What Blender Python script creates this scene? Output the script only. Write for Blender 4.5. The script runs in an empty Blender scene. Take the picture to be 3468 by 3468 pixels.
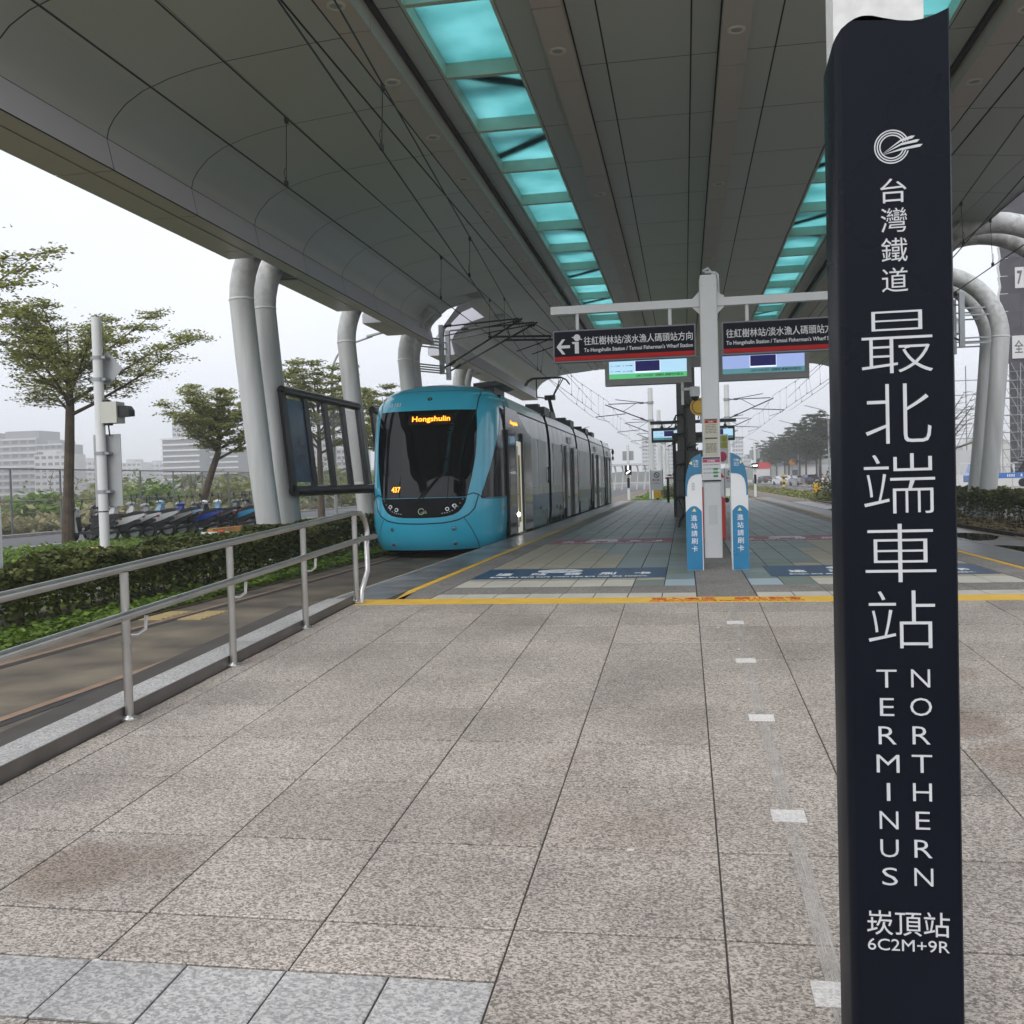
import bpy, bmesh, math, random
from math import sin, cos, pi, radians, sqrt
from mathutils import Vector, Matrix, Quaternion
import numpy as np
R = random.Random(7)
scene = bpy.context.scene
col = scene.collection

# ------------------------------------------------------------------ camera, world, sun, exposure
cd = bpy.data.cameras.new('camera')
cam = bpy.data.objects.new('camera', cd)
col.objects.link(cam)
cd.sensor_width = 36.0
cd.lens = 35.294
cd.clip_start = 0.05
cd.clip_end = 6000
cam.matrix_world = Matrix(((.98518543, .02275347, .16997630, 0),
                           (.16919489, .03273805, -.98503874, 0),
                           (-.02797774, .99920493, .02840328, 1.45),
                           (0, 0, 0, 1)))
scene.camera = cam
SUN_EL, SUN_AZ = radians(52), radians(200)
w = bpy.data.worlds.new('World')
scene.world = w
w.use_nodes = True
nt = w.node_tree
nt.nodes.clear()
sky = nt.nodes.new('ShaderNodeTexSky')
sky.sky_type = 'NISHITA'
sky.sun_disc = False
sky.sun_elevation = SUN_EL
sky.sun_rotation = SUN_AZ
sky.air_density = 1.0
sky.dust_density = 4.0
sky.ozone_density = 1.5
hs = nt.nodes.new('ShaderNodeHueSaturation')
hs.inputs['Saturation'].default_value = 0.16
mixw = nt.nodes.new('ShaderNodeMixRGB')
mixw.inputs[0].default_value = 0.62
# even cloud layer with faint soft variation
_ctc = nt.nodes.new('ShaderNodeTexCoord'); _cn = nt.nodes.new('ShaderNodeTexNoise'); _cn.inputs['Scale'].default_value = 2.2; _cn.inputs['Detail'].default_value = 4
_cr = nt.nodes.new('ShaderNodeValToRGB')
_cr.color_ramp.elements[0].position = .3; _cr.color_ramp.elements[0].color = (6.4, 6.75, 7.6, 1)
_cr.color_ramp.elements[1].position = .7; _cr.color_ramp.elements[1].color = (7.9, 8.15, 8.8, 1)
nt.links.new(_ctc.outputs['Generated'], _cn.inputs['Vector']); nt.links.new(_cn.outputs['Fac'], _cr.inputs[0]); nt.links.new(_cr.outputs[0], mixw.inputs[2])
bg = nt.nodes.new('ShaderNodeBackground')
bg.inputs['Strength'].default_value = 0.12
wo = nt.nodes.new('ShaderNodeOutputWorld')
nt.links.new(sky.outputs[0], hs.inputs['Color'])
nt.links.new(hs.outputs[0], mixw.inputs[1])
nt.links.new(mixw.outputs[0], bg.inputs['Color'])
nt.links.new(bg.outputs[0], wo.inputs['Surface'])
sd = bpy.data.lights.new('sun', 'SUN')
sd.energy = 0.6
sd.angle = radians(25)
sd.color = (1, .97, .93)
sun = bpy.data.objects.new('sun', sd)
col.objects.link(sun)
_sv = Vector((sin(SUN_AZ) * cos(SUN_EL), cos(SUN_AZ) * cos(SUN_EL), sin(SUN_EL)))
sun.rotation_euler = (-_sv).to_track_quat('-Z', 'Y').to_euler()
scene.view_settings.view_transform = 'Standard'
scene.view_settings.look = 'None'
scene.view_settings.gamma = 1.0
scene.view_settings.exposure = 0.66
scene.view_settings.use_curve_mapping = False
scene.render.engine = 'CYCLES'
cy = scene.cycles
cy.max_bounces = 8
cy.diffuse_bounces = 4
cy.glossy_bounces = 4
cy.transmission_bounces = 6
cy.transparent_max_bounces = 12
cy.volume_bounces = 1
cy.caustics_reflective = False
cy.caustics_refractive = False
cy.use_denoising = True

# ------------------------------------------------------------------ materials
def _n(nt, t, **kw):
    n = nt.nodes.new(t)
    for k, v in kw.items():
        setattr(n, k, v)
    return n

def mat(name, c, rough=.5, metal=0., var=.12, vs=3., bump=0., bs=60., coat=0., spec=.5, c2=None, emit=0., trans=0., streak=0.):
    """principled material; colour varies a little with noise, optional second colour, optional fine bump"""
    m = bpy.data.materials.new(name)
    m.use_nodes = True
    nt = m.node_tree
    p = nt.nodes['Principled BSDF']
    p.inputs['Roughness'].default_value = rough
    p.inputs['Metallic'].default_value = metal
    p.inputs['Coat Weight'].default_value = coat
    p.inputs['Specular IOR Level'].default_value = spec
    L = nt.links.new
    tc = _n(nt, 'ShaderNodeTexCoord')
    if var > 0:
        nz = _n(nt, 'ShaderNodeTexNoise')
        nz.inputs['Scale'].default_value = vs
        nz.inputs['Detail'].default_value = 5
        if streak:
            mp = _n(nt, 'ShaderNodeMapping')
            mp.inputs['Scale'].default_value = (1, 1, streak)
            L(tc.outputs['Object'], mp.inputs[0]); L(mp.outputs[0], nz.inputs['Vector'])
        else:
            L(tc.outputs['Object'], nz.inputs['Vector'])
        rmp = _n(nt, 'ShaderNodeValToRGB')
        a = [x * (1 - var) for x in c]
        b = list(c2) if c2 else [min(1, x * (1 + var)) for x in c]
        rmp.color_ramp.elements[0].position = .3
        rmp.color_ramp.elements[1].position = .7
        rmp.color_ramp.elements[0].color = (*a, 1)
        rmp.color_ramp.elements[1].color = (*b, 1)
        L(nz.outputs['Fac'], rmp.inputs[0])
        L(rmp.outputs[0], p.inputs['Base Color'])
        r2 = _n(nt, 'ShaderNodeMapRange')
        r2.inputs[3].default_value = max(.02, rough - .08)
        r2.inputs[4].default_value = min(1, rough + .08)
        L(nz.outputs['Fac'], r2.inputs[0]); L(r2.outputs[0], p.inputs['Roughness'])
    else:
        p.inputs['Base Color'].default_value = (*c, 1)
    if bump > 0:
        nb = _n(nt, 'ShaderNodeTexNoise')
        nb.inputs['Scale'].default_value = bs
        nb.inputs['Detail'].default_value = 4
        bp = _n(nt, 'ShaderNodeBump')
        bp.inputs['Strength'].default_value = bump
        bp.inputs['Distance'].default_value = .01
        L(tc.outputs['Object'], nb.inputs['Vector']); L(nb.outputs['Fac'], bp.inputs['Height']); L(bp.outputs[0], p.inputs['Normal'])
    if emit > 0:
        p.inputs['Emission Color'].default_value = (*c, 1)
        p.inputs['Emission Strength'].default_value = emit
    if trans > 0:
        p.inputs['Transmission Weight'].default_value = trans
    return m

def leafmat(name, c, c2, tl=.35):
    m = bpy.data.materials.new(name)
    m.use_nodes = True
    nt = m.node_tree
    p = nt.nodes['Principled BSDF']
    p.inputs['Roughness'].default_value = .5
    p.inputs['Specular IOR Level'].default_value = .3
    L = nt.links.new
    g = _n(nt, 'ShaderNodeNewGeometry')
    nz = _n(nt, 'ShaderNodeTexNoise'); nz.inputs['Scale'].default_value = .9
    tc = _n(nt, 'ShaderNodeTexCoord')
    L(tc.outputs['Object'], nz.inputs['Vector'])
    ad = _n(nt, 'ShaderNodeMath', operation='MULTIPLY_ADD'); ad.inputs[1].default_value = .55; ad.inputs[2].default_value = 0
    L(g.outputs['Random Per Island'], ad.inputs[0])
    ad2 = _n(nt, 'ShaderNodeMath', operation='MULTIPLY_ADD'); ad2.inputs[1].default_value = .6
    L(nz.outputs['Fac'], ad2.inputs[0]); L(ad.outputs[0], ad2.inputs[2])
    rmp = _n(nt, 'ShaderNodeValToRGB')
    rmp.color_ramp.elements[0].position = .2; rmp.color_ramp.elements[1].position = .85
    rmp.color_ramp.elements[0].color = (*c, 1); rmp.color_ramp.elements[1].color = (*c2, 1)
    L(ad2.outputs[0], rmp.inputs[0]); L(rmp.outputs[0], p.inputs['Base Color'])
    t = _n(nt, 'ShaderNodeBsdfTranslucent'); L(rmp.outputs[0], t.inputs[0])
    mx = _n(nt, 'ShaderNodeMixShader'); mx.inputs[0].default_value = tl
    out = nt.nodes['Material Output']
    L(p.outputs[0], mx.inputs[1]); L(t.outputs[0], mx.inputs[2]); L(mx.outputs[0], out.inputs[0])
    return m

def granite(name, ca, cb, sp=.5, stain=True, sc=55.):
    """speckled stone: grains stretched a little, blotches and brown stains"""
    m = bpy.data.materials.new(name)
    m.use_nodes = True
    nt = m.node_tree
    L = nt.links.new
    p = nt.nodes['Principled BSDF']
    p.inputs['Roughness'].default_value = .62
    tc = _n(nt, 'ShaderNodeTexCoord')
    v = _n(nt, 'ShaderNodeTexNoise'); v.inputs['Scale'].default_value = sc; v.inputs['Detail'].default_value = 3; v.inputs['Roughness'].default_value = .6
    v2 = _n(nt, 'ShaderNodeTexNoise'); v2.inputs['Scale'].default_value = sc * 2.7; v2.inputs['Detail'].default_value = 2
    mpv = _n(nt, 'ShaderNodeMapping'); mpv.inputs['Rotation'].default_value = (0, 0, .5); mpv.inputs['Scale'].default_value = (.9, 1.15, 1)
    L(tc.outputs['Object'], mpv.inputs[0]); L(mpv.outputs[0], v.inputs['Vector']); L(mpv.outputs[0], v2.inputs['Vector'])
    ma = _n(nt, 'ShaderNodeMath', operation='MULTIPLY_ADD'); ma.inputs[1].default_value = .45
    L(v2.outputs['Fac'], ma.inputs[0])
    mb = _n(nt, 'ShaderNodeMath', operation='MULTIPLY'); mb.inputs[1].default_value = .55
    L(v.outputs['Fac'], mb.inputs[0]); L(mb.outputs[0], ma.inputs[2])
    vo = _n(nt, 'ShaderNodeTexVoronoi'); vo.inputs['Scale'].default_value = sc * 1.9
    L(mpv.outputs[0], vo.inputs['Vector'])
    vs_ = _n(nt, 'ShaderNodeSeparateColor'); L(vo.outputs['Color'], vs_.inputs[0])
    ml = _n(nt, 'ShaderNodeMath', operation='MULTIPLY_ADD'); ml.inputs[1].default_value = .30; ml.inputs[2].default_value = -.15
    L(vs_.outputs[0], ml.inputs[0])
    ms = _n(nt, 'ShaderNodeMath', operation='ADD'); L(ml.outputs[0], ms.inputs[0]); L(ma.outputs[0], ms.inputs[1])
    ma = ms
    r = _n(nt, 'ShaderNodeValToRGB')
    r.color_ramp.elements[0].position = .36; r.color_ramp.elements[1].position = .64
    r.color_ramp.elements[0].color = (*ca, 1); r.color_ramp.elements[1].color = (*cb, 1)
    L(ma.outputs[0], r.inputs[0])
    # per slab tone and broad blotches
    oi = _n(nt, 'ShaderNodeObjectInfo')
    bl = _n(nt, 'ShaderNodeTexNoise'); bl.inputs['Scale'].default_value = 1.3; bl.inputs['Detail'].default_value = 6
    L(tc.outputs['Object'], bl.inputs['Vector'])
    mr = _n(nt, 'ShaderNodeMapRange'); mr.inputs[1].default_value = .3; mr.inputs[2].default_value = .7; mr.inputs[3].default_value = .78; mr.inputs[4].default_value = 1.12
    L(bl.outputs['Fac'], mr.inputs[0])
    mo = _n(nt, 'ShaderNodeMapRange'); mo.inputs[3].default_value = .91; mo.inputs[4].default_value = 1.07
    L(oi.outputs['Random'], mo.inputs[0])
    mm = _n(nt, 'ShaderNodeMath', operation='MULTIPLY'); L(mr.outputs[0], mm.inputs[0]); L(mo.outputs[0], mm.inputs[1])
    hv = _n(nt, 'ShaderNodeHueSaturation'); L(r.outputs[0], hv.inputs['Color']); L(mm.outputs[0], hv.inputs['Value'])
    last = hv.outputs[0]
    if stain:
        n3 = _n(nt, 'ShaderNodeTexNoise'); n3.inputs['Scale'].default_value = .55; n3.inputs['Detail'].default_value = 7; n3.inputs['Roughness'].default_value = .65
        mp3 = _n(nt, 'ShaderNodeMapping'); mp3.inputs['Location'].default_value = (3.1, 1.7, 0)
        L(tc.outputs['Object'], mp3.inputs[0]); L(mp3.outputs[0], n3.inputs['Vector'])
        m3 = _n(nt, 'ShaderNodeMapRange'); m3.inputs[1].default_value = .56; m3.inputs[2].default_value = .74; m3.inputs[3].default_value = 0; m3.inputs[4].default_value = .5
        L(n3.outputs['Fac'], m3.inputs[0])
        fac = m3.outputs[0]
        # two old spill stains seen on the ramp
        for (sx, sy, sr, a) in ((-2.28, 3.42, .2, .55), (-2.05, 3.5, .14, .4), (1.3, 5.6, .3, .5), (1.5, 6.7, .22, .4), (1.62, 4.9, .28, .45)):
            vd = _n(nt, 'ShaderNodeVectorMath', operation='DISTANCE'); vd.inputs[1].default_value = (sx, sy, .1)
            L(tc.outputs['Object'], vd.inputs[0])
            wob = _n(nt, 'ShaderNodeMath', operation='MULTIPLY_ADD'); wob.inputs[1].default_value = -.5
            L(bl.outputs['Fac'], wob.inputs[0]); L(vd.outputs['Value'], wob.inputs[2])
            md = _n(nt, 'ShaderNodeMapRange'); md.inputs[1].default_value = sr - .25; md.inputs[2].default_value = sr + .1 - .25; md.inputs[3].default_value = a; md.inputs[4].default_value = 0
            L(wob.outputs[0], md.inputs[0])
            mxm = _n(nt, 'ShaderNodeMath', operation='MAXIMUM'); L(fac, mxm.inputs[0]); L(md.outputs[0], mxm.inputs[1]); fac = mxm.outputs[0]
        mx = _n(nt, 'ShaderNodeMixRGB', blend_type='MULTIPLY'); mx.inputs[2].default_value = (.50, .40, .32, 1)
        L(fac, mx.inputs[0]); L(last, mx.inputs[1]); last = mx.outputs[0]
    L(last, p.inputs['Base Color'])
    bp = _n(nt, 'ShaderNodeBump'); bp.inputs['Strength'].default_value = .25; bp.inputs['Distance'].default_value = .004
    L(ma.outputs[0], bp.inputs['Height']); L(bp.outputs[0], p.inputs['Normal'])
    return m

# ------------------------------------------------------------------ mesh building
class MB:
    def __init__(s):
        s.v = []; s.f = []; s.m = []
    def add(s, vs, fs, m=0):
        b = len(s.v)
        s.v.extend([tuple(x) for x in vs])
        for f in fs:
            s.f.append([i + b for i in f]); s.m.append(m)
        return s
    def box(s, x0, y0, z0, x1, y1, z1, m=0):
        vs = [(x0, y0, z0), (x1, y0, z0), (x1, y1, z0), (x0, y1, z0), (x0, y0, z1), (x1, y0, z1), (x1, y1, z1), (x0, y1, z1)]
        return s.add(vs, [(3, 2, 1, 0), (4, 5, 6, 7), (0, 1, 5, 4), (1, 2, 6, 5), (2, 3, 7, 6), (3, 0, 4, 7)], m)
    def hexa(s, p, m=0):
        return s.add(p, [(3, 2, 1, 0), (4, 5, 6, 7), (0, 1, 5, 4), (1, 2, 6, 5), (2, 3, 7, 6), (3, 0, 4, 7)], m)
    def panel(s, a, b, c, d, t, m=0):
        """slab from four corners, thickness t along the face normal"""
        a, b, c, d = map(Vector, (a, b, c, d))
        n = (c - a).cross(d - b)
        n.normalize(); n *= t
        return s.hexa([a, b, c, d, a + n, b + n, c + n, d + n], m)
    def bar(s, p0, p1, wx, wz, m=0, up=(0, 0, 1)):
        """rectangular bar between two points"""
        p0, p1 = Vector(p0), Vector(p1)
        d = (p1 - p0).normalized(); u = Vector(up)
        if abs(d.dot(u)) > .98: u = Vector((0, 1, 0))
        sx = d.cross(u).normalized() * wx / 2; sz = sx.cross(d).normalized() * wz / 2
        return s.hexa([p0 - sx - sz, p0 + sx - sz, p1 + sx - sz, p1 - sx - sz, p0 - sx + sz, p0 + sx + sz, p1 + sx + sz, p1 - sx + sz], m)
    def tube(s, pts, r, n=8, m=0, cap=True):
        pts = [Vector(p) for p in pts]
        k = len(pts)
        rr = r if isinstance(r, (list, tuple)) else [r] * k
        t0 = (pts[1] - pts[0]).normalized()
        u = t0.orthogonal().normalized()
        rings = []
        for i in range(k):
            if i == 0: t = t0
            elif i == k - 1: t = (pts[i] - pts[i - 1]).normalized()
            else: t = ((pts[i + 1] - pts[i]).normalized() + (pts[i] - pts[i - 1]).normalized()).normalized()
            u = (u - t * u.dot(t)).normalized()
            vv = t.cross(u)
            rings.append([pts[i] + (u * cos(2 * pi * j / n) + vv * sin(2 * pi * j / n)) * rr[i] for j in range(n)])
        vs = [p for rg in rings for p in rg]
        fs = []
        for i in range(k - 1):
            for j in range(n):
                a = i * n + j; b = i * n + (j + 1) % n
                fs.append((a, b, b + n, a + n))
        if cap:
            fs.append(tuple(range(n - 1, -1, -1))); fs.append(tuple((k - 1) * n + j for j in range(n)))
        return s.add(vs, fs, m)
    def lathe(s, c, prof, n=12, m=0, ax=(0, 0, 1)):
        """profile of (radius, height) round an axis through c"""
        ax = Vector(ax).normalized(); u = ax.orthogonal().normalized(); v = ax.cross(u); c = Vector(c)
        vs = []; fs = []
        for (r, h) in prof:
            for j in range(n):
                vs.append(c + ax * h + (u * cos(2 * pi * j / n) + v * sin(2 * pi * j / n)) * max(r, 1e-4))
        for i in range(len(prof) - 1):
            for j in range(n):
                a = i * n + j; b = i * n + (j + 1) % n
                fs.append((a, b, b + n, a + n))
        return s.add(vs, fs, m)
    def prism(s, poly, o, u, v, d, m=0):
        """polygon in plane (o,u,v) extruded by vector d"""
        o, u, v, d = map(Vector, (o, u, v, d))
        n = len(poly)
        a = [o + u * x + v * y for x, y in poly]
        vs = a + [p + d for p in a]
        fs = [tuple(range(n - 1, -1, -1)), tuple(range(n, 2 * n))]
        for i in range(n):
            j = (i + 1) % n
            fs.append((i, j, j + n, i + n))
        return s.add(vs, fs, m)
    def grid(s, fn, nu, nv, m=0):
        vs = [fn(i / nu, j / nv) for j in range(nv + 1) for i in range(nu + 1)]
        fs = []
        for j in range(nv):
            for i in range(nu):
                a = j * (nu + 1) + i
                fs.append((a, a + 1, a + nu + 2, a + nu + 1))
        return s.add(vs, fs, m)
    def ball(s, c, r, n=8, m=0, sc=(1, 1, 1)):
        k = max(4, n // 2)
        vs = []; fs = []
        for i in range(k + 1):
            a = pi * i / k
            for j in range(n):
                vs.append((c[0] + r * sc[0] * sin(a) * cos(2 * pi * j / n), c[1] + r * sc[1] * sin(a) * sin(2 * pi * j / n), c[2] + r * sc[2] * cos(a)))
        for i in range(k):
            for j in range(n):
                fs.append((i * n + j, (i + 1) * n + j, (i + 1) * n + (j + 1) % n, i * n + (j + 1) % n))
        return s.add(vs, fs, m)
    def obj(s, name, mats, parent=None, smooth=False, ang=35, recalc=False):
        me = bpy.data.meshes.new(name)
        me.from_pydata([tuple(x) for x in s.v], [], s.f)
        if not isinstance(mats, (list, tuple)): mats = [mats]
        for x in mats: me.materials.append(x)
        if len(mats) > 1: me.polygons.foreach_set('material_index', s.m)
        if smooth:
            me.shade_smooth()
            me.set_sharp_from_angle(angle=radians(ang))
        me.update()
        if recalc:
            b = bmesh.new(); b.from_mesh(me); bmesh.ops.recalc_face_normals(b, faces=b.faces); b.to_mesh(me); b.free()
        return link(name, me, parent)

def link(name, me, parent=None):
    o = bpy.data.objects.new(name, me)
    col.objects.link(o)
    if parent is not None: setp(o, parent)
    return o

def setp(o, p):
    o.parent = p
    if p.type == 'EMPTY' and p.parent is None:
        o.matrix_parent_inverse = Matrix.Translation(-Vector(p.location))

def tag(o, label, cat, group=None, kind=None):
    if label: o['label'] = label
    if cat: o['category'] = cat
    if group: o['group'] = group
    if kind: o['kind'] = kind
    return o

def thing(name, loc, label, cat, group=None):
    o = bpy.data.objects.new(name, None)
    o.empty_display_size = .2
    o.location = loc
    col.objects.link(o)
    return tag(o, label, cat, group)

def struct(o):
    o['kind'] = 'structure'
    return o

KIDS = {}
def kids(o):
    return [c for c in col.objects if c.parent == o]

def dup(root, loc, rotz=0., label=None, group=None, scale=None):
    r = root.copy()
    r.location = loc
    r.rotation_euler = (0, 0, rotz)
    if scale: r.scale = scale
    col.objects.link(r)
    if label: r['label'] = label
    if group: r['group'] = group
    ch = KIDS.get(root.name)
    if ch is None:
        ch = [(c, kids(c)) for c in kids(root)]; KIDS[root.name] = ch
    for c, sub in ch:
        k = c.copy(); col.objects.link(k); k.parent = r; k.matrix_parent_inverse = c.matrix_parent_inverse.copy()
        for g in sub:
            q = g.copy(); col.objects.link(q); q.parent = k; q.matrix_parent_inverse = g.matrix_parent_inverse.copy()
    return r

def text(s, mt, parent, o, u, v, fit=None, size=None, name='lettering', ext=.0015, bold=0., lift=0., res=2, keep=True):
    """mesh lettering centred on o in plane (u,v); fit=(w,h) stretches it to that box"""
    cu = bpy.data.curves.new('text', 'FONT')
    cu.body = s
    cu.resolution_u = res
    cu.extrude = ext
    cu.offset = bold
    ob = bpy.data.objects.new('text', cu)
    col.objects.link(ob)
    dg = bpy.context.evaluated_depsgraph_get()
    me = bpy.data.meshes.new_from_object(ob.evaluated_get(dg))
    bpy.data.objects.remove(ob)
    bpy.data.curves.remove(cu)
    n = len(me.vertices)
    a = np.empty(n * 3, 'f'); me.vertices.foreach_get('co', a); a = a.reshape(-1, 3)
    lo = a.min(0); hi = a.max(0); c = (lo + hi) / 2
    if fit is not None:
        sx = fit[0] / max(1e-6, hi[0] - lo[0]) if fit[0] else None
        sy = fit[1] / max(1e-6, hi[1] - lo[1]) if fit[1] else None
        sx = sx or sy; sy = sy or sx
    else: sx = sy = size
    u = np.array(Vector(u).normalized()); v = np.array(Vector(v).normalized()); nn = np.cross(u, v)
    b = np.array(o) + np.outer((a[:, 0] - c[0]) * sx, u) + np.outer((a[:, 1] - c[1]) * sy, v) + np.outer(a[:, 2] + lift, nn)
    me.vertices.foreach_set('co', b.astype('f').ravel())
    me.materials.clear(); me.materials.append(mt)
    me.name = name
    me.update()
    return link(name, me, parent)
# ------------------------------------------------------------------ colours used in several places
M_white = mat('white_paint', (.72, .73, .73), .4, var=.05, vs=1.2)
M_offwhite = mat('weathered_white_paint', (.60, .61, .60), .42, var=.14, vs=1.5, streak=.25)
M_steel = mat('brushed_steel', (.46, .45, .43), .3, .85, var=.1, vs=4)
M_black = mat('black_paint', (.012, .013, .014), .38, var=.1)
M_rubber = mat('rubber', (.012, .012, .012), .8, var=.1)
M_dark = mat('dark_gap', (.03, .03, .03), .8, var=0)
M_galv = mat('galvanised_steel', (.33, .35, .36), .45, .5, var=.12, vs=5)
M_yellow = mat('yellow_paint', (.70, .42, .045), .55, var=.10, vs=4)
M_grey = mat('grey_paint', (.33, .34, .35), .45, var=.08)
M_red = mat('red_plastic', (.55, .03, .025), .4, var=.06)
M_blue = mat('blue_panel', (.02, .16, .34), .35, var=.06)
M_conc = mat('track_concrete', (.085, .067, .045), .7, var=.4, vs=1.3, c2=(.20, .165, .115), bump=.15, bs=30, streak=1)
M_asph = mat('asphalt', (.085, .087, .092), .75, var=.2, vs=2, bump=.2, bs=90)
M_kerb = mat('kerb_stone', (.30, .28, .26), .75, var=.2, vs=3)
M_soil = mat('soil', (.10, .077, .05), .95, var=.45, vs=3, bump=.5, bs=14)
M_grassg = mat('grass_ground', (.10, .10, .055), .95, var=.4, vs=2.2, c2=(.17, .165, .09), bump=.6, bs=12)
M_field = mat('dry_field', (.17, .155, .07), .95, var=.4, vs=.35, c2=(.30, .27, .15), bump=.6, bs=3)
M_bark = mat('bark', (.085, .062, .042), .9, var=.35, vs=4, bump=.6, bs=18)
M_leafA = leafmat('almond_leaves', (.085, .11, .022), (.34, .35, .085), .45)
M_leafB = leafmat('hedge_leaves', (.022, .038, .010), (.15, .17, .045), .3)
M_leafC = leafmat('ground_cover_leaves', (.055, .11, .014), (.24, .36, .055))
M_leafD = leafmat('distant_leaves', (.04, .055, .025), (.10, .12, .05))
M_glass = mat('dark_glass', (.012, .015, .018), .06, var=0, spec=.6)
M_granA = granite('ramp_granite', (.145, .126, .109), (.54, .478, .415), sc=74.)
M_granL = granite('light_granite', (.25, .243, .235), (.50, .487, .468), stain=False)
M_granP = granite('platform_granite', (.10, .09, .082), (.34, .31, .28), stain=False)

# ------------------------------------------------------------------ ground, roads
mb = MB(); mb.box(-2500, -60, -.6, 2500, 4000, -.16); struct(mb.obj('ground', M_field))
mb = MB(); mb.box(-18.8, -20, -.4, -7.9, 140, -.05); struct(mb.obj('verge_ground', M_grassg))
mb = MB(); mb.box(-24.2, -20, -.4, -18.8, 700, -.03)
for k in range(40): pass
struct(mb.obj('service_road', M_asph))
ln = MB()
ln.box(-19.35, -20, -.03, -19.25, 300, -.026)
o = struct(ln.obj('road_line', mat('road_marking', (.62, .62, .60), .6, var=.15)))
mb = MB(); mb.box(-24.5, -20, -.4, -24.2, 700, .08); struct(mb.obj('road_kerb', M_kerb))
# left track
mb = MB(); mb.box(-6.25, -4, -.5, -3.72, 57.5, 0); tb = struct(mb.obj('track_bed', M_conc))
M_rail = mat('rail_steel', (.26, .16, .10), .55, .2, var=.25, vs=6)
def rails(tb, xs, y0, y1):
    for x in xs:
        r = MB(); r.box(x - .045, y0, -.1, x + .035, y1, .008); r.obj('rail', M_rail, tb)
        g = MB(); g.box(x + .035, y0, -.1, x + .12, y1, .003); g.obj('rail_groove', M_dark, tb)
rails(tb, (-5.86, -4.42), -4, 57.5)
M_tact = mat('tactile_slab', (.42, .32, .15), .75, var=.15, vs=8)
for k, (x0, x1) in enumerate(((-6.22, -5.93), (-5.74, -5.45))):
    t_ = MB(); t_.box(x0, 10.6, -.02, x1, 11.35, .008)
    for j in range(6): t_.box(x0 + .02, 10.64 + j * .12, .008, x1 - .02, 10.69 + j * .12, .014)
    t_.obj('tactile_slab', M_tact, tb)
mb = MB(); mb.box(-7.95, -4, -.4, -6.25, 60, .02); struct(mb.obj('verge_soil', M_soil))
# right track
M_wet = mat('wet_track_concrete', (.10, .095, .085), .3, var=.5, vs=1.1, c2=(.27, .255, .23), bump=.1, bs=20)
mb = MB(); mb.box(4.64, -4, -.5, 7.1, 57.5, 0); tb2 = struct(mb.obj('track_bed', M_wet))
rails(tb2, (5.38, 6.82), -4, 57.5)
M_water = mat('puddle_water', (.02, .02, .02), .03, var=0, spec=.8)
for (px, py, rx, ry) in ((5.9, 19.5, .38, 1.3), (6.2, 23.5, .45, 1.6), (7.0, 26, .12, 2.5), (5.1, 24.6, .25, 1.5), (5.8, 29, .5, 3), (5.2, 34, .35, 3), (6.1, 41, .6, 3.5), (5.0, 46, .3, 3)):
    pu = MB(); ph = R.random() * 6
    pu.prism([(rx * (1 + .25 * sin(3 * a + ph)) * cos(a), ry * (1 + .2 * sin(2 * a + ph)) * sin(a)) for a in [2 * pi * i / 20 for i in range(20)]], (px, py, .001), (1, 0, 0), (0, 1, 0), (0, 0, .003))
    struct(pu.obj('puddle', M_water))
mb = MB(); mb.box(7.1, -4, -.4, 9.6, 60, .06); struct(mb.obj('verge_soil', M_soil))
mb = MB(); mb.box(9.6, -20, -.4, 16.6, 700, -.03); struct(mb.obj('avenue', M_asph))
# tracks beyond the platform run in grass
mb = MB(); mb.box(-6.4, 57.5, -.5, 7.3, 600, -.02); tb3 = struct(mb.obj('track_verge', M_grassg))
for cx in (-5.1, 6.1):
    s_ = MB(); s_.box(cx - 1.2, 57.5, -.1, cx + 1.2, 420, 0); s_.obj('track_slab', M_conc, tb3)
    rr = MB()
    for x in (cx - .72, cx + .72): rr.box(x - .035, 57.5, -.1, x + .035, 420, .01)
    rr.obj('rail', M_rail, tb3)
mb = MB(); mb.box(7.3, 60, -.4, 10.25, 600, .0); struct(mb.obj('median_grass', M_grassg))
mb = MB(); mb.box(10.25, 60, -.4, 10.5, 600, .12); struct(mb.obj('median_kerb', mat('painted_kerb', (.50, .42, .22), .7, var=.2)))
for k in range(24):
    q = MB(); q.box(13.4, 62 + k * 10, -.03, 13.55, 66 + k * 10, -.026); struct(q.obj('lane_dash', bpy.data.materials['road_marking']))
mb = MB(); mb.box(16.6, -20, -.4, 26, 600, .1); struct(mb.obj('pavement', mat('pavement_slabs', (.27, .25, .22), .8, var=.15)))
mb = MB(); mb.box(16.3, -20, -.3, 16.6, 600, .12); struct(mb.obj('pavement_kerb', bpy.data.materials['painted_kerb']))
mb = MB(); mb.box(-14, 60, -.4, -6.4, 600, -.02); struct(mb.obj('side_street', M_asph))

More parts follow.
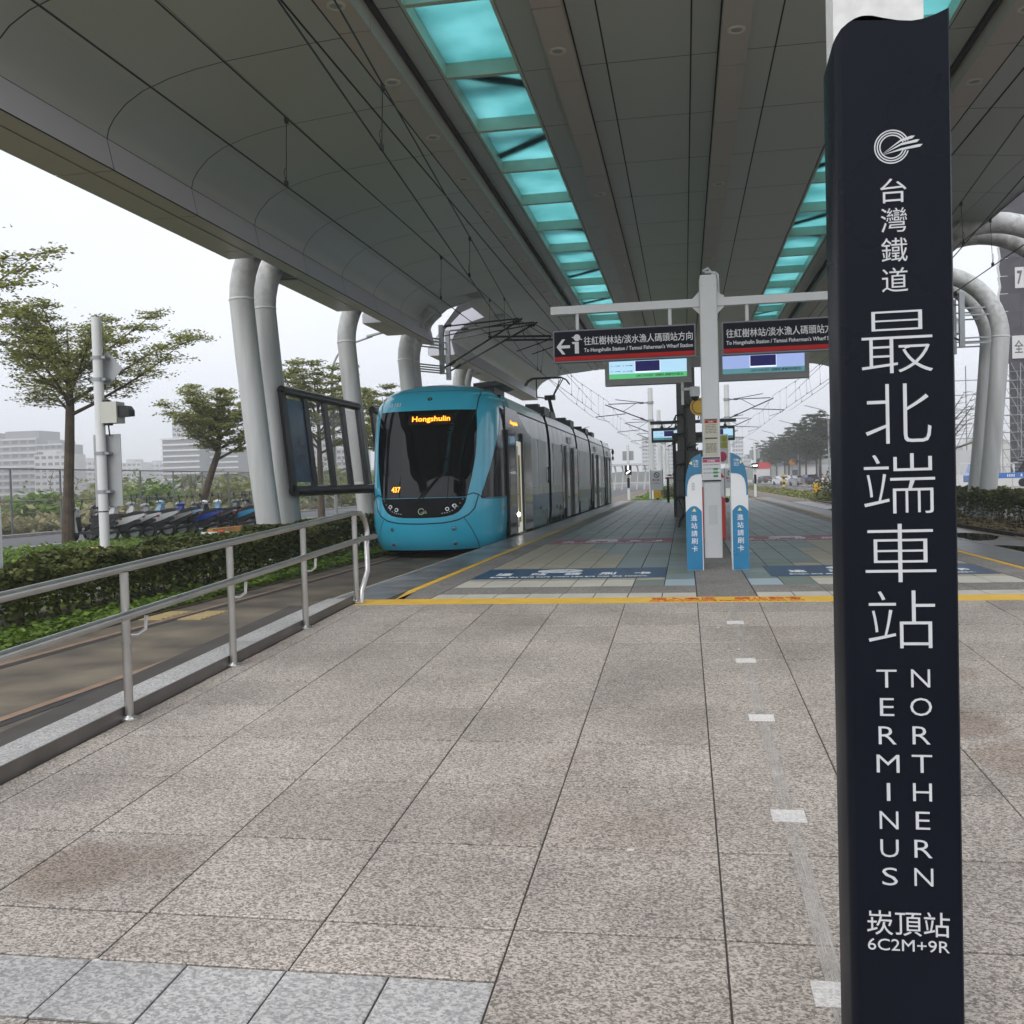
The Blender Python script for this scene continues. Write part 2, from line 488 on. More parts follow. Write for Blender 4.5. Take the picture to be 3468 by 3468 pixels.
# ------------------------------------------------------------------ ramp of granite pavers
def rz(y): return .3 - .0436 * (9.45 - y)
mb = MB()
mb.hexa([(-3.9, -2, -.7), (5.6, -2, -.7), (5.6, 9.45, -.7), (-3.9, 9.45, -.7), (-3.9, -2, rz(-2) - .007), (5.6, -2, rz(-2) - .007), (5.6, 9.45, rz(9.45) - .007), (-3.9, 9.45, rz(9.45) - .007)])
ramp = struct(mb.obj('ramp', mat('joint_mortar', (.06, .053, .046), .9, var=.2)))
XE = [-3.262, -3.1, -2.48, -1.836, -1.206, -.572, .093, .65, 1.29, 1.94, 2.6, 3.25, 3.9, 4.6, 5.3]
YE = [2.81, 3.12, 3.78, 4.46, 5.10, 5.75, 6.36, 7.04, 7.62, 8.3, 8.9, 9.45]
def paver(x0, x1, y0, y1, m):
    g = .0035; h = R.uniform(-.0012, .0012); c = .004
    q = MB()
    X0, X1, Y0, Y1 = x0 + g, x1 - g, y0 + g * 1.5, y1 - g * 1.5
    t = lambda y: rz(y) + h
    q.v = [(X0, Y0, rz(Y0) - .03), (X1, Y0, rz(Y0) - .03), (X1, Y1, rz(Y1) - .03), (X0, Y1, rz(Y1) - .03),
           (X0, Y0, t(Y0) - c / 2), (X1, Y0, t(Y0) - c / 2), (X1, Y1, t(Y1) - c / 2), (X0, Y1, t(Y1) - c / 2),
           (X0 + c, Y0 + c, t(Y0 + c)), (X1 - c, Y0 + c, t(Y0 + c)), (X1 - c, Y1 - c, t(Y1 - c)), (X0 + c, Y1 - c, t(Y1 - c))]
    q.f = [(0, 1, 5, 4), (1, 2, 6, 5), (2, 3, 7, 6), (3, 0, 4, 7), (4, 5, 9, 8), (5, 6, 10, 9), (6, 7, 11, 10), (7, 4, 8, 11), (8, 9, 10, 11)]
    q.m = [0] * 9
    return q.obj('paver', m, ramp)
for j in range(len(YE) - 1):
    for i in range(len(XE) - 1):
        if j == 0 and XE[i] > -.6:
            paver(XE[i], XE[i + 1], 2.44, 3.12, M_granA); continue
        paver(XE[i], XE[i + 1], YE[j], YE[j + 1], M_granA)
xs = [-.572 - .319 * k for k in range(9)]
for k in range(8): paver(xs[k + 1], xs[k], 2.49, 2.81, M_granL)
for i in range(len(XE) - 1):
    paver(XE[i], XE[i + 1], 1.8, 2.44 if XE[i] > -.6 else 2.49, M_granA)
    paver(XE[i], XE[i + 1], .6, 1.8, M_granA)
for y0, y1 in zip([.6, 1.8, 2.81, 3.78, 5.1, 6.36, 7.62, 8.9], [1.8, 2.81, 3.78, 5.1, 6.36, 7.62, 8.9, 9.9]):
    q = MB(); z = lambda y: min(.3, rz(y)) + .012
    q.hexa([(-3.66, y0 + .004, -.3), (-3.30, y0 + .004, -.3), (-3.30, y1 - .004, -.3), (-3.66, y1 - .004, -.3), (-3.66, y0 + .004, z(y0)), (-3.30, y0 + .004, z(y0)), (-3.30, y1 - .004, z(y1)), (-3.66, y1 - .004, z(y1))])
    q.obj('coping_stone', M_granL, ramp)
M_patch = granite('white_patch', (.50, .47, .44), (.74, .72, .69), stain=False, sc=80)
for y in (2.84, 4.16, 5.59, 7.0, 8.41):
    q = MB(); q.panel((.318, y - .065, rz(y - .065) + .0005), (.452, y - .065, rz(y - .065) + .0005), (.452, y + .065, rz(y + .065) + .0005), (.318, y + .065, rz(y + .065) + .0005), .003)
    q.obj('marker_patch', M_patch, ramp)
mw = mat('worn_line', (.50, .47, .43), .7, var=.2, vs=8)
nt_ = mw.node_tree
tr = nt_.nodes.new('ShaderNodeBsdfTransparent'); mx = nt_.nodes.new('ShaderNodeMixShader'); nz = nt_.nodes.new('ShaderNodeTexNoise'); nz.inputs['Scale'].default_value = 34; nz.inputs['Detail'].default_value = 5
mr = nt_.nodes.new('ShaderNodeMapRange'); mr.inputs[1].default_value = .35; mr.inputs[2].default_value = .7; mr.inputs[3].default_value = 0; mr.inputs[4].default_value = .75
nt_.links.new(nz.outputs['Fac'], mr.inputs[0]); nt_.links.new(mr.outputs[0], mx.inputs[0]); nt_.links.new(tr.outputs[0], mx.inputs[1]); nt_.links.new(nt_.nodes['Principled BSDF'].outputs[0], mx.inputs[2]); nt_.links.new(mx.outputs[0], nt_.nodes['Material Output'].inputs[0])
q = MB(); q.panel((.36, .8, rz(.8)), (.415, .8, rz(.8)), (.415, 9.3, rz(9.3)), (.36, 9.3, rz(9.3)), .0025); q.obj('worn_line', mw, ramp)

# ------------------------------------------------------------------ platform with tiles
PZ = .3
mb = MB(); mb.box(-3.67, 9.45, -.6, 4.62, 57, PZ - .008)
plat = struct(mb.obj('platform', bpy.data.materials['joint_mortar']))
def slab(name, x0, x1, y0, y1, m, top=PZ, g=.004, parent=None):
    q = MB(); q.box(x0 + g, y0 + g, PZ - .025, x1 - g, y1 - g, top)
    return q.obj(name, m, parent or plat)
slab('yellow_line', -3.25, 4.5, 9.45, 9.88, M_yellow, g=.001)
# yellow side lines and granite strips
q = MB(); q.hexa([(-2.94, 9.885, PZ - .025), (-2.85, 9.885, PZ - .025), (-2.94, 10.7, PZ - .025), (-3.03, 10.7, PZ - .025), (-2.94, 9.885, PZ), (-2.85, 9.885, PZ), (-2.94, 10.7, PZ), (-3.03, 10.7, PZ)])
q.hexa([(-3.03, 10.7, PZ - .025), (-2.94, 10.7, PZ - .025), (-2.94, 57, PZ - .025), (-3.03, 57, PZ - .025), (-3.03, 10.7, PZ), (-2.94, 10.7, PZ), (-2.94, 57, PZ), (-3.03, 57, PZ)]); q.obj('edge_line', M_yellow, plat)
slab('edge_line', 3.82, 3.92, 9.89, 57, M_yellow)
M_copg = mat('wet_coping_tile', (.12, .13, .14), .32, var=.55, vs=1.3, c2=(.27, .29, .31), bump=.08, bs=40)
M_copd = mat('dark_coping_tile', (.065, .072, .078), .35, var=.3, vs=1.3, c2=(.11, .12, .125), bump=.08, bs=40)
y = 9.89
while y < 57:
    y1 = min(57, y + .7)
    slab('coping_tile', -3.60, -3.04, y, y1, M_copg)
    slab('coping_tile', 3.93, 4.55, y, y1, M_copd)
    slab('edge_strip', -2.93, -2.585, y, y1, M_granP)
    slab('edge_strip', 3.47, 3.81, y, y1, M_granP)
    y = y1
slab('nosing', -3.67, -3.605, 9.89, 57, M_kerb, PZ + .001)
slab('nosing', 4.555, 4.62, 9.89, 57, M_kerb, PZ + .001)
slab('centre_strip', .098, .665, 9.89, 57, M_granP)
tb_ = [mat('beige_tile', (.36, .32, .245), .5, var=.13, vs=5, streak=1), mat('pale_tile', (.50, .475, .41), .5, var=.1, vs=5), mat('sage_tile', (.15, .185, .155), .42, var=.12, vs=5),
       mat('blue_grey_tile', (.165, .215, .215), .42, var=.12, vs=5), mat('pale_blue_tile', (.32, .41, .45), .45, var=.08, vs=5), mat('grey_tile', (.13, .15, .145), .42, var=.12, vs=5)]
CL = [.094 - .338 * k for k in range(9)][::-1]     # left column edges
CR = [.672 + .349 * k for k in range(9)]
rest = [MB() for _ in tb_]
nt_count = 0
for row in range(-1, 68):
    if row == -1: y0, y1 = 9.885, 10.26
    else: y0, y1 = 10.95 + .68 * row, 10.95 + .68 * (row + 1)
    if y1 > 57: break
    for side, E_ in ((0, CL), (1, CR)):
        for i in range(8):
            x0, x1 = E_[i], E_[i + 1]
            if y0 > 24.6 and i % 1 == 0: pass
            dcen = (8 - i) if side == 0 else (i + 1)      # 1 = next to the middle
            if row == -1: k = 1
            elif row == 0: k = 4 if dcen == 1 else 2 if dcen == 2 else 1
            else:
                lim = 2.2 + .42 * (y0 - 11)
                if y0 < 18.4 and dcen > lim + R.uniform(-.7, .7): k = 0
                elif y0 < 18.4: k = R.choice((3, 3, 2, 3, 2, 4 if dcen < 2 else 3))
                else: k = R.choice((3, 5, 5, 2, 5))
            xx0 = max(x0, -2.58); xx1 = min(x1, 3.465)
            if nt_count < 298:
                q = MB(); q.box(xx0 + .006, y0 + .007, PZ - .025, xx1 - .006, y1 - .007, PZ + R.uniform(-.0008, .0008)); q.obj('tile', tb_[k], plat); nt_count += 1
            else:
                rest[k].box(xx0 + .006, y0 + .007, PZ - .025, xx1 - .006, y1 - .007, PZ)
for x0, x1 in ((-2.58, .094), (.672, 3.465)):
    n = 4
    for i in range(n): slab('granite_band', x0 + (x1 - x0) * i / n, x0 + (x1 - x0) * (i + 1) / n, 10.265, 10.945, M_granL if 0 else M_granP)
allr = MB(); 
for k, r_ in enumerate(rest): allr.add(r_.v, r_.f, k)
o = allr.obj('far_tile', tb_, plat); o['kind'] = 'stuff'

# writing on the yellow line
M_redp = mat('red_print', (.50, .10, .02), .6, var=.25, vs=20)
for s_, x0, x1 in (('進入本區', -.34, .27), ('禁止飲食', .44, 1.06)):
    text(s_, M_redp, plat, ((x0 + x1) / 2, 9.72, PZ + .002), (1, 0, 0), (0, 1, 0), fit=(x1 - x0, .2), bold=.012)
text('No Eating/Drinking Beyond the Yellow Line', M_redp, plat, (.36, 9.55, PZ + .002), (1, 0, 0), (0, 1, 0), fit=(1.42, .085), bold=.008)

# floor stickers
M_navy = mat('navy_sticker', (.015, .045, .115), .45, var=.25, vs=6, c2=(.03, .085, .17))
M_rose = mat('rose_sticker', (.25, .035, .06), .5, var=.35, vs=5, c2=(.42, .14, .19))
M_wprint = mat('white_print', (.72, .74, .76), .5, var=.2, vs=12)
def sticker(x0, x1, y0, y1, m, label, zh, en, grp):
    t = thing('floor_sticker', ((x0 + x1) / 2, (y0 + y1) / 2, PZ), label, 'floor sticker', grp)
    q = MB(); q.box(x0, y0, PZ + .001, x1, y1, PZ + .004); q.obj('sheet', m, t)
    w_ = x1 - x0; yc = y1 - (y1 - y0) * .28
    e = MB(); e.prism([(.3 * cos(2 * pi * i / 28) * w_ / 2.4, .17 * sin(2 * pi * i / 28) * (y1 - y0)) for i in range(28)], (x0 + w_ * .42, yc, PZ + .0042), (1, 0, 0), (0, 1, 0), (0, 0, .002))
    e.obj('oval', M_wprint, t)
    a = MB(); a.prism([(-.2, -.02), (.1, -.02), (.1, -.06), (.2, 0), (.1, .06), (.1, .02), (-.2, .02)], (x0 + w_ * .42, yc, PZ + .0063), (1, 0, 0), (0, 1, 0), (0, 0, .001)); a.obj('arrow', m, t)
    n = len(zh)
    for i, ch in enumerate(zh):
        text(ch, M_wprint, t, (x0 + w_ * (.14 + .74 * i / (n - 1)), y0 + (y1 - y0) * .42, PZ + .006), (1, 0, 0), (0, 1, 0), fit=(.2, (y1 - y0) * .22), bold=.02, name='character')
    text(en, M_wprint, t, ((x0 + x1) / 2, y0 + (y1 - y0) * .14, PZ + .006), (1, 0, 0), (0, 1, 0), fit=(w_ * .82, (y1 - y0) * .09), bold=.012)
    return t
EN = 'Enter the card here when you are into the station.'
sticker(-2.58, -.25, 11.85, 13.2, M_navy, 'navy blue floor sticker on the tiles left of the card gates', '進站請刷卡', EN, 'floor stickers')
sticker(.96, 3.44, 11.85, 13.2, M_navy, 'navy blue floor sticker on the tiles right of the card gates', '進站請刷卡', EN, 'floor stickers')
sticker(-2.52, -.25, 18.45, 19.8, M_rose, 'faded red floor sticker on the left half of the platform', '出站請刷卡', 'Tap the card here when you exit the station.', 'floor stickers')
sticker(.78, 3.3, 18.45, 19.8, M_rose, 'faded red floor sticker on the right half of the platform', '出站請刷卡', 'Tap the card here when you exit the station.', 'floor stickers')

# small scraps lying on the ramp
q = MB()
for k in range(26):
    x, y = R.uniform(-3, 2.6), R.uniform(2.3, 9.2); a = R.uniform(0, 6); l = R.uniform(.006, .016)
    q.hexa([(x + l * cos(a + b), y + l * .6 * sin(a + b), rz(y) + h) for h in (.0005, .004) for b in (0, 1.6, 3.1, 4.7)])
o = q.obj('litter', mat('pale_scraps', (.62, .60, .54), .7, var=.2, vs=9)); o['kind'] = 'stuff'
# ------------------------------------------------------------------ canopy
M_panel = mat('ceiling_aluminium', (.47, .50, .48), .36, .0, var=0, vs=.7, spec=.5)
M_cove = mat('cove_aluminium', (.46, .49, .48), .34, .0, var=0, vs=.7, spec=.5)
M_soff = mat('soffit_aluminium', (.50, .45, .42), .42, .0, var=0, vs=.8)
M_fasc = mat('fascia_aluminium', (.64, .63, .70), .42, .0, var=0, vs=.8)
M_shell = mat('roof_sheet', (.42, .43, .44), .4, .3, var=.08)
M_well = mat('skylight_frame', (.50, .60, .52), .4, var=.08, vs=3)
M_ring = mat('lamp_ring', (.62, .60, .54), .4, var=.05)
mg = bpy.data.materials.new('teal_glass'); mg.use_nodes = True
_t = mg.node_tree; _p = _t.nodes['Principled BSDF']; _p.inputs['Base Color'].default_value = (.02, .10, .09, 1); _p.inputs['Roughness'].default_value = .15
_tl = _t.nodes.new('ShaderNodeBsdfTranslucent'); _tn = _t.nodes.new('ShaderNodeTexNoise'); _tn.inputs['Scale'].default_value = .9; _tn.inputs['Detail'].default_value = 4
_tc = _t.nodes.new('ShaderNodeTexCoord'); _tr = _t.nodes.new('ShaderNodeValToRGB')
_tr.color_ramp.elements[0].position = .25; _tr.color_ramp.elements[0].color = (.26, .56, .56, 1); _tr.color_ramp.elements[1].position = .7; _tr.color_ramp.elements[1].color = (.48, .83, .84, 1)
_mx = _t.nodes.new('ShaderNodeMixShader'); _mx.inputs[0].default_value = .93
_t.links.new(_tc.outputs['Object'], _tn.inputs['Vector']); _t.links.new(_tn.outputs['Fac'], _tr.inputs[0]); _t.links.new(_tr.outputs[0], _tl.inputs[0])
_t.links.new(_p.outputs[0], _mx.inputs[1]); _t.links.new(_tl.outputs[0], _mx.inputs[2]); _t.links.new(_mx.outputs[0], _t.nodes['Material Output'].inputs[0])

can = thing('station_canopy', (.2, 30, 5.9), 'long grey panelled canopy with teal skylights over the platform', 'canopy')
YG = [8.0 + 2.4 * k for k in range(20)]
HL = (30.6, 33.5)          # opening in the left cove
HR = (17.6, 34.4)          # opening in the right cove
def spans(y0, y1, hole):
    a, b = hole
    if y1 <= a or y0 >= b: return [(y0, y1)]
    r = []
    if y0 < a - .05: r.append((y0, a))
    if y1 > b + .05: r.append((b, y1))
    return r
mir = lambda x: .4 - x
G = .012
def flat(name, x0, x1, z, y0, y1, m, z1=None, t=.004):
    q = MB()
    q.panel((x0 + G, y0 + G, z), (x0 + G, y1 - G, z), (x1 - G, y1 - G, z1 if z1 is not None else z), (x1 - G, y0 + G, z1 if z1 is not None else z), -t)
    if q.v[4][2] < z: q = MB().panel((x0 + G, y0 + G, z), (x0 + G, y1 - G, z), (x1 - G, y1 - G, z1 if z1 is not None else z), (x1 - G, y0 + G, z1 if z1 is not None else z), t)
    return q.obj(name, m, can)
COVE = [(-5.93, 7.21), (-6.35, 7.15), (-6.75, 7.06), (-7.14, 6.93)], [(-7.14, 6.93), (-7.40, 6.78), (-7.58, 6.60), (-7.67, 6.46), (-7.70, 6.34)]
def curved(name, pts, y0, y1, m, mx=None):
    q = MB()
    P = [(mir(x) if mx else x, z) for x, z in pts]
    n = len(P)
    vs = []
    for (x, z) in P: vs += [(x, y0 + G, z), (x, y1 - G, z)]
    for (x, z) in P: vs += [(x, y0 + G, z + .004), (x, y1 - G, z + .004)]
    fs = []
    for i in range(n - 1):
        a = 2 * i
        fs.append((a, a + 1, a + 3, a + 2)); b = a + 2 * n; fs.append((b, b + 2, b + 3, b + 1))
        fs.append((a, a + 2, b + 2, b)); fs.append((a + 1, b + 1, b + 3, a + 3))
    fs.append((0, 2 * n, 2 * n + 1, 1)); e = 2 * (n - 1); fs.append((e, e + 1, e + 1 + 2 * n, e + 2 * n))
    q.add(vs, fs)
    return q.obj(name, m, can, smooth=True, ang=40)
inner = [(-3.80, -3.49), (-2.28, -1.80), (-1.40, -1.0), (-1.0, .233), (.233, .625), (1.03, 1.44), (1.44, 2.75), (3.81, 4.19)]
for k in range(19):
    y0, y1 = YG[k], YG[k + 1]
    for a, b in inner: flat('ceiling_panel', a, b, 7.67, y0, y1, M_panel)
    # lamp strips hang a little lower, their joints shifted
    for (a, b, z, sh) in ((-4.29, -3.86, 7.35, -.12), (-1.79, -1.41, 7.5, .1), (.635, 1.02, 7.5, .1), (4.26, 4.69, 7.35, -.12)):
        q = MB(); q.box(a + .003, y0 + sh + G, z, b - .003, y1 + sh - G, z + .33 if z < 7.4 else 7.67); q.obj('lamp_strip', M_soff, can)
    for sgn in (0, 1):
        f = (lambda x: mir(x)) if sgn else (lambda x: x)
        def fl(name, xa, xb, za, zb, s0, s1, m):
            xa, xb = f(xa), f(xb)
            if xa < xb: flat(name, xa, xb, za, s0, s1, m, zb)
            else: flat(name, xb, xa, zb, s0, s1, m, za)
        fl('ceiling_panel', -4.64, -4.30, 7.33, 7.35, y0, y1, M_panel)
        fl('ceiling_panel', -5.93, -4.65, 7.21, 7.33, y0, y1, M_panel)
        hole = HR if sgn else HL
        if spans(y0, y1, hole) != [(y0, y1)]:
            curved('cove_panel', [(-5.93, 7.21), (-6.35, 7.15), (-6.5, 7.12)], y0, y1, M_cove, sgn)
        for s0, s1 in spans(y0, y1, hole):
            for part in COVE: curved('cove_panel', part, s0, s1, M_cove, sgn)
            q = MB(); q.panel((f(-7.705), s0 + G, 6.33), (f(-7.705), s1 - G, 6.33), (f(-7.615), s1 - G, 5.905), (f(-7.615), s0 + G, 5.905), .004 if sgn else -.004); q.obj('fascia_panel', M_fasc, can)
            fl('soffit_panel', -7.945, -7.62, 5.89, 5.89, s0, s1, M_soff)
            segs = [(s0, s1)]
            for c in (19.25, 25.35, 29.7, 38.9, 43.6):
                ns = []
                for a, b in segs: ns += spans(a, b, (c - 1.05, c + 1.05))
                segs = ns
            for a, b in segs: fl('soffit_panel', -8.52, -7.95, 5.89, 5.89, a, b, M_soff)
# backing roof shell in wings, open over the skylights and the notches
def wing(poly, y0, y1, mx, m=None):
    q = MB(); P = [(mir(x), z) for x, z in poly] if mx else poly
    q.prism(P, (0, y0, 0), (1, 0, 0), (0, 0, 1), (0, y1 - y0, 0)); return q.obj('roof_shell', m or M_shell, can, recalc=True)
INN = [(-6.5, 7.19), (-5.93, 7.26), (-4.3, 7.42), (-3.84, 7.71), (-3.52, 7.72), (-3.52, 8.35), (-5.2, 8.25), (-6.5, 7.98)]
OUT = [(-7.96, 5.94), (-7.66, 5.94), (-7.75, 6.36), (-7.62, 6.65), (-7.42, 6.83), (-7.14, 6.98), (-6.5, 7.17), (-6.5, 7.98), (-7.4, 7.6), (-7.96, 6.9)]
EDG = [(-8.54, 5.92), (-7.97, 5.92), (-7.97, 6.85), (-8.3, 6.45), (-8.54, 6.15)]
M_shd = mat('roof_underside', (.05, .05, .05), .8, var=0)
for mx, hole in ((0, HL), (1, HR)):
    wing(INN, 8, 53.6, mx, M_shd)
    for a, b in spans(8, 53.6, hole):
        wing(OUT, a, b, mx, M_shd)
        segs = [(a, b)]
        for c in (19.25, 25.35, 29.7, 38.9, 43.6):
            ns = []
            for s0, s1 in segs: ns += spans(s0, s1, (c - 1.05, c + 1.05))
            segs = ns
        for s0, s1 in segs: wing(EDG, s0, s1, mx)
    # light rim round the opening
    rim = [(-8.5, 5.88), (-7.6, 5.88), (-7.7, 6.34), (-7.57, 6.6), (-7.14, 6.92), (-6.5, 7.1), (-6.5, 7.6), (-7.3, 7.3), (-7.9, 6.75), (-8.0, 6.3), (-8.5, 6.1)]
    for yy in hole:
        q = MB(); P = [(mir(x), z) for x, z in rim] if mx else rim
        d = -.05 if yy == hole[0] else .05
        q.prism(P, (0, yy - d * 1.02, 0), (1, 0, 0), (0, 0, 1), (0, d, 0)); q.obj('opening_rim', M_fasc, can, recalc=True)
    q = MB(); x0, x1 = sorted((mir(-6.56) if mx else -6.56, mir(-6.5) if mx else -6.5)); q.box(x0, hole[0], 7.1, x1, hole[1], 7.98); q.obj('opening_rim', M_fasc, can)
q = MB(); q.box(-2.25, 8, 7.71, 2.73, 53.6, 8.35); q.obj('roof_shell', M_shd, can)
q = MB()
for a, b in ((-3.855, -3.805), (4.2, 4.255)): q.box(a, 8, 7.6, b, 53.6, 7.70)
q.obj('shadow_gap', M_dark, can)
# skylights
dark_bars = {3: 1, 4: 2, 7: 1, 8: 1, 9: 2, 11: 2, 12: 1, 15: 1, 17: 2}
for sx, (a, b) in enumerate(((-3.49, -2.28), (2.76, 3.80))):
    for k in range(19):
        y0, y1 = YG[k], YG[k + 1]
        fr = MB()
        fr.box(a + .002, y0 - .05, 7.665, b - .002, y0 + .05, 7.93)
        fr.box(a + .002, y0 + .052, 7.665, a + .05, y1 - .052, 8.3); fr.box(b - .05, y0 + .052, 7.665, b - .002, y1 - .052, 8.3)
        fo = fr.obj('skylight_frame', M_well, can)
        q = MB(); q.box(a + .052, y0 + .052, 7.88, b - .052, y1 - .052, 7.895); q.obj('skylight_pane', mg, fo)
        kk = dark_bars.get((k + 4 * sx) % 19)
        if kk:
            q = MB()
            if kk == 1: q.bar((a - .02, y0 + .2, 7.96), (b + .02, y0 + 1.1, 7.95), .32, .05)
            else: q.bar((a - .02, y1 - .3, 7.96), (b + .02, y0 + 1.0, 7.95), .26, .05)
            q.bar((a - .02, y0 + 1.0, 8.2), (b + .02, y0 + .9, 8.19), .4, .03)
            q.obj('pane_shade_bar', M_dark, fo)  # bars added above some panes to cast dark shapes onto them
def lamp(x, y, z):
    q = MB(); q.lathe((x, y, z), [(.075, -.004), (.082, -.016), (.118, -.016), (.125, -.004), (.125, .0)], 20); o = q.obj('downlight', M_ring, can, smooth=True)
    q = MB(); q.lathe((x, y, z - .006), [(0, .0), (.078, -.001)], 16); q.obj('lens', M_grey, o)
for k in range(17):
    lamp(-4.07, 11.93 + 2.4 * k, 7.35); lamp(4.47, 11.6 + 2.4 * k, 7.35)
for k in range(6):
    lamp(-1.62, 14.2 + 7.2 * k, 7.5); lamp(.83, 14.1 + 7.2 * k, 7.5)

# ------------------------------------------------------------------ tube columns
M_tube = mat('column_paint', (.46, .47, .455), .42, var=.22, vs=2.6, streak=.12, c2=(.63, .64, .64))
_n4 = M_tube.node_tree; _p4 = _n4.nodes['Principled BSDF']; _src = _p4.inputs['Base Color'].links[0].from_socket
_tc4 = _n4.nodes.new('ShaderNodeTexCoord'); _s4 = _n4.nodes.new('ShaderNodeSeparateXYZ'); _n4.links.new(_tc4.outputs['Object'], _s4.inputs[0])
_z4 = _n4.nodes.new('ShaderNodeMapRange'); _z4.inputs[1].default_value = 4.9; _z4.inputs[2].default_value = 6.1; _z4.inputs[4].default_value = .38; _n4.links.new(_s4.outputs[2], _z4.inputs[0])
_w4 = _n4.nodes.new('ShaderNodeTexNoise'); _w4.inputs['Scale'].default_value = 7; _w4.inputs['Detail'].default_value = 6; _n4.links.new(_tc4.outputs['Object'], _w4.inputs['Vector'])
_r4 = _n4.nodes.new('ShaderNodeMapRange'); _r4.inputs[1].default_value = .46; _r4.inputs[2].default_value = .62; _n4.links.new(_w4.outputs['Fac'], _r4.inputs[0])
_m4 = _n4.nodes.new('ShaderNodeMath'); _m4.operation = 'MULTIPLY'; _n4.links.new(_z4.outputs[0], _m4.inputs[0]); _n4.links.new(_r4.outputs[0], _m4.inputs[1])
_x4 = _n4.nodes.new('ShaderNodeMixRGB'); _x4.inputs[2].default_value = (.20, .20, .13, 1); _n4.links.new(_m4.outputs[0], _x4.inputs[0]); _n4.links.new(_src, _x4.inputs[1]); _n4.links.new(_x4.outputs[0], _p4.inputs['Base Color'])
def column(y, s, full, dx=0.):
    pts = [(-8.1, 0.0), (-8.3, 1.8), (-8.52, 4.2), (-8.6, 5.25)]
    top = 118 if full else 62
    for a in range(8, top, 8): pts.append((-6.7 - 1.9 * cos(radians(a)), 5.25 + 1.9 * sin(radians(a))))
    if full: pts.append((-5.9, 7.1))
    P = [((mir(x + dx) if s else x + dx), y, z) for x, z in pts]
    return P
def mk_col(y, s, full, label, dx=0.):
    P = column(y, s, full, dx)
    t = thing('canopy_column', P[0], label, 'column', 'tube columns of the canopy')
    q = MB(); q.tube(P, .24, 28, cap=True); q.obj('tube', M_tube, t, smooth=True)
    q = MB(); c = P[3]; ax = Vector(P[4]) - Vector(P[2]); q.lathe(c, [(.239, -.025), (.25, -.012), (.25, .012), (.239, .025)], 28, 0, ax); q.obj('weld_ring', M_offwhite, t, smooth=True)
    q = MB(); q.lathe((P[0][0], y, 0), [(.42, -.1), (.42, .05), (.26, .06)], 20); q.obj('base_plate', M_galv, t)
nm = ['nearest', 'second', 'third', 'fourth', 'fifth']
for i, y in enumerate((18.9, 25.2, 29.35, 38.4, 43.1)):
    for j in (0, 1):
        if i == 1 and j == 1: continue
        yy = y + (1.1 if i != 2 else .72) * j
        w_ = 'front' if j == 0 else 'rear'
        if i == 1: lab = 'single white tube column left of the tram front beside the glazed screen'
        elif i == 0: lab = 'white tube column of the pair nearest the camera left, %s tube' % w_
        else: lab = 'white tube column left of the tram, %s tube of the %s pair along the track' % (w_, nm[i])
        mk_col(yy, 0, False, lab, .42 if i == 2 else 0.)
for i, y in enumerate((24.9, 30.8)):
    for j in (0, 1):
        mk_col(y + 1.15 * j, 1, True, 'white arched tube column right of the dark pylon, %s tube of the %s pair' % ('front' if j == 0 else 'rear', 'upper cut off' if i == 0 else 'complete'))

# ------------------------------------------------------------------ glazed side screens between the columns
def clear_glass(name, c, op):
    m = bpy.data.materials.new(name); m.use_nodes = True; t = m.node_tree; p = t.nodes['Principled BSDF']
    p.inputs['Base Color'].default_value = (*c, 1); p.inputs['Roughness'].default_value = .08
    a = t.nodes.new('ShaderNodeBsdfTransparent'); x = t.nodes.new('ShaderNodeMixShader'); x.inputs[0].default_value = op
    t.links.new(a.outputs[0], x.inputs[1]); t.links.new(p.outputs[0], x.inputs[2]); t.links.new(x.outputs[0], t.nodes['Material Output'].inputs[0]); return m
M_pane = clear_glass('window_pane', (.10, .12, .13), .13)
M_poster = mat('blue_poster', (.012, .075, .16), .25, var=.3, vs=1.2, c2=(.03, .14, .25))
M_poster2 = mat('teal_poster', (.012, .17, .18), .25, var=.3, vs=1.0, c2=(.03, .27, .16))
def side_screen(y0, y1, bays, label, pm, first):
    t = thing('glazed_screen', (-8.05, (y0 + y1) / 2, 1.4), label, 'screen', 'glazed screens along the left track')
    zt, zb = 3.5, 1.42
    X = lambda z: -7.92 - .095 * (z - 1.42)
    q = MB(); q.tube([(X(zt), y0, zt), (X(zt), y1, zt)], .10, 14); q.obj('top_rail', M_black, t, smooth=True)
    q = MB(); q.tube([(X(zb), y0, zb), (X(zb), y1 + .35, zb)], .115, 14); q.obj('bottom_rail', M_black, t, smooth=True)
    ys = [y0 + (y1 - y0) * i / bays for i in range(bays + 1)]
    for y in ys:
        q = MB(); q.bar((X(zb), y, zb), (X(zt), y, zt), .07, .26, up=(0, 1, 0)); o = q.obj('mullion', M_black, t)
    for i in range(bays):
        a, b = ys[i] + .14, ys[i + 1] - .14
        q = MB(); q.panel((X(1.6), a, 1.6), (X(1.6), b, 1.6), (X(3.34), b, 3.34), (X(3.34), a, 3.34), .012)
        o = q.obj('poster_panel' if i in first else 'pane', pm if i in first else M_pane, t)
        q = MB()
        for z in (1.72, 3.2): q.box(X(z) + .01, b - .02, z - .03, X(z) + .05, b + .04, z + .03)
        q.obj('clip', M_black, o)
    return t
side_screen(19.6, 24.45, 4, 'black framed glazed screen with clear panes beside the front of the tram', M_poster, (0,))
side_screen(25.7, 30.9, 4, 'black framed glazed screen with teal poster panes behind the tram front', M_poster2, (0, 1, 2))

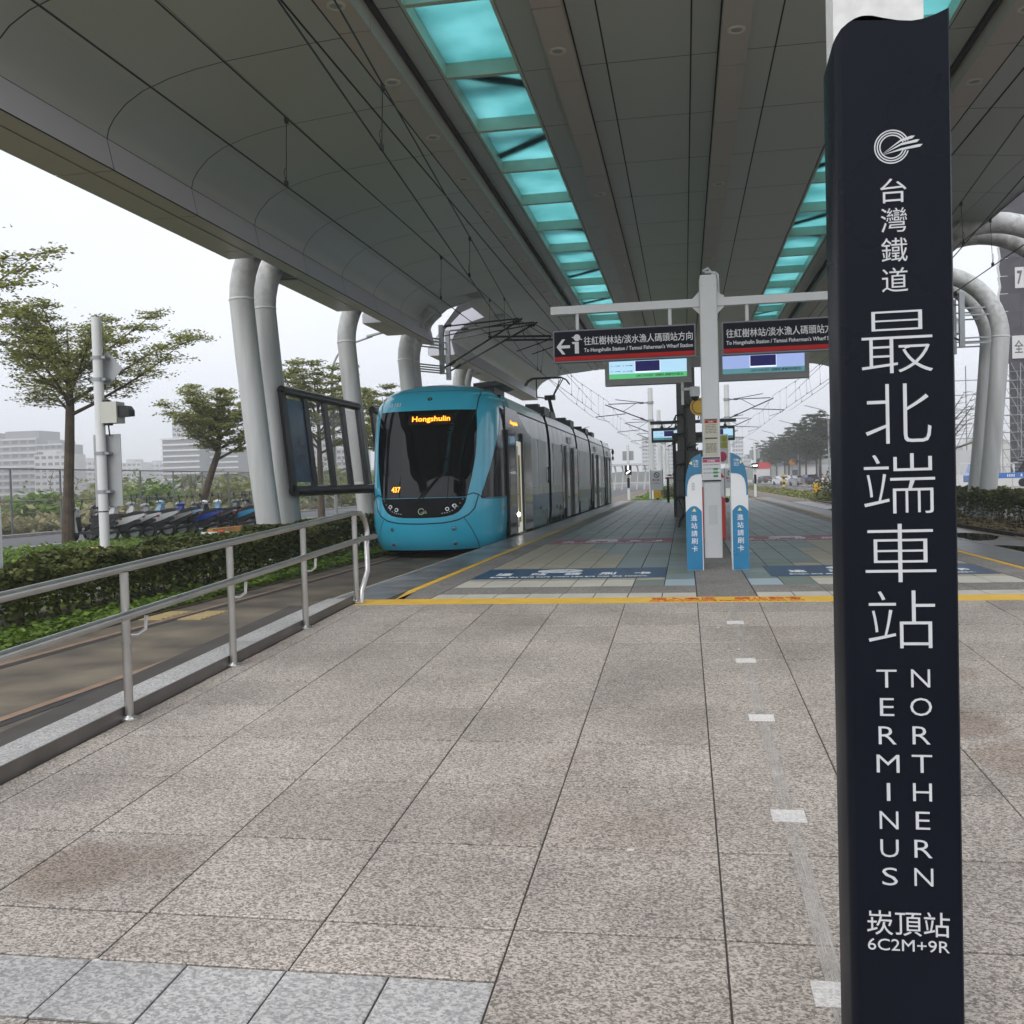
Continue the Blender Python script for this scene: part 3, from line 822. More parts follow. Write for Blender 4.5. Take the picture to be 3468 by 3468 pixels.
# ------------------------------------------------------------------ overhead line
M_wire = mat('overhead_wire', (.02, .02, .02), .5, .3, var=0)
def wire_run(pts_c, pts_m, drops, label, r=.011):
    t = thing('overhead_line', pts_c[0], label, 'overhead wire', 'overhead wires')
    q = MB(); q.tube(pts_c, r, 5, cap=False); q.obj('contact_wire', M_wire, t)
    q = MB(); q.tube(pts_m, r, 5, cap=False); q.obj('messenger_wire', M_wire, t)
    def lerp(pts, y):
        for a, b in zip(pts, pts[1:]):
            if a[1] <= y <= b[1]:
                k = (y - a[1]) / (b[1] - a[1]); return tuple(a[i] + (b[i] - a[i]) * k for i in range(3))
        return pts[-1]
    for y in drops:
        a, b = lerp(pts_c, y), lerp(pts_m, y)
        q = MB(); q.tube([a, b], .006, 4); q.box(a[0] - .02, y - .03, a[2], a[0] + .02, y + .03, a[2] + .07); q.box(b[0] - .02, y - .03, b[2] - .07, b[0] + .02, y + .03, b[2])
        q.tube([(a[0], y, a[2] + .05), (a[0], y - .07, a[2] + .16), (a[0], y - .02, a[2] + .24)], .005, 4)
        q.obj('dropper', M_wire, t)
def run(side):
    s = 1 if side else -1
    X = lambda x: mir(x) + .6 if side else x
    c1 = [(X(-5.2), 1, 5.53), (X(-5.13), 31.5, 5.5), (X(-5.1), 70, 5.5), (X(-5.3), 93, 5.5), (X(-5.0), 116, 5.5), (X(-5.2), 160, 5.5)]
    m1 = [(X(-5.2), 1, 6.45), (X(-5.13), 15, 6.42), (X(-5.1), 31.5, 6.5), (X(-5.1), 50, 6.42), (X(-5.1), 70, 6.95), (X(-5.1), 81, 6.55), (X(-5.3), 93, 6.95), (X(-5.1), 104, 6.55), (X(-5.0), 116, 6.95), (X(-5.2), 160, 6.9)]
    nm_ = 'right' if side else 'left'
    wire_run(c1, m1, [12.9, 21.5, 27, 36, 42, 47, 52, 57, 62, 66, 75, 80, 85, 99, 108], 'thin black overhead wire pair above the %s track, hung under the canopy' % nm_)
    c2 = [(X(-2.75), 1, 5.56), (X(-4.95), 31.5, 5.52), (X(-5.6), 50, 5.6), (X(-6.1), 70, 5.85)]
    m2 = [(X(-2.7), 1, 6.35), (X(-4.75), 29, 6.3), (X(-5.3), 45, 6.5), (X(-6.0), 70, 6.7)]
    wire_run(c2, m2, [11.9, 19.5, 26, 37, 44, 55, 61], 'second overhead wire pair slanting across the %s track to the bracket' % nm_)
run(0); run(1)
def bracket(y, side):
    X = lambda x: mir(x) if side else x
    t = thing('wire_bracket', (X(-8.2), y, 5.2), 'grey and black cantilever bracket holding wires on the %s tube columns' % ('right arched' if side else 'left'), 'wire bracket', 'wire brackets on columns')
    for j, yy in enumerate((y, y + .9)):
        q = MB(); q.box(min(X(-7.6), X(-7.46)), yy - .07, 5.0 - .1 * j, max(X(-7.6), X(-7.46)), yy + .07, 6.55 - .05 * j); q.obj('post', M_galv, t)
        for z in (6.1, 5.9, 5.25, 5.1):
            q = MB(); q.bar((X(-7.55), yy, z), (X(-8.3), yy - (1.3 if not side else 0), z), .05, .04); q.obj('arm', M_galv, t)
        dx = .35 * j
        q = MB()
        q.tube([(X(-7.45), yy, 6.5), (X(-5.0 + dx), yy, 6.62)], .026, 8); q.tube([(X(-7.45), yy, 6.2), (X(-5.1 + dx), yy, 6.55)], .02, 8)
        q.tube([(X(-7.45), yy, 5.2), (X(-4.9 + dx), yy, 6.62)], .03, 8)
        q.tube([(X(-6.0 + dx), yy, 6.1), (X(-4.0 + dx), yy, 6.02)], .034, 8); q.tube([(X(-4.0 + dx), yy, 6.02), (X(-4.1 + dx), yy, 5.9), (X(-5.1 + dx), yy, 5.6)], .02, 6)
        q.tube([(X(-5.4 + dx), yy, 6.4), (X(-5.3 + dx), yy, 6.05)], .015, 5); q.tube([(X(-5.05 + dx), yy, 6.6), (X(-4.2 + dx), yy, 6.05)], .012, 5)
        for x in (-7.3, -5.1): q.lathe((X(x + dx), yy, 6.53), [(.03, -.12), (.07, -.08), (.04, -.04), (.07, 0), (.04, .04), (.07, .08), (.03, .12)], 8, 0, (1, 0, .05))
        q.lathe((X(-7.2), yy, 5.33), [(.03, -.12), (.07, -.08), (.04, -.04), (.07, 0), (.04, .04), (.07, .08), (.03, .12)], 8, 0, (1 if not side else -1, 0, .55))
        q.obj('cantilever', M_black, t, smooth=True)
bracket(31.3, 0); bracket(30.7, 1)
def mast(x, y, side, label):
    t = thing('overhead_mast', (x, y, 0), label, 'mast', 'overhead line masts past the platform')
    q = MB(); q.tube([(0, 0, 0), (0, 0, 7.75)], [.21, .17], 14); 
    s = 1 if side else -1
    o = q.obj('pole', M_offwhite, t, smooth=True); o.matrix_parent_inverse = Matrix()
    q = MB()
    for z in (6.75, 5.5): q.lathe((0, 0, z), [(.2, -.09), (.225, -.08), (.225, .08), (.2, .09)], 14)
    o = q.obj('clamp', M_galv, t); o.matrix_parent_inverse = Matrix()
    q = MB()
    q.tube([(s * .2, 0, 6.75), (s * 2.9, 0, 6.75)], .03, 6); q.tube([(s * .2, 0, 6.72), (s * 2.4, .0, 7.05)], .026, 6)
    q.tube([(s * .2, 0, 5.5), (s * 3.1, 0, 6.72)], .04, 6); q.tube([(s * 1.0, 0, 6.72), (s * 1.9, 0, 6.2)], .02, 5)
    q.tube([(s * 1.7, 0, 6.05), (s * 3.8, 0, 5.9)], .03, 6); q.tube([(s * 3.8, 0, 5.9), (s * 3.6, 0, 5.75), (s * 2.8, 0, 5.52)], .015, 5)
    q.lathe((s * .6, 0, 6.75), [(.03, -.15), (.08, -.1), (.05, -.05), (.08, 0), (.05, .05), (.08, .1), (.03, .15)], 8, 0, (1, 0, 0))
    q.lathe((s * .6, 0, 5.67), [(.03, -.15), (.08, -.1), (.05, -.05), (.08, 0), (.05, .05), (.08, .1), (.03, .15)], 8, 0, (s * 1, 0, .42))
    o = q.obj('cantilever', M_black, t, smooth=True); o.matrix_parent_inverse = Matrix()
    return t
mast(-2.2, 70, 0, 'white overhead mast past the platform end with arms to the left, the nearest one')
mast(2.95, 70, 1, 'white overhead mast past the platform end with arms to the right, the nearest one')
for i, y in enumerate((93, 116, 139)):
    mast(-2.2, y, 0, 'white overhead mast with arms to the left, number %s behind the nearest mast' % ('one', 'two', 'three')[i])
    mast(2.95, y, 1, 'white overhead mast with arms to the right, number %s behind the nearest mast' % ('one', 'two', 'three')[i])

# ------------------------------------------------------------------ sign mast, boards and screens
px0, px1, py0, py1 = .281, .507, 14.7, 14.93
t = thing('sign_mast', (.394, 14.8, PZ), 'white square steel mast with two side arms between the card gates', 'mast')
q = MB(); q.box(px0, py0, PZ, px1, py1, 4.35); q.obj('post', M_white, t)
q = MB(); q.box(px0 - .012, py0 + .02, PZ, px0, py1 - .02, 4.3); q.box(px1, py0 + .02, PZ, px1 + .012, py1 - .02, 4.3); q.obj('cover_strip', M_offwhite, t)
q = MB(); q.box(px0 + .05, py0 - .004, .78, px1 - .05, py0, 1.06); q.obj('access_panel', M_offwhite, t)
q = MB()
for z in (.5, 1.3, 2.6, 3.4, 4.2):
    for x in (px0 + .02, px1 - .02): q.lathe((x, py0, z), [(.006, 0), (.005, -.004), (0, -.005)], 6, 0, (0, 1, 0))
q.obj('rivet', M_galv, t)
for s_ in (-1, 1):
    xa = px0 if s_ < 0 else px1
    q = MB(); x0, x1 = sorted((xa, -1.887 if s_ < 0 else 2.67)); q.box(x0, 14.76, 3.915, x1, 14.88, 4.03); q.obj('arm', M_white, t)
    for zz, sg in ((4.03, 1), (3.915, -1)):
        q = MB(); q.prism([(0, 0), (s_ * .12, 0), (0, sg * .12)], (xa, 14.80, zz), (1, 0, 0), (0, 0, 1), (0, .012, 0)); q.obj('gusset', M_white, t, recalc=True)
q = MB(); q.tube([(.40, 14.95, 4.2), (.47, 15.0, 4.42), (.40, 14.98, 4.5), (.33, 14.95, 4.45)][::-1], .018, 8)
q.tube([(.36, 14.98, 4.44), (.5, 15.0, 4.44), (.545, 15.0, 4.40), (.55, 15.0, 4.1)], .018, 8); q.lathe((.56, 15.0, 4.0), [(.07, .1), (.075, .02), (.06, -.04), (0, -.07)], 12); q.obj('cable_loop', M_white, t, smooth=True)
M_signf = mat('sign_frame', (.16, .15, .17), .35, .3, var=.05)
M_signk = mat('sign_black', (.010, .011, .02), .6, var=.05, spec=.15)
M_signr = mat('sign_red', (.50, .02, .018), .6, var=.05, spec=.2)
M_sw = mat('sign_white', (.78, .79, .80), .5, var=0)
def board(x0, x1, full, label):
    t = thing('direction_sign', ((x0 + x1) / 2, 14.8, 3.2), label, 'sign', 'hanging direction signs')
    z0, z1 = 3.205, 3.675
    q = MB(); q.box(x0, 14.76, z0, x1, 14.88, z1); q.obj('frame', M_signf, t)
    q = MB(); q.box(x0 + .02, 14.755, z0 + .02, x1 - .02, 14.762, z1 - .02); q.obj('face', M_signk, t)
    q = MB(); q.box(x0 + .025, 14.752, z0 + .025, x1 - .025, 14.756, z0 + .085); q.obj('red_band', M_signr, t)
    for x in (x0 + .36, x1 - .36):
        q = MB(); q.tube([(x, 14.82, z1), (x, 14.82, 3.915)], .026, 10); q.obj('hanger', M_white, t, smooth=True)
    tx0 = x0 + .455 if full else x0 + .06
    W = 1.57
    text('往紅樹林站/淡水漁人碼頭站方向', M_sw, t, (tx0 + W / 2, 14.754, 3.505), (1, 0, 0), (0, 0, 1), fit=(W, .125), bold=.008)
    text('To Hongshulin Station / Tamsui Fisherman\'s Wharf Station', M_sw, t, (tx0 + W / 2, 14.754, 3.365), (1, 0, 0), (0, 0, 1), fit=(W, .075), bold=.018)
    ax = x0 + .05 if full else x1 - .42
    if full:
        a = MB(); a.prism([(0, .11), (.085, .22), (.13, .22), (.065, .132), (.2, .132), (.2, .088), (.065, .088), (.13, 0), (.085, 0)], (x0 + .05, 14.754, 3.325), (1, 0, 0), (0, 0, 1), (0, -.002, 0)); a.obj('arrow', M_sw, t, recalc=True)
    else:
        a = MB(); a.prism([(0, .11), (-.085, .22), (-.13, .22), (-.065, .132), (-.2, .132), (-.2, .088), (-.065, .088), (-.13, 0), (-.085, 0)], (x1 - .05, 14.754, 3.325), (1, 0, 0), (0, 0, 1), (0, -.002, 0)); a.obj('arrow', M_sw, t, recalc=True)
    px = x0 + .35 if full else x1 - .36
    a = MB()
    a.prism([(-.03, .03), (.03, .03), (.03, .2), (-.075, .2), (-.06, .17), (-.03, .17)], (px, 14.754, 3.30), (1, 0, 0), (0, 0, 1), (0, -.002, 0))
    a.prism([(.05 * cos(2 * pi * i / 16), .05 * sin(2 * pi * i / 16)) for i in range(16)], (px + .005, 14.754, 3.56), (1, 0, 0), (0, 0, 1), (0, -.002, 0))
    a.prism([(-.075, .262), (.075, .222), (.078, .236), (-.072, .276)], (px + .005, 14.7535, 3.30), (1, 0, 0), (0, 0, 1), (0, -.002, 0))
    a.obj('figure_symbol', M_sw, t, recalc=True)
board(-1.862, .205, True, 'black direction sign with white left arrow hanging left of the white mast')
board(.575, 2.65, False, 'black direction sign hanging right of the white mast, half hidden by the dark pylon')

def em(name, c, e): return mat(name, c, .4, var=0, emit=e)
E_lb, E_navy, E_green, E_lav, E_teal = em('screen_light_blue', (.42, .66, .85), .6), em('screen_navy', (.015, .015, .09), .5), em('screen_green', (.10, .50, .19), .55), em('screen_lavender', (.33, .42, .75), .55), em('screen_teal', (.10, .27, .30), .5)
E_dk = em('screen_dark_text', (.01, .03, .09), .05); E_pale = em('screen_white', (.8, .85, .9), .7)
M_case = mat('display_case', (.36, .37, .36), .4, var=.06)
M_case2 = mat('dark_display_case', (.05, .06, .065), .4, var=.06)
def display(x0, x1, y, z0, z1, bodym, pal, label, right, arm):
    t = thing('passenger_display', ((x0 + x1) / 2, y, z0), label, 'display screen', 'passenger information displays')
    q = MB(); q.box(x0, y, z0, x1, y + .22, z1); q.obj('case', bodym, t)
    w_, h_ = x1 - x0, z1 - z0
    a, b, c, d = x0 + .07, x1 - .07, z0 + .1, z1 - .08
    q = MB(); q.box(a, y - .004, c, b, y, d); q.obj('screen', pal[0], t)
    band = .1 * (d - c) / .55 + .02
    q = MB(); q.box(a, y - .007, c, b, y - .0042, c + band); bo = q.obj('banner', pal[1], t)
    q = MB(); q.box(a + (b - a) * .34, y - .007, c + band + .03, a + (b - a) * .655, y - .0042, d - .12 * (d - c)); q.obj('video_window', E_navy, t)
    q = MB(); q.box(a + (b - a) * .335, y - .006, c + band + .01, a + (b - a) * .66, y - .0042, d - .115 * (d - c)); q.obj('video_frame', E_pale, t)
    q = MB(); q.box(a, y - .007, d - .1 * (d - c), b, y - .0042, d); q.obj('title_bar', E_dk, t)
    fz = d - c
    text('QRCODE且傳送簡訊,感謝您的配合。', E_dk, t, (a + (b - a) * .66, y - .008, c + band / 2), (1, 0, 0), (0, 0, 1), fit=((b - a) * .62, band * .62), bold=.012, ext=.001)
    text('公車訊息' if not right else '下一列車', E_pale, t, (a + (b - a) * .76, y - .008, d - .05 * fz), (1, 0, 0), (0, 0, 1), fit=((b - a) * .12, fz * .06), bold=.01, ext=.001)
    if not right:
        for k, (n1, n2) in enumerate((('下一列車', '4 分鐘'), ('下一列車', '23 分鐘'))):
            zz = c + band + (d - c - band) * (.55 - .38 * k)
            text(n1, E_dk, t, (a + (b - a) * .08, y - .008, zz), (1, 0, 0), (0, 0, 1), fit=((b - a) * .13, fz * .05), bold=.014, ext=.001)
            text(n2, E_dk, t, (a + (b - a) * .24, y - .008, zz), (1, 0, 0), (0, 0, 1), fit=((b - a) * .13, fz * .055), bold=.014, ext=.001)
    if arm:
        for x in (x0 + .3 * w_, x0 + .7 * w_):
            q = MB(); q.tube([(x, y + .1, z1), (x, y + .1, z1 + .13)], .03, 8); q.lathe((x, y + .1, z1 + .02), [(.07, -.02), (.05, .04), (.02, .06)], 10); q.obj('hanger', bodym, t)
    return t
display(-1.205, .145, 16.0, 2.955, 3.44, M_case, (E_lb, E_green), 'grey passenger display with green banner behind the left sign', False, False)
display(.555, 1.925, 16.0, 2.955, 3.44, M_case, (E_lav, E_teal), 'grey passenger display with lavender screen behind the right sign', True, False)
t = thing('display_post', (.36, 16.2, PZ), 'grey post carrying the two displays behind the white mast', 'post')
q = MB(); q.box(.30, 16.05, PZ, .46, 16.2, 3.9); q.obj('post', M_case, t)
for a, b in ((.145, .30), (.46, .555)):
    q = MB(); q.box(a, 16.08, 3.2, b, 16.16, 3.35); q.obj('arm', M_case, t)
display(-1.21, .12, 39, 2.86, 3.42, M_case2, (E_lb, E_teal), 'small dark passenger display farther down the platform, left of the column', False, True)
display(.75, 1.92, 39, 2.86, 3.42, M_case2, (E_lb, E_teal), 'small dark passenger display farther down the platform, right of the white mast', True, True)
t = thing('display_beam', (.4, 39, 3.55), 'dark crossbeam holding the far pair of displays', 'beam')
q = MB(); q.box(-1.25, 39.04, 3.56, 1.98, 39.2, 3.68); q.obj('beam', M_case2, t)
q = MB(); q.box(.3, 39.05, PZ, .46, 39.19, 3.555); q.obj('post', M_case2, t)

# notices on the mast
M_cream = mat('cream_paper', (.62, .59, .47), .6, var=.06)
M_ink = mat('printed_ink', (.07, .07, .075), .6, var=0)
M_pink = mat('printed_pink', (.55, .06, .14), .5, var=0)
M_green = mat('printed_green', (.05, .32, .09), .5, var=0)
def notice(x0, x1, z0, z1, y, base, label, lines, head, hc, title):
    t = thing('notice_sheet', ((x0 + x1) / 2, y, z0), label, 'notice')
    q = MB(); q.box(x0, y - .008, z0, x1, y, z1); q.obj('sheet', base, t)
    h = z1 - z0; w_ = x1 - x0; f = y - .010
    q = MB(); q.box(x0 + .01, f, z1 - .10 * h, x1 - .01, y - .0082, z1 - .03 * h); q.obj('title_strip', M_ink, t)
    if hc: q = MB(); q.box(x0 + .012, f, z1 - .25 * h, x1 - .012, y - .0082, z1 - .115 * h); q.obj('headline_band', hc, t)
    if title: text(title, M_sw, t, ((x0 + x1) / 2, f - .0008, z1 - .183 * h), (1, 0, 0), (0, 0, 1), fit=(w_ * .42, .09 * h), bold=.02, ext=.0008)
    text('Danhai LRT', M_sw, t, ((x0 + x1) / 2, f - .0008, z1 - .066 * h), (1, 0, 0), (0, 0, 1), fit=(w_ * .3, .035 * h), bold=.01, ext=.0008) if 0 else None
    q = MB()
    for k in range(lines):
        zz = z1 - (.36 + .52 * k / max(1, lines)) * h
        xx = x0 + .02
        while xx < x1 - .03:
            L_ = R.uniform(.02, .07); q.box(xx, f, zz, min(x1 - .02, xx + L_), y - .0082, zz + .007); xx += L_ + .008
    q.obj('print_line', M_ink, t); return t
notice(px0 + .012, px1 - .02, 2.04, 2.30, py0, M_cream, 'cream notice with red headline, topmost paper on the white mast', 6, 0, M_signr, '公告事項')
notice(px0 + .012, px1 - .02, 1.765, 2.035, py0, M_cream, 'cream notice with a small drawing, middle paper on the white mast', 8, 0, None, None)
t = notice(px0 - .03, px1 + .01, 1.42, 1.755, py0 - .03, M_white, 'white notice board with pink headline and green marks on the mast', 3, 0, M_pink, '防疫宣導站')
q = MB()
for k in range(3): q.box(.41, py0 - .041, 1.56 - .05 * k, .475, py0 - .0382, 1.59 - .05 * k)
q.obj('green_mark', M_green, t)
q = MB(); q.box(px0 - .03, py0 - .03, 1.40, px1 + .01, py0 - .002, 1.42); q.obj('ledge', M_dark, t)

# ------------------------------------------------------------------ card gates
M_gw = mat('gate_white', (.74, .75, .76), .25, var=.03, coat=.3)
M_gb = mat('gate_blue', (.012, .16, .30), .3, var=.05, coat=.3)
M_gb2 = mat('gate_light_blue', (.015, .19, .37), .3, var=.05, coat=.3)
M_cy = mat('pale_yellow_print', (.72, .66, .30), .5, var=0)
def gate(flip, label):
    X = (lambda x: .78 - x) if flip else (lambda x: x)
    t = thing('card_gate', (X(.667), 12.9, PZ), label, 'card gate', 'card gates at the platform entrance')
    top = [(.568, 1.757), (.60, 1.748), (.64, 1.728), (.685, 1.70), (.712, 1.65), (.74, 1.57), (.76, 1.48), (.77, 1.38), (.772, 1.23)]
    body = [(.565, PZ), (.769, PZ)] + top[::-1]
    y = 12.75
    q = MB(); q.prism([(X(a), b) for a, b in body], (0, y, 0), (1, 0, 0), (0, 0, 1), (0, .3, 0)); q.obj('body', M_gw, t, recalc=True)
    up = top + [(.752, 1.225), (.751, 1.30), (.746, 1.36), (.728, 1.43), (.695, 1.475), (.65, 1.497), (.568, 1.505)]
    q = MB(); q.prism([(X(a), b) for a, b in up], (0, y - .006, 0), (1, 0, 0), (0, 0, 1), (0, .312, 0)); q.obj('upper_panel', M_gb, t, recalc=True)
    lo = [(.576, PZ + .005), (.7685, PZ + .005), (.7705, 1.03), (.745, 1.062), (.715, 1.09), (.69, 1.101), (.668, 1.104), (.645, 1.10), (.62, 1.083), (.597, 1.06), (.577, 1.034)]
    q = MB(); q.prism([(X(a), b) for a, b in lo], (0, y - .006, 0), (1, 0, 0), (0, 0, 1), (0, .01, 0)); q.obj('lower_panel', M_gb2, t, recalc=True)
    f = y - .007
    for i, ch in enumerate('進站請刷卡'):
        text(ch, M_sw, t, (X(.672), f, .955 - .0965 * i), (1, 0, 0), (0, 0, 1), fit=(.075, .075), bold=.006, name='character')
    q = MB(); q.prism([(-.026, 0), (.026, 0), (0, .042)], (X(.668), f, 1.035), (1, 0, 0), (0, 0, 1), (0, -.0015, 0)); q.obj('triangle', M_cy, t, recalc=True)
    s = -1 if flip else 1
    q = MB(); q.prism([(0, -.026), (0, .026), (s * .042, 0)], (X(.68), f, 1.64), (1, 0, 0), (0, 0, 1), (0, -.0015, 0)); q.obj('triangle', M_cy, t, recalc=True)
    text('行動', M_sw, t, (X(.637), f, 1.662), (1, 0, 0), (0, 0, 1), fit=(.062, .034), bold=.0, name='character')
    text('支付', M_sw, t, (X(.637), f, 1.622), (1, 0, 0), (0, 0, 1), fit=(.062, .034), bold=.0, name='character')
    q = MB(); q.box(min(X(.606), X(.668)), f - .001, 1.594, max(X(.606), X(.668)), f + .001, 1.598); q.obj('underline', M_sw, t)
    if flip:
        q = MB()
        for k in range(5): q.box(.085, y - .004, 1.305 + .02 * k, .125, y + .001, 1.313 + .02 * k)
        q.obj('speaker_slot', M_grey, t)
    q = MB(); q.box(min(X(.6), X(.74)), y - .0, 0.25, max(X(.6), X(.74)), y + .28, PZ + .001); q.obj('foot', M_galv, t)
gate(True, 'blue and white card gate panel with speaker slots, left of the white mast')
gate(False, 'blue and white card gate panel without slots, right of the white mast')

# things behind the mast
t = thing('ticket_machine', (.52, 19.4, PZ), 'red and white ticket machine partly hidden behind the white mast', 'ticket machine')
q = MB(); q.box(.3, 19.2, PZ, .73, 19.8, 1.62); q.obj('body', M_gw, t)
q = MB(); q.prism([(.3, PZ), (.745, PZ), (.745, 1.05), (.66, 1.12), (.3, 1.3)], (0, 19.19, 0), (1, 0, 0), (0, 0, 1), (0, .6, 0)); q.obj('lower_panel', M_red, t, recalc=True)
q = MB(); q.prism([(.3, 1.62), (.62, 1.62), (.745, 1.45), (.3, 1.45)], (0, 19.19, 0), (1, 0, 0), (0, 0, 1), (0, .6, 0)); q.obj('upper_panel', M_red, t, recalc=True)
q = MB(); q.lathe((.78, 19.5, 1.02), [(0, -.05), (.05, -.05), (.05, .05), (0, .05)], 12, 0, (0, 1, 0)); q.obj('knob', M_black, t)
t = thing('station_map_sign', (.76, 20.2, 1.6), 'yellow and pink station poster panel right of the white mast', 'sign')
q = MB(); q.box(.66, 20.2, PZ, .7, 20.24, 2.35); q.obj('stand', M_galv, t)
q = MB(); q.box(.62, 20.16, 1.72, .86, 20.19, 2.3); q.obj('plate', M_white, t)
M_lime = mat('lime_print', (.38, .42, .05), .5, var=.1)
for k in range(4):
    q = MB(); q.box(.64 + .105 * (k % 2), 20.155, 2.03 + .125 * (k // 2), .735 + .105 * (k % 2), 20.16, 2.145 + .125 * (k // 2)); q.obj('lime_block', M_lime, t)
q = MB(); q.prism([(.085 * cos(2 * pi * i / 18), .1 * sin(2 * pi * i / 18)) for i in range(18)], (.745, 20.158, 1.86), (1, 0, 0), (0, 0, 1), (0, -.003, 0)); q.obj('round_emblem', M_pink, t, recalc=True)
t = thing('round_sign', (.24, 16.3, 2.5), 'round yellow sign peeking out left of the white mast', 'sign')
q = MB(); q.lathe((.25, 15.9, 2.56), [(0, -.012), (.135, -.012), (.14, 0), (.135, .012), (0, .012)], 28, 0, (0, 1, 0)); q.obj('disc', M_yellow, t)
q = MB(); q.lathe((.25, 15.885, 2.56), [(.1, 0), (.1, -.004), (.112, -.004), (.112, 0)], 28, 0, (0, 1, 0)); q.obj('ring', M_ink, t)
q = MB(); q.tube([(.28, 15.95, 2.3), (.28, 15.95, 2.56)], .02, 8); q.obj('bracket', M_galv, t)
t = thing('dome_camera', (.19, 16.0, 2.75), 'white dome camera hanging left of the white mast under the display', 'security camera')
q = MB(); q.lathe((.19, 15.9, 2.78), [(0, .1), (.075, .09), (.08, 0), (.07, -.06), (.0, -.06)], 14); q.obj('housing', M_white, t, smooth=True)
q = MB(); q.lathe((.19, 15.9, 2.72), [(.065, 0), (.055, -.04), (.03, -.065), (0, -.07)], 14); q.obj('dome', M_glass, t, smooth=True)
q = MB(); q.box(.0, 15.88, 2.82, .19, 15.95, 2.86); q.box(-.02, 15.88, 2.6, .02, 15.95, 2.95); q.obj('bracket', M_white, t)
M_colm = mat('dark_column_panel', (.085, .085, .075), .4, .2, var=.12, vs=1)
t = thing('canopy_post', (.05, 27, PZ), 'dark grey square post in the middle of the platform with iron foliage', 'column')
q = MB(); q.box(-.165, 27, PZ, .32, 27.5, 4.6); q.obj('post', M_colm, t)
q = MB()
for z in (1.4, 2.2, 3.6): q.box(-.168, 26.997, z, .322, 27.503, z + .012)
q.obj('joint', M_dark, t)
t = thing('iron_foliage', (-.1, 26.9, 1.8), 'black wrought iron branches with leaves on the dark platform post', 'ornament')
q = MB()
def leafp(q, x, z, a, s):
    P = [(0, 0), (.3, .12), (.65, .1), (1, 0), (.65, -.1), (.3, -.12)]
    q.prism([(x + s * (p * cos(a) - r_ * sin(a)), z + s * (p * sin(a) + r_ * cos(a))) for p, r_ in P], (0, 26.9, 0), (1, 0, 0), (0, 0, 1), (0, .012, 0))
for (z0, sg) in ((3.05, -1), (2.55, -1), (2.2, 1), (1.75, -1), (3.3, 1)):
    pts = [(.05 + sg * .06 * i, 26.9, z0 + .09 * i - .02 * i * i + .03 * sin(i * 2)) for i in range(7)]
    q.tube(pts, [.03 - .003 * i for i in range(7)], 6)
    for i in range(1, 7):
        leafp(q, pts[i][0], pts[i][2], R.uniform(-.6, 2.2) if i % 2 else R.uniform(2.5, 4.6), R.uniform(.12, .2))
q.tube([(.06, 26.95, .4), (.04, 26.93, 1.4), (.08, 26.93, 2.4), (.04, 26.93, 3.4)], [.06, .05, .045, .03], 7)
q.obj('branch', M_black, t, recalc=True)
t = thing('park_bench', (.1, 24.4, PZ), 'black cast iron bench with slats beside the dark platform post', 'bench')
for y in (24.1, 25.5):
    q = MB()
    q.tube([(-.16, y, PZ), (-.10, y, .45), (-.02, y, .58), (.25, y, .62), (.30, y, .45), (.38, y, PZ)], .03, 7)
    q.tube([(-.17, y, .93), (-.2, y, .98), (-.12, y, 1.0), (.1, y, .98), (.28, y, .95), (.36, y, 1.2)], .026, 7); q.tube([(-.13, y, .95), (-.06, y, .78), (-.02, y, .6)], .025, 7)
    q.obj('leg', M_black, t, smooth=True)
for k in range(5):
    q = MB(); q.box(-.08 + .08 * k, 24.0, .735, -.015 + .08 * k, 25.6, .765); q.obj('slat', mat('bench_wood', (.10, .06, .03), .6, var=.3, vs=6) if k == 0 else bpy.data.materials['bench_wood'], t)
for k in range(3):
    q = MB(); q.box(.30 + .02 * k, 24.0, .84 + .11 * k, .33 + .02 * k, 25.6, .91 + .11 * k); q.obj('slat', bpy.data.materials['bench_wood'], t)
t = thing('shelter_wall', (.1, 32, PZ), 'dark glazed shelter wall with black frame in the middle of the platform', 'shelter')
q = MB()
for y in (30.5, 33, 36): q.box(-.33, y, PZ, -.27, y + .06, 2.75)
q.box(-.34, 30.4, 2.7, .9, 36.2, 2.82); q.obj('frame', M_black, t)
for y in (30.56, 33.06):
    q = MB(); q.box(-.305, y + .03, .5, -.295, y + 2.4, 2.6); q.obj('pane', mat('teal_wall_glass', (.05, .17, .19), .1, var=.1) if y < 31 else bpy.data.materials['teal_wall_glass'], t)
q = MB(); q.box(-.25, 31, PZ, .6, 36, 2.3); q.obj('cabinet', mat('cabinet_grey', (.12, .13, .13), .4, var=.1), t)

# ------------------------------------------------------------------ dark pylon with engraved lettering
M_pyl = mat('pylon_navy', (.0058, .0078, .0135), .36, .0, var=.10, vs=1.4, bump=.05, bs=240, spec=.10)
M_pylw = mat('pylon_lettering', (.58, .60, .62), .5, var=.06, vs=20)
M_pyle = mat('pylon_letter_shade', (.005, .006, .008), .5, var=0)
t = thing('name_pylon', (.48, 2.49, 0), 'dark navy pylon with white vertical lettering and wavy top, right foreground', 'sign')
q = MB()
n = 30
def wav(x):
    T_ = [(.352, 2.428), (.36, 2.443), (.372, 2.457), (.388, 2.470), (.405, 2.479), (.42, 2.482), (.44, 2.480), (.465, 2.472), (.495, 2.464), (.525, 2.460), (.55, 2.462), (.575, 2.469), (.592, 2.476), (.606, 2.482)]
    for (a, za), (b, zb) in zip(T_, T_[1:]):
        if x <= b: return za + (zb - za) * max(0, (x - a)) / (b - a)
    return T_[-1][1]
def ring(z):        # plan outline, chamfered front edges, and the wave at the top
    return [(.372, 2.4), (.601, 2.4), (.605, 2.406), (.605, 2.575), (.36, 2.59), (.356, 2.585), (.356, 2.425)]
out = []
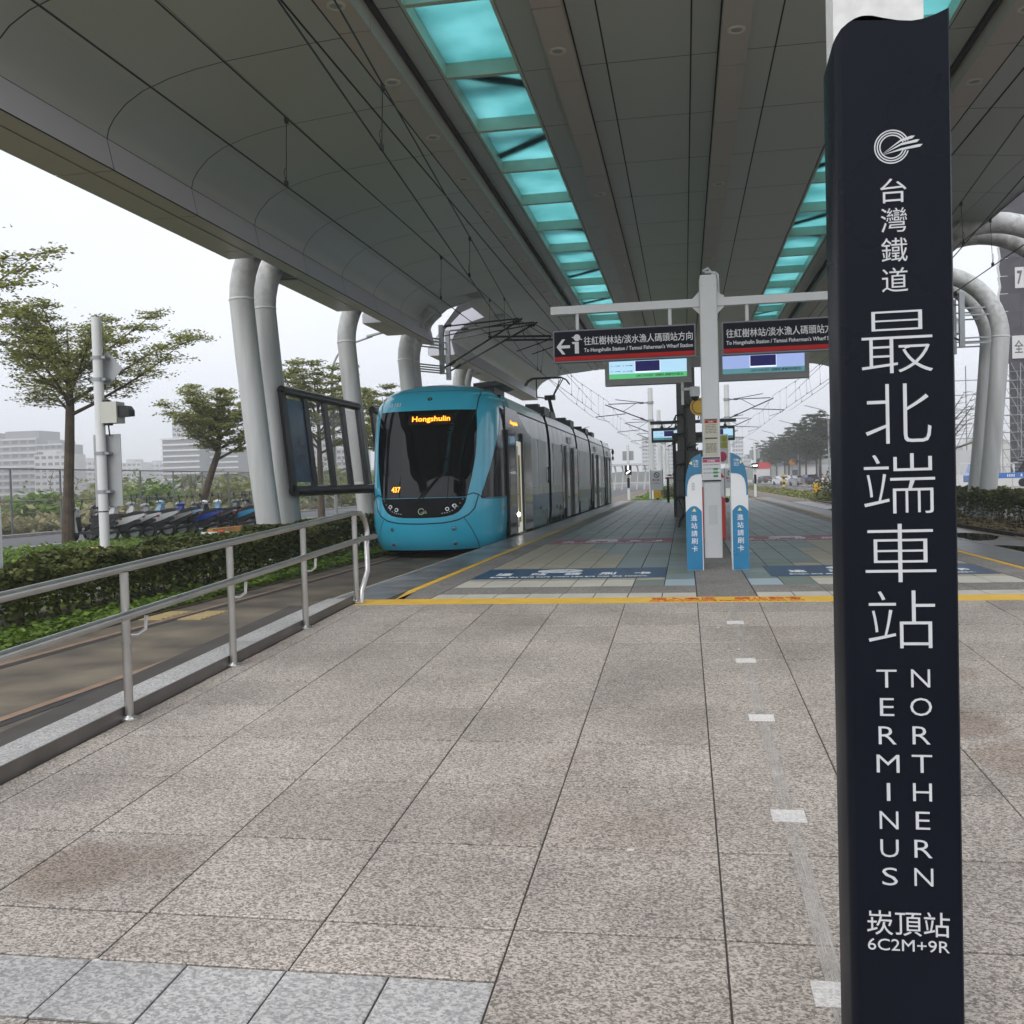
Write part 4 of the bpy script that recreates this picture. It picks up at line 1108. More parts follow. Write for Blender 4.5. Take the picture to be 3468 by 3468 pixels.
for i in range(n + 1):
    x = .372 + (.601 - .372) * i / n; out.append((x, 2.4))
out += [(.605, 2.406), (.605, 2.575)] + [(.601 - (.601 - .365) * i / 12, 2.588) for i in range(13)] + [(.357, 2.58), (.357, 2.425), (.362, 2.412)]
N_ = len(out)
vs = [(x, y, -.05) for x, y in out] + [(x, y, wav(max(.352, x)) - (y - 2.4) * (.1 if x < .4 else .02)) for x, y in out]
fs = [(i, (i + 1) % N_, (i + 1) % N_ + N_, i + N_) for i in range(N_)] + [tuple(range(N_, 2 * N_))]
q.add(vs, fs); q.obj('shell', M_pyl, t, smooth=True, ang=25)
yF = 2.4
for _q in M_pyl.node_tree.nodes:
    if _q.type == 'MAP_RANGE': _q.inputs[1].default_value = .35; _q.inputs[2].default_value = .65; _q.inputs[3].default_value = .22; _q.inputs[4].default_value = .52
def let(ch, x, z, w_, h_, bold=0., shade=True):
    o = text(ch, M_pylw, t, (x, yF - .0006, z), (1, 0, 0), (0, 0, 1), fit=(w_, h_), bold=bold, ext=.0006, res=3, name='character')
    if shade: text(ch, M_pyle, t, (x - .0014, yF - .0002, z + .0016), (1, 0, 0), (0, 0, 1), fit=(w_, h_), bold=bold, ext=.0003, res=2, name='letter_shade')  # darker offset copy behind each letter paints in the shade of a cut edge
for ch, z in (('台', 2.086), ('灣', 2.02), ('鐵', 1.953), ('道', 1.886)): let(ch, .479, z, .056, .054, -.002)
for ch, z, w_, h_ in (('最', 1.746, .153, .140), ('北', 1.584, .142, .135), ('端', 1.425, .154, .136), ('車', 1.267, .153, .133), ('站', 1.115, .145, .132)): let(ch, .481, z, w_, h_, -.014)
W8 = {'I': .0075, 'T': .044, 'M': .05, 'N': .041, 'O': .047, 'S': .034, 'E': .031, 'R': .039, 'U': .040, 'H': .041}
for i, ch in enumerate('TERMINUS'): let(ch, .446, .979 - .0655 * i, W8[ch], .041, -.008)
for i, ch in enumerate('NORTHERN'): let(ch, .520, .980 - .0655 * i, W8[ch], .041, -.008)
let('崁頂站', .484, .412, .181, .057, .0)
let('6C2M+9R', .484, .361, .179, .027, .0)
# emblem: rings with three wings
q = MB()
ex, ez = .477, 2.184
for r0 in (.038, .0325, .027):
    pts = [(ex + r0 * cos(a), ez + r0 * sin(a)) for a in [radians(18 + 324 * i / 40) for i in range(41)]]
    pin = [(ex + (r0 - .0028) * cos(a), ez + (r0 - .0028) * sin(a)) for a in [radians(18 + 324 * i / 40) for i in range(41)]]
    for i in range(40):
        q.add([(pts[i][0], yF - .001, pts[i][1]), (pts[i + 1][0], yF - .001, pts[i + 1][1]), (pin[i + 1][0], yF - .001, pin[i + 1][1]), (pin[i][0], yF - .001, pin[i][1])], [(0, 1, 2, 3)])
for k, (ax_, az_) in enumerate(((.050, .021), (.060, .012), (.066, .001))):
    P = [(-.020, -.014 - .0015 * k), (.02, az_ - .006), (ax_ - .008, az_), (ax_, az_ - .0005), (ax_ - .006, az_ - .006), (.02, az_ - .0105)]
    q.prism(P, (ex, yF - .0005, ez), (1, 0, 0), (0, 0, 1), (0, -.001, 0))
q.obj('emblem', M_pylw, t, recalc=False)
t = thing('white_post', (.49, 2.55, 0), 'white square steel post rising above the dark pylon', 'post')
q = MB(); q.box(.388, 2.62, -.1, .60, 2.74, 4.4); q.obj('post', mat('spotted_white_paint', (.72, .72, .70), .4, var=.10, vs=28), t)

# ------------------------------------------------------------------ steel handrail on the ramp
t = thing('handrail', (-3.25, 6, .15), 'stainless steel double handrail with kerb bar along the ramp', 'handrail')
hx = -3.19
for i, y in enumerate((2.62, 4.0, 5.40, 6.79, 8.21, 9.58)):
    q = MB(); q.tube([(-3.25, y, rz(y)), (-3.25, y, rz(y) + .87)], .026, 14); o = q.obj('post', M_steel, t, smooth=True)
    q = MB(); q.lathe((-3.25, y, rz(y) + .0), [(.055, 0), (.055, .012), (.045, .022), (.028, .03)], 16); q.obj('base_cap', mat('polished_cap', (.7, .7, .68), .2, .9, var=0) if i == 0 else bpy.data.materials['polished_cap'], o, smooth=True)
    if i < 5:
        q = MB(); q.tube([(-3.25, y, rz(y) + .50), (-3.21, y + .05, rz(y) + .495), (-3.19, y + .11, rz(y) + .52), (-3.19, y + .125, rz(y) + .60)], .011, 8); q.obj('hook_bracket', M_steel, o, smooth=True)
q = MB()
top = [(-3.25, y, rz(y) + .895) for y in (1.2, 3, 5, 7, 9.2)] + [(-3.25, 9.50, rz(9.45) + .90), (-3.245, 9.75, rz(9.45) + .89), (-3.24, 9.88, rz(9.45) + .82), (-3.23, 9.92, rz(9.45) + .70), (-3.22, 9.86, rz(9.45) + .56), (-3.2, 9.8, rz(9.45) + .3), (-3.2, 9.6, rz(9.45) + .12), (-3.2, 9.58, PZ)]
q.tube(top, .0265, 14); q.obj('top_rail', M_steel, t, smooth=True, ang=60)
q = MB(); q.tube([(hx, y, rz(y) + .63) for y in (1.2, 3, 5, 7, 9.2)] + [(hx, 9.6, rz(9.6) + .63), (hx, 10.05, rz(9.9) + .62)], .0265, 14); q.obj('lower_rail', M_steel, t, smooth=True)
q = MB(); q.hexa([(-3.285, 1.2, rz(1.2)), (-3.275, 1.2, rz(1.2)), (-3.275, 9.55, rz(9.55) - .0), (-3.285, 9.55, rz(9.55)), (-3.285, 1.2, rz(1.2) + .085), (-3.275, 1.2, rz(1.2) + .085), (-3.275, 9.55, rz(9.55) + .075), (-3.285, 9.55, rz(9.55) + .075)])
q.obj('kerb_bar', mat('dull_steel_bar', (.15, .135, .125), .42, .5, var=.2, vs=4), t)
# ------------------------------------------------------------------ the tram
M_cyan = mat('tram_cyan', (.06, .54, .76), .22, var=.06, vs=1.1, coat=.5)
M_cyan_d = mat('tram_cyan_roof', (.03, .31, .44), .3, var=.10, vs=1.5, coat=.2)
M_tblk = mat('tram_black_gloss', (.005, .006, .007), .14, var=0, spec=.28)
M_seam = mat('tram_seam', (.006, .008, .010), .6, var=0)
M_led = mat('amber_led', (1.0, .30, .02), .5, var=0, emit=2.2)
M_ledb = mat('led_board', (.02, .012, .008), .3, var=0)
M_wind = mat('tram_windscreen', (.003, .004, .005), .04, var=0, spec=.36)
def wrapmat():
    m = bpy.data.materials.new('tram_wrap'); m.use_nodes = True; t = m.node_tree; L = t.links.new; p = t.nodes['Principled BSDF']
    p.inputs['Roughness'].default_value = .27; p.inputs['Specular IOR Level'].default_value = .45
    tc = t.nodes.new('ShaderNodeTexCoord'); sp = t.nodes.new('ShaderNodeSeparateXYZ'); L(tc.outputs['Object'], sp.inputs[0])
    nz = t.nodes.new('ShaderNodeTexNoise'); nz.inputs['Scale'].default_value = .8; nz.inputs['Detail'].default_value = 3
    mp = t.nodes.new('ShaderNodeMapping'); mp.inputs['Scale'].default_value = (1, 2.2, .35); L(tc.outputs['Object'], mp.inputs[0]); L(mp.outputs[0], nz.inputs['Vector'])
    r = t.nodes.new('ShaderNodeValToRGB'); e = r.color_ramp.elements
    e[0].position = .05; e[0].color = (.018, .075, .05, 1); e[1].position = .17; e[1].color = (.02, .11, .10, 1)
    for pos, c in ((.23, (.02, .10, .19)), (.315, (.025, .12, .26)), (.322, (.36, .39, .40)), (.42, (.46, .49, .50)), (.8, (.60, .62, .63)), (.86, (.68, .70, .71))):
        x = e.new(pos); x.color = (*c, 1)
    mr = t.nodes.new('ShaderNodeMapRange'); mr.inputs[2].default_value = 3.6; L(sp.outputs[2], mr.inputs[0]); L(mr.outputs[0], r.inputs[0])
    mx = t.nodes.new('ShaderNodeMixRGB'); mx.blend_type = 'MULTIPLY'; mx.inputs[0].default_value = .65
    r2 = t.nodes.new('ShaderNodeValToRGB'); r2.color_ramp.elements[0].position = .3; r2.color_ramp.elements[0].color = (.55, .6, .6, 1); r2.color_ramp.elements[1].position = .65; r2.color_ramp.elements[1].color = (1.15, 1.15, 1.15, 1)
    L(nz.outputs['Fac'], r2.inputs[0]); L(r.outputs[0], mx.inputs[1]); L(r2.outputs[0], mx.inputs[2]); L(mx.outputs[0], p.inputs['Base Color'])
    return m
M_wrap = wrapmat()
TX = -5.13
def interp(tab, z):
    if z <= tab[0][0]: return tab[0][1]
    for (a, va), (b, vb) in zip(tab, tab[1:]):
        if z <= b:
            k = (z - a) / (b - a); return va + (vb - va) * k
    return tab[-1][1]
HW = [(.17, 1.20), (.35, 1.28), (.7, 1.32), (1.2, 1.325), (2.3, 1.325), (2.8, 1.30), (3.12, 1.26), (3.33, 1.19), (3.46, 1.05), (3.55, .8), (3.61, .4), (3.64, .02)]
Y0 = [(.17, 19.40), (.3, 19.29), (.5, 19.22), (.8, 19.19), (1.2, 19.23), (1.6, 19.31), (2.0, 19.42), (2.6, 19.60), (2.95, 19.74), (3.12, 19.84), (3.33, 20.04), (3.46, 20.27), (3.55, 20.62), (3.61, 21.1), (3.64, 21.8)]
YE = [(.17, 21.0), (3.1, 21.1), (3.33, 21.5), (3.5, 22.0), (3.64, 22.4)]
PEXP = 2.8
TAIL = {'m': 1, 'o': 0}
def S(t, z, off=0.):
    """nose and side surface: t in degrees across the nose, beyond 90 it runs back 1 m per 90 degrees"""
    def pt(t, z):
        hw = interp(HW, z); ye = interp(YE, z); y0 = interp(Y0, z)
        s = 1 if t >= 0 else -1
        if abs(t) <= 90:
            a = radians(abs(t))
            return Vector((s * hw * sin(a) ** (2 / PEXP), y0 + (ye - y0) * (1 - max(0, cos(a)) ** (2 / PEXP)), z))
        return Vector((s * hw, ye + (abs(t) - 90) / 90, z))
    p = pt(t, z)
    if off:
        e = .5
        du = pt(t + e, z) - pt(t - e, z); dv = pt(t, min(3.64, z + .01)) - pt(t, max(.17, z - .01))
        n = du.cross(dv); n.normalize()
        p = p + n * off
    y = p.y
    if TAIL['m'] < 0: y = TAIL['o'] - y
    return Vector((TX + p.x, y, p.z))
def T(x, z):
    hw = interp(HW, z); k = min(1, abs(x) / hw)
    return math.degrees(math.asin(k ** (PEXP / 2))) * (1 if x >= 0 else -1)
def ty(y, z, s=1): return s * (90 + 90 * (y - interp(YE, z)))
def patch(zs, tl, tr, nu, off):
    q = MB()
    vs = []
    for z in zs:
        a, b = tl(z), tr(z)
        for i in range(nu + 1): vs.append(S(a + (b - a) * i / nu, z, off))
    fs = []
    for j in range(len(zs) - 1):
        for i in range(nu):
            k = j * (nu + 1) + i; fs.append((k, k + 1, k + nu + 2, k + nu + 1))
    q.add(vs, fs); return q
def lin(a, b, n): return [a + (b - a) * i / n for i in range(n + 1)]
def ribbon(pts, wd, off):
    """pts (x or t tuple, z) laid on the skin"""
    q = MB(); P = []
    for i in range(len(pts)):
        a = pts[max(0, i - 1)]; b = pts[min(len(pts) - 1, i + 1)]
        P.append((pts[i], S(pts[i][0], pts[i][1], off), S(b[0], b[1], off) - S(a[0], a[1], off)))
    vs = []
    for (tz, p, d) in P:
        e = S(tz[0] + .4, tz[1], off) - S(tz[0] - .4, tz[1], off); v = S(tz[0], min(3.64, tz[1] + .01), off) - S(tz[0], tz[1] - .01, off)
        n = e.cross(v).normalized(); sd = n.cross(d).normalized() * wd / 2
        vs += [p - sd, p + sd]
    fs = [(2 * i, 2 * i + 1, 2 * i + 3, 2 * i + 2) for i in range(len(pts) - 1)]
    q.add(vs, fs); return q
def dens(pts, n=6):
    r = []
    for a, b in zip(pts, pts[1:]):
        for i in range(n): r.append((a[0] + (b[0] - a[0]) * i / n, a[1] + (b[1] - a[1]) * i / n))
    return r + [pts[-1]]
tram = thing('tram', (TX, 19.2, 0), 'cyan fronted low floor tram with silver wrapped sides standing at the left platform', 'tram')
ZS = [.17, .22, .3, .4, .5, .65, .8, 1.0, 1.2, 1.4, 1.6, 1.8, 2.0, 2.2, 2.4, 2.6, 2.8, 2.95, 3.05, 3.12, 3.2, 3.27, 3.33, 3.4, 3.46, 3.51, 3.55, 3.585, 3.61, 3.63, 3.64]
def nose():
    o = patch(ZS, lambda z: -ty(21.75, z) if z < 3.3 else -ty(22.6, z), lambda z: ty(21.75, z) if z < 3.3 else ty(22.6, z), 44, 0).obj('nose_shell', M_cyan, tram, smooth=True, ang=60)
    WS = [(1.215, .872), (1.25, .878), (1.6, .95), (2.0, 1.005), (2.3, 1.02), (2.6, 1.02), (2.97, 1.0)]
    f = lambda z: interp(WS, z)
    q = patch(lin(1.215, 2.97, 22), lambda z: T(-f(z), z), lambda z: T(f(z), z), 30, .006); ws = q.obj('windscreen', M_wind, tram, smooth=True, ang=60)
    MS = [(.815, .02), (.822, .35), (.84, .5), (.87, .63), (.92, .72), (1.0, .79), (1.1, .845), (1.205, .87)]
    g = lambda z: interp(MS, z)
    q = patch([.815, .818, .822, .83, .84, .855, .87, .895, .92, .96, 1.0, 1.05, 1.1, 1.15, 1.205], lambda z: T(-g(z), z), lambda z: T(g(z), z), 30, .006); mk = q.obj('lamp_mask', mat('lamp_mask_black', (.006, .007, .008), .4, var=0, spec=.12), tram, smooth=True, ang=60)
    # seams
    U = [(-1.07, 1.25), (-1.0, .98), (-.9, .86), (-.72, .765), (-.45, .715), (0, .70), (.45, .715), (.72, .765), (.9, .86), (1.0, .98), (1.07, 1.25)]
    q = MB()
    def rb(pts, w_=.02):
        r = ribbon(dens([(T(x, z), z) if ab else (x, z) for x, z, ab in pts]), w_, .004); q.add(r.v, r.f)
    rb([(x, z, 1) for x, z in U], .022)
    for s in (-1, 1):
        rb([(s * 1.07, 1.25, 1), (s * .98, 1.285, 1), (s * .875, 1.25, 1)], .02)
        rb([(s * .82, .80, 1), (s * .93, .60, 1), (s * 1.0, .4, 1), (s * 1.02, .18, 1)], .012)
        rb([(s * 1.0, 2.97, 1), (s * 1.0, 3.2, 1), (s * .97, 3.4, 1), (s * .93, 3.5, 1)], .022)
        rb([(s * 1.07, 1.25, 1), (s * 1.12, 1.18, 1), (s * 1.2, 1.165, 1), (ty(21.3, 1.165, s), 1.165, 0)], .018)
    rb([(-.98, 3.385, 1), (-.5, 3.39, 1), (0, 3.39, 1), (.5, 3.39, 1), (.98, 3.385, 1)], .010)
    q.obj('seam', M_seam, tram)
    PO = [(1.185, T(1.10, 1.2)), (1.3, T(1.12, 1.3)), (1.6, T(1.19, 1.6)), (1.9, T(1.25, 1.9)), (2.2, T(1.285, 2.2)), (2.5, 84), (2.8, 88), (3.0, 90.5), (3.08, 93), (3.12, 98)]
    for s in (-1, 1):
        zz = [1.185, 1.22, 1.3, 1.4, 1.6, 1.8, 2.0, 2.2, 2.4, 2.6, 2.8, 2.95, 3.03, 3.08, 3.12]
        if s > 0: q = patch(zz, lambda z: interp(PO, z), lambda z: ty(21.42, z), 12, .005)
        else: q = patch(zz, lambda z: -ty(21.42, z), lambda z: -interp(PO, z), 12, .005)
        q.obj('cab_window', M_tblk, tram, smooth=True, ang=60)
    return ws, mk
ws, mk = nose()
def onskin(x, z, off): 
    t = T(x, z); p = S(t, z, off); e = (S(t + 1, z, off) - S(t - 1, z, off)).normalized(); v = (S(t, z + .01, off) - S(t, z - .01, off)).normalized()
    return p, e, v
def disc(x, z, r, off, m, name, par, inner=None):
    p, e, v = onskin(x, z, off); n = e.cross(v)
    q = MB(); q.lathe(p, [(0, .012), (r * .8, .012), (r, 0), (r, -.02)], 18, 0, n); o = q.obj(name, m, par, smooth=True)
    if inner:
        q = MB(); q.lathe(p + n * .012, [(0, .006), (r * .55, .004), (r * .6, 0)], 14, 0, n); q.obj('lens', inner, o, smooth=True)
    return o
M_chrome = mat('lamp_chrome', (.6, .62, .63), .15, .9, var=0)
M_rl = mat('red_lens', (.30, .012, .012), .2, var=.1)
for s in (-1, 1):
    disc(s * .65, 1.045, .048, .006, M_chrome, 'headlight', tram, M_glass)
    disc(s * .515, .985, .046, .006, M_chrome, 'headlight', tram, M_tblk)
    disc(s * .63, .595, .052, .0, M_cyan_d, 'marker_lamp', tram, M_chrome)
    disc(s * .63, .292, .050, .0, M_cyan_d, 'tail_lamp', tram, M_rl)
    q = MB()
    for k in range(9):
        a = k / 8; x = s * (.42 + .38 * a); z = .90 + .05 * a + .22 * a ** 3
        p, e, v = onskin(x, z, .008); q.add([p - e * .014 - v * .009, p + e * .014 - v * .009, p + e * .014 + v * .009, p - e * .014 + v * .009], [(0, 1, 2, 3)])
    q.obj('led_strip', M_galv, tram)
p, e, v = onskin(0, .945, .009)
M_logo = mat('pale_green_print', (.38, .46, .30), .4, var=0)
q = MB()
pts = [(.066 * cos(radians(25 + 315 * i / 28)), .066 * sin(radians(25 + 315 * i / 28))) for i in range(29)]
for a, b in zip(pts, pts[1:]):
    q.add([p + e * a[0] + v * a[1], p + e * b[0] + v * b[1], p + e * b[0] * .74 + v * b[1] * .74, p + e * a[0] * .74 + v * a[1] * .74], [(0, 1, 2, 3)])
for k in range(3):
    q.add([p + e * -.03 + v * (-.025 - .004 * k), p + e * (.10 + .01 * k) + v * (.02 - .022 * k), p + e * (.095 + .01 * k) + v * (.006 - .022 * k)], [(0, 1, 2)])
q.obj('emblem', M_logo, tram)
p, e, v = onskin(-.64, 3.11, .008); text('1151', M_sw, tram, p, e, v, fit=(.21, .095), bold=.022)
p, e, v = onskin(.14, 2.775, .012)
q = MB(); q.add([p - e * .47 - v * .11 - e.cross(v) * .004, p + e * .47 - v * .11 - e.cross(v) * .004, p + e * .47 + v * .11 - e.cross(v) * .004, p - e * .47 + v * .11 - e.cross(v) * .004], [(0, 1, 2, 3)]); lb = q.obj('destination_board', M_ledb, tram)
text('Hongshulin', M_led, tram, p + e.cross(v) * .003, e, v, fit=(.78, .15), bold=.012)
p, e, v = onskin(-.53, 1.385, .012); text('437', M_led, tram, p, e, v, fit=(.2, .11), bold=.02)
disc(.06, 3.215, .05, .0, M_tblk, 'front_camera', tram, M_chrome)
q = MB()
pa = [S(T(x, z), z, .03) for x, z in ((-.12, 1.12), (.1, 1.35), (.34, 1.62))]; q.tube(pa, .014, 6)
pa = [S(T(x, z), z, .022) for x, z in ((.0, 1.16), (.2, 1.42), (.5, 1.75))]; q.tube(pa, .009, 5)
pa = [S(T(x, z), z, .02) for x, z in ((.52, 1.2), (.54, 1.7), (.55, 2.3))]; q.tube(pa, .008, 5)
q.obj('wiper', M_rubber, tram)
q = MB()
for s in (-1, 1):
    p = S(ty(20.9 + .3, 1.0, s), .97, .004); q.box(p.x - .008, p.y - .12, .94, p.x + .008, p.y + .0, 1.0)
q.obj('side_lamp', mat('orange_lens', (.5, .16, .02), .3, var=0), tram)
# front interior glimpsed through the glass is dark, so the cab floor and skirt close the body
SEC = [(1.22, .26), (1.29, .4), (1.325, .7), (1.325, 2.3), (1.30, 2.8), (1.262, 3.10)]
ROOF = [(1.258, 3.135), (1.19, 3.33), (1.12, 3.41), (1.05, 3.46), (.8, 3.55), (.4, 3.61), (0, 3.63)]
def loft(pts, y0, y1, name, m, par=None):
    full = [(-x, z) for x, z in pts] if pts[-1][0] > 0 else None
    q = MB()
    if full is None:
        P = pts + [(-x, z) for x, z in pts[-2::-1]]
        strips = [P]
    else: strips = [pts, [(-x, z) for x, z in pts][::-1]]
    for P in strips:
        vs = [(TX + x, y0, z) for x, z in P] + [(TX + x, y1, z) for x, z in P]; n = len(P)
        q.add(vs, [(i + 1, i, i + n, i + n + 1) for i in range(n - 1)])
    return q.obj(name, m, par or tram, smooth=True, ang=50)
M_troof = mat('tram_roof_white', (.74, .75, .76), .3, var=.08, vs=1.2, coat=.2)
segs = [(21.7, 28.35), (28.9, 36.0), (36.55, 41.2), (41.9, 48.6), (49.15, 52.8)]
for i, (a, b) in enumerate(segs):
    loft(SEC, a, b, 'body_side', M_wrap)
    loft(ROOF, a if i else 22.55, b, 'roof', M_troof)
    q = MB(); q.box(TX - 1.2, a, .2, TX + 1.2, a + .03, 3.4); q.box(TX - 1.2, b - .03, .2, TX + 1.2, b, 3.4); q.obj('bulkhead', M_seam, tram)
q = MB(); q.prism([(-1.258, 3.135), (-1.19, 3.33), (-1.05, 3.46), (-.8, 3.55), (-.4, 3.61), (0, 3.632), (.4, 3.61), (.8, 3.55), (1.05, 3.46), (1.19, 3.33), (1.258, 3.135)], (TX, 21.9, -.012), (1, 0, 0), (0, 0, 1), (0, 4.6, 0)); q.obj('roof_cover', M_cyan_d, tram, recalc=True)
for a, b in ((28.35, 28.9), (36.0, 36.55), (41.2, 41.9), (48.6, 49.15)):
    q = MB(); q.prism([(-1.24, .25), (-1.28, .7), (-1.28, 2.3), (-1.25, 2.8), (-1.2, 3.12), (-1.1, 3.36), (-.8, 3.48), (0, 3.55), (.8, 3.48), (1.1, 3.36), (1.2, 3.12), (1.25, 2.8), (1.28, 2.3), (1.28, .7), (1.24, .25)], (TX, a - .02, 0), (1, 0, 0), (0, 0, 1), (0, b - a + .04, 0)); q.obj('gangway_bellows', M_rubber, tram, recalc=True)
q = MB(); q.box(TX - 1.1, 20.6, .06, TX + 1.1, 53.4, .3); q.obj('underframe', M_dark, tram)
q = MB()
for y in (23.6, 25.4, 32, 33.8, 44, 45.8): q.box(TX - .78, y - .3, .0, TX - .66, y + .3, .6); q.box(TX + .66, y - .3, .0, TX + .78, y + .3, .6)
q.obj('wheel', M_dark, tram)
# tail cab
TAIL['m'] = -1; TAIL['o'] = 74.6
patch(ZS, lambda z: -ty(21.75, z), lambda z: ty(21.75, z), 24, 0).obj('rear_shell', M_cyan, tram, smooth=True, ang=60)
zz = [1.2, 1.6, 2.0, 2.4, 2.8, 3.0, 3.1]
for s in (-1, 1):
    q = patch(zz, (lambda z: 55) if s > 0 else (lambda z: -ty(21.4, z)), (lambda z: ty(21.4, z)) if s > 0 else (lambda z: -55), 8, .005); q.obj('cab_window', M_tblk, tram)
TAIL['m'] = 1
q = MB(); q.ball((TX + 1.45, 52.9, 2.95), .12, 8, 0, (.6, .6, 1.3)); q.ball((TX + 1.45, 52.9, 2.62), .1, 8, 0, (.6, .6, 1.2)); q.tube([(TX + 1.25, 52.9, 3.1), (TX + 1.45, 52.9, 3.1), (TX + 1.45, 52.9, 2.5)], .02, 6); q.obj('rear_mirror', M_black, tram)
# doors on the platform side
xs_ = TX + 1.325
M_dglass = mat('door_glass', (.01, .011, .012), .08, var=0, spec=.6)
M_int = mat('tram_interior', (.60, .58, .53), .5, var=.05, emit=.28)
M_int.node_tree.nodes['Principled BSDF'].inputs['Emission Color'].default_value = (.8, .76, .66, 1)  # interior panel glows in place of the lights inside the tram
M_ypole = mat('yellow_panel', (.50, .36, .04), .45, var=.1)
M_lampw = em('door_lamp_white', (1, .97, .88), 12)
def door(y0, y1, o0, o1, first):
    q = MB(); q.box(xs_ - .02, y0, .30, xs_ + .012, y1, 2.68); fo = q.obj('door_frame', M_tblk, tram)
    q = MB(); q.box(xs_ + .011, o0, .32, xs_ + .016, o1, 2.42); q.obj('opening', M_int if first else mat('dim_interior', (.05, .05, .05), .6, var=.2) if 'dim_interior' not in bpy.data.materials else bpy.data.materials['dim_interior'], fo)
    for a, b in ((y0, o0), (o1, y1)):
        q = MB(); q.box(xs_ + .02, a + .02, .33, xs_ + .065, b - .01, 2.62); lf = q.obj('door', M_dglass if first else mat('silver_door', (.42, .44, .45), .25, var=.1) if 'silver_door' not in bpy.data.materials else bpy.data.materials['silver_door'], tram)
        q = MB(); q.box(xs_ + .066, a + .13, .95, xs_ + .07, b - .12, 2.45); q.obj('window', M_dglass, lf)
        q = MB(); q.box(xs_ + .066, b - .06 if a == y0 else a + .03, .36, xs_ + .075, b - .02 if a == y0 else a + .07, 2.6); q.obj('edge_strip', M_galv, lf)
    if first:
        ym = o0 + (o1 - o0) * .62
        q = MB(); q.box(xs_ + .017, ym - .12, .55, xs_ + .03, ym + .1, 2.1); q.obj('yellow_panel', M_ypole, fo)
        q = MB(); q.box(xs_ + .031, ym - .06, 1.62, xs_ + .034, ym + .06, 1.86); q.obj('green_label', M_green, fo)
        q = MB(); q.tube([(xs_ + .05, o0 + .2, .45), (xs_ + .05, o0 + .2, 2.3)], .02, 8); q.obj('grab_pole', M_steel, fo)
        q = MB(); q.ball((xs_ + .06, o0 + .12, .74), .05, 10); q.obj('door_lamp', M_lampw, fo)
        q = MB(); q.box(xs_ + .012, o0, .30, xs_ + .1, o1, .325); q.obj('sill', M_steel, fo)
        q = MB(); q.prism([(21.42, 2.62), (24.75, 2.62), (22.95, 3.10), (21.42, 3.12)], (xs_ - .012, 0, 0), (0, 1, 0), (0, 0, 1), (.03, 0, 0)); q.obj('door_header', M_tblk, tram, recalc=True)
        q = MB(); q.panel((xs_ + .012, 21.75, 2.70), (xs_ + .012, 23.2, 2.70), (xs_ - .0, 23.2, 2.90), (xs_ - .0, 21.75, 2.90), .008); b_ = q.obj('side_display', M_ledb, tram)
        text('Hongshulin', M_led, b_, (xs_ + .022, 22.5, 2.80), (0, 1, 0), (-.06, 0, 1), fit=(.95, .11), bold=.014)
    else:
        q = MB(); q.box(xs_ - .01, (o0 + o1) / 2 - .5, 2.74, xs_ + .012, (o0 + o1) / 2 + .5, 2.95); q.obj('lamp_panel', M_white, fo)
        q = MB(); q.box(xs_ + .01, y0 - .75, .62, xs_ + .014, y0 + .0, 2.66); q.obj('side_window', M_dglass, tram)
door(21.45, 24.78, 22.45, 23.42, True)
door(32.4, 35.7, 33.2, 34.5, False)
door(42.3, 45.6, 43.2, 44.5, False)
door(50.0, 52.5, 50.8, 51.6, False)
# side windows under the wrap, seams, hatch, small things on the side
for a, b in ((25.0, 26.0), (26.4, 27.9), (29.4, 31.3), (37.0, 40.7), (46.2, 48.2)):
    q = MB(); q.box(xs_ - .02, a, 1.35, xs_ + .006, b, 2.6); q.obj('side_window', mat('wrapped_window', (.38, .40, .41), .3, var=.25, vs=.9, spec=.35) if 'wrapped_window' not in bpy.data.materials else bpy.data.materials['wrapped_window'], tram)
q = MB()
for a, b in segs: q.box(xs_ - .075, a, 3.105, xs_ - .055, b, 3.135)
q.obj('gutter', M_seam, tram)
for (y0, y1) in ((24.9, 27.6), (36.9, 40.0), (46.3, 48)):
    q = MB(); q.box(xs_ - .02, y0, .30, xs_ + .018, y1, .74); q.obj('hatch', mat('hatch_teal', (.015, .11, .11), .3, var=.2) if 'hatch_teal' not in bpy.data.materials else bpy.data.materials['hatch_teal'], tram)
q = MB()
R2_ = random.Random(3)
for k in range(40):
    y = R2_.choice((R2_.uniform(26.5, 28.3), R2_.uniform(28.95, 32), R2_.uniform(36.7, 41)));
    h = R2_.uniform(.15, .42); q.add([(xs_ + .02, y, .28), (xs_ + .02, y + .03, .28), (xs_ + .02, y + R2_.uniform(-.05, .08), .3 + h)], [(0, 1, 2)])
    if k % 3 == 0: q.box(xs_ + .0, y, .3 + h, xs_ + .021, y + .03, .42 + h)
q.obj('reed_print', mat('reed_print', (.20, .20, .10), .5, var=.3), tram)
q = MB(); q.tube([(xs_ + .03, 28.12, 1.45), (xs_ + .05, 28.1, 1.55), (xs_ + .05, 28.1, 1.8), (xs_ + .03, 28.12, 1.88)], .03, 8); q.obj('handle', M_black, tram)
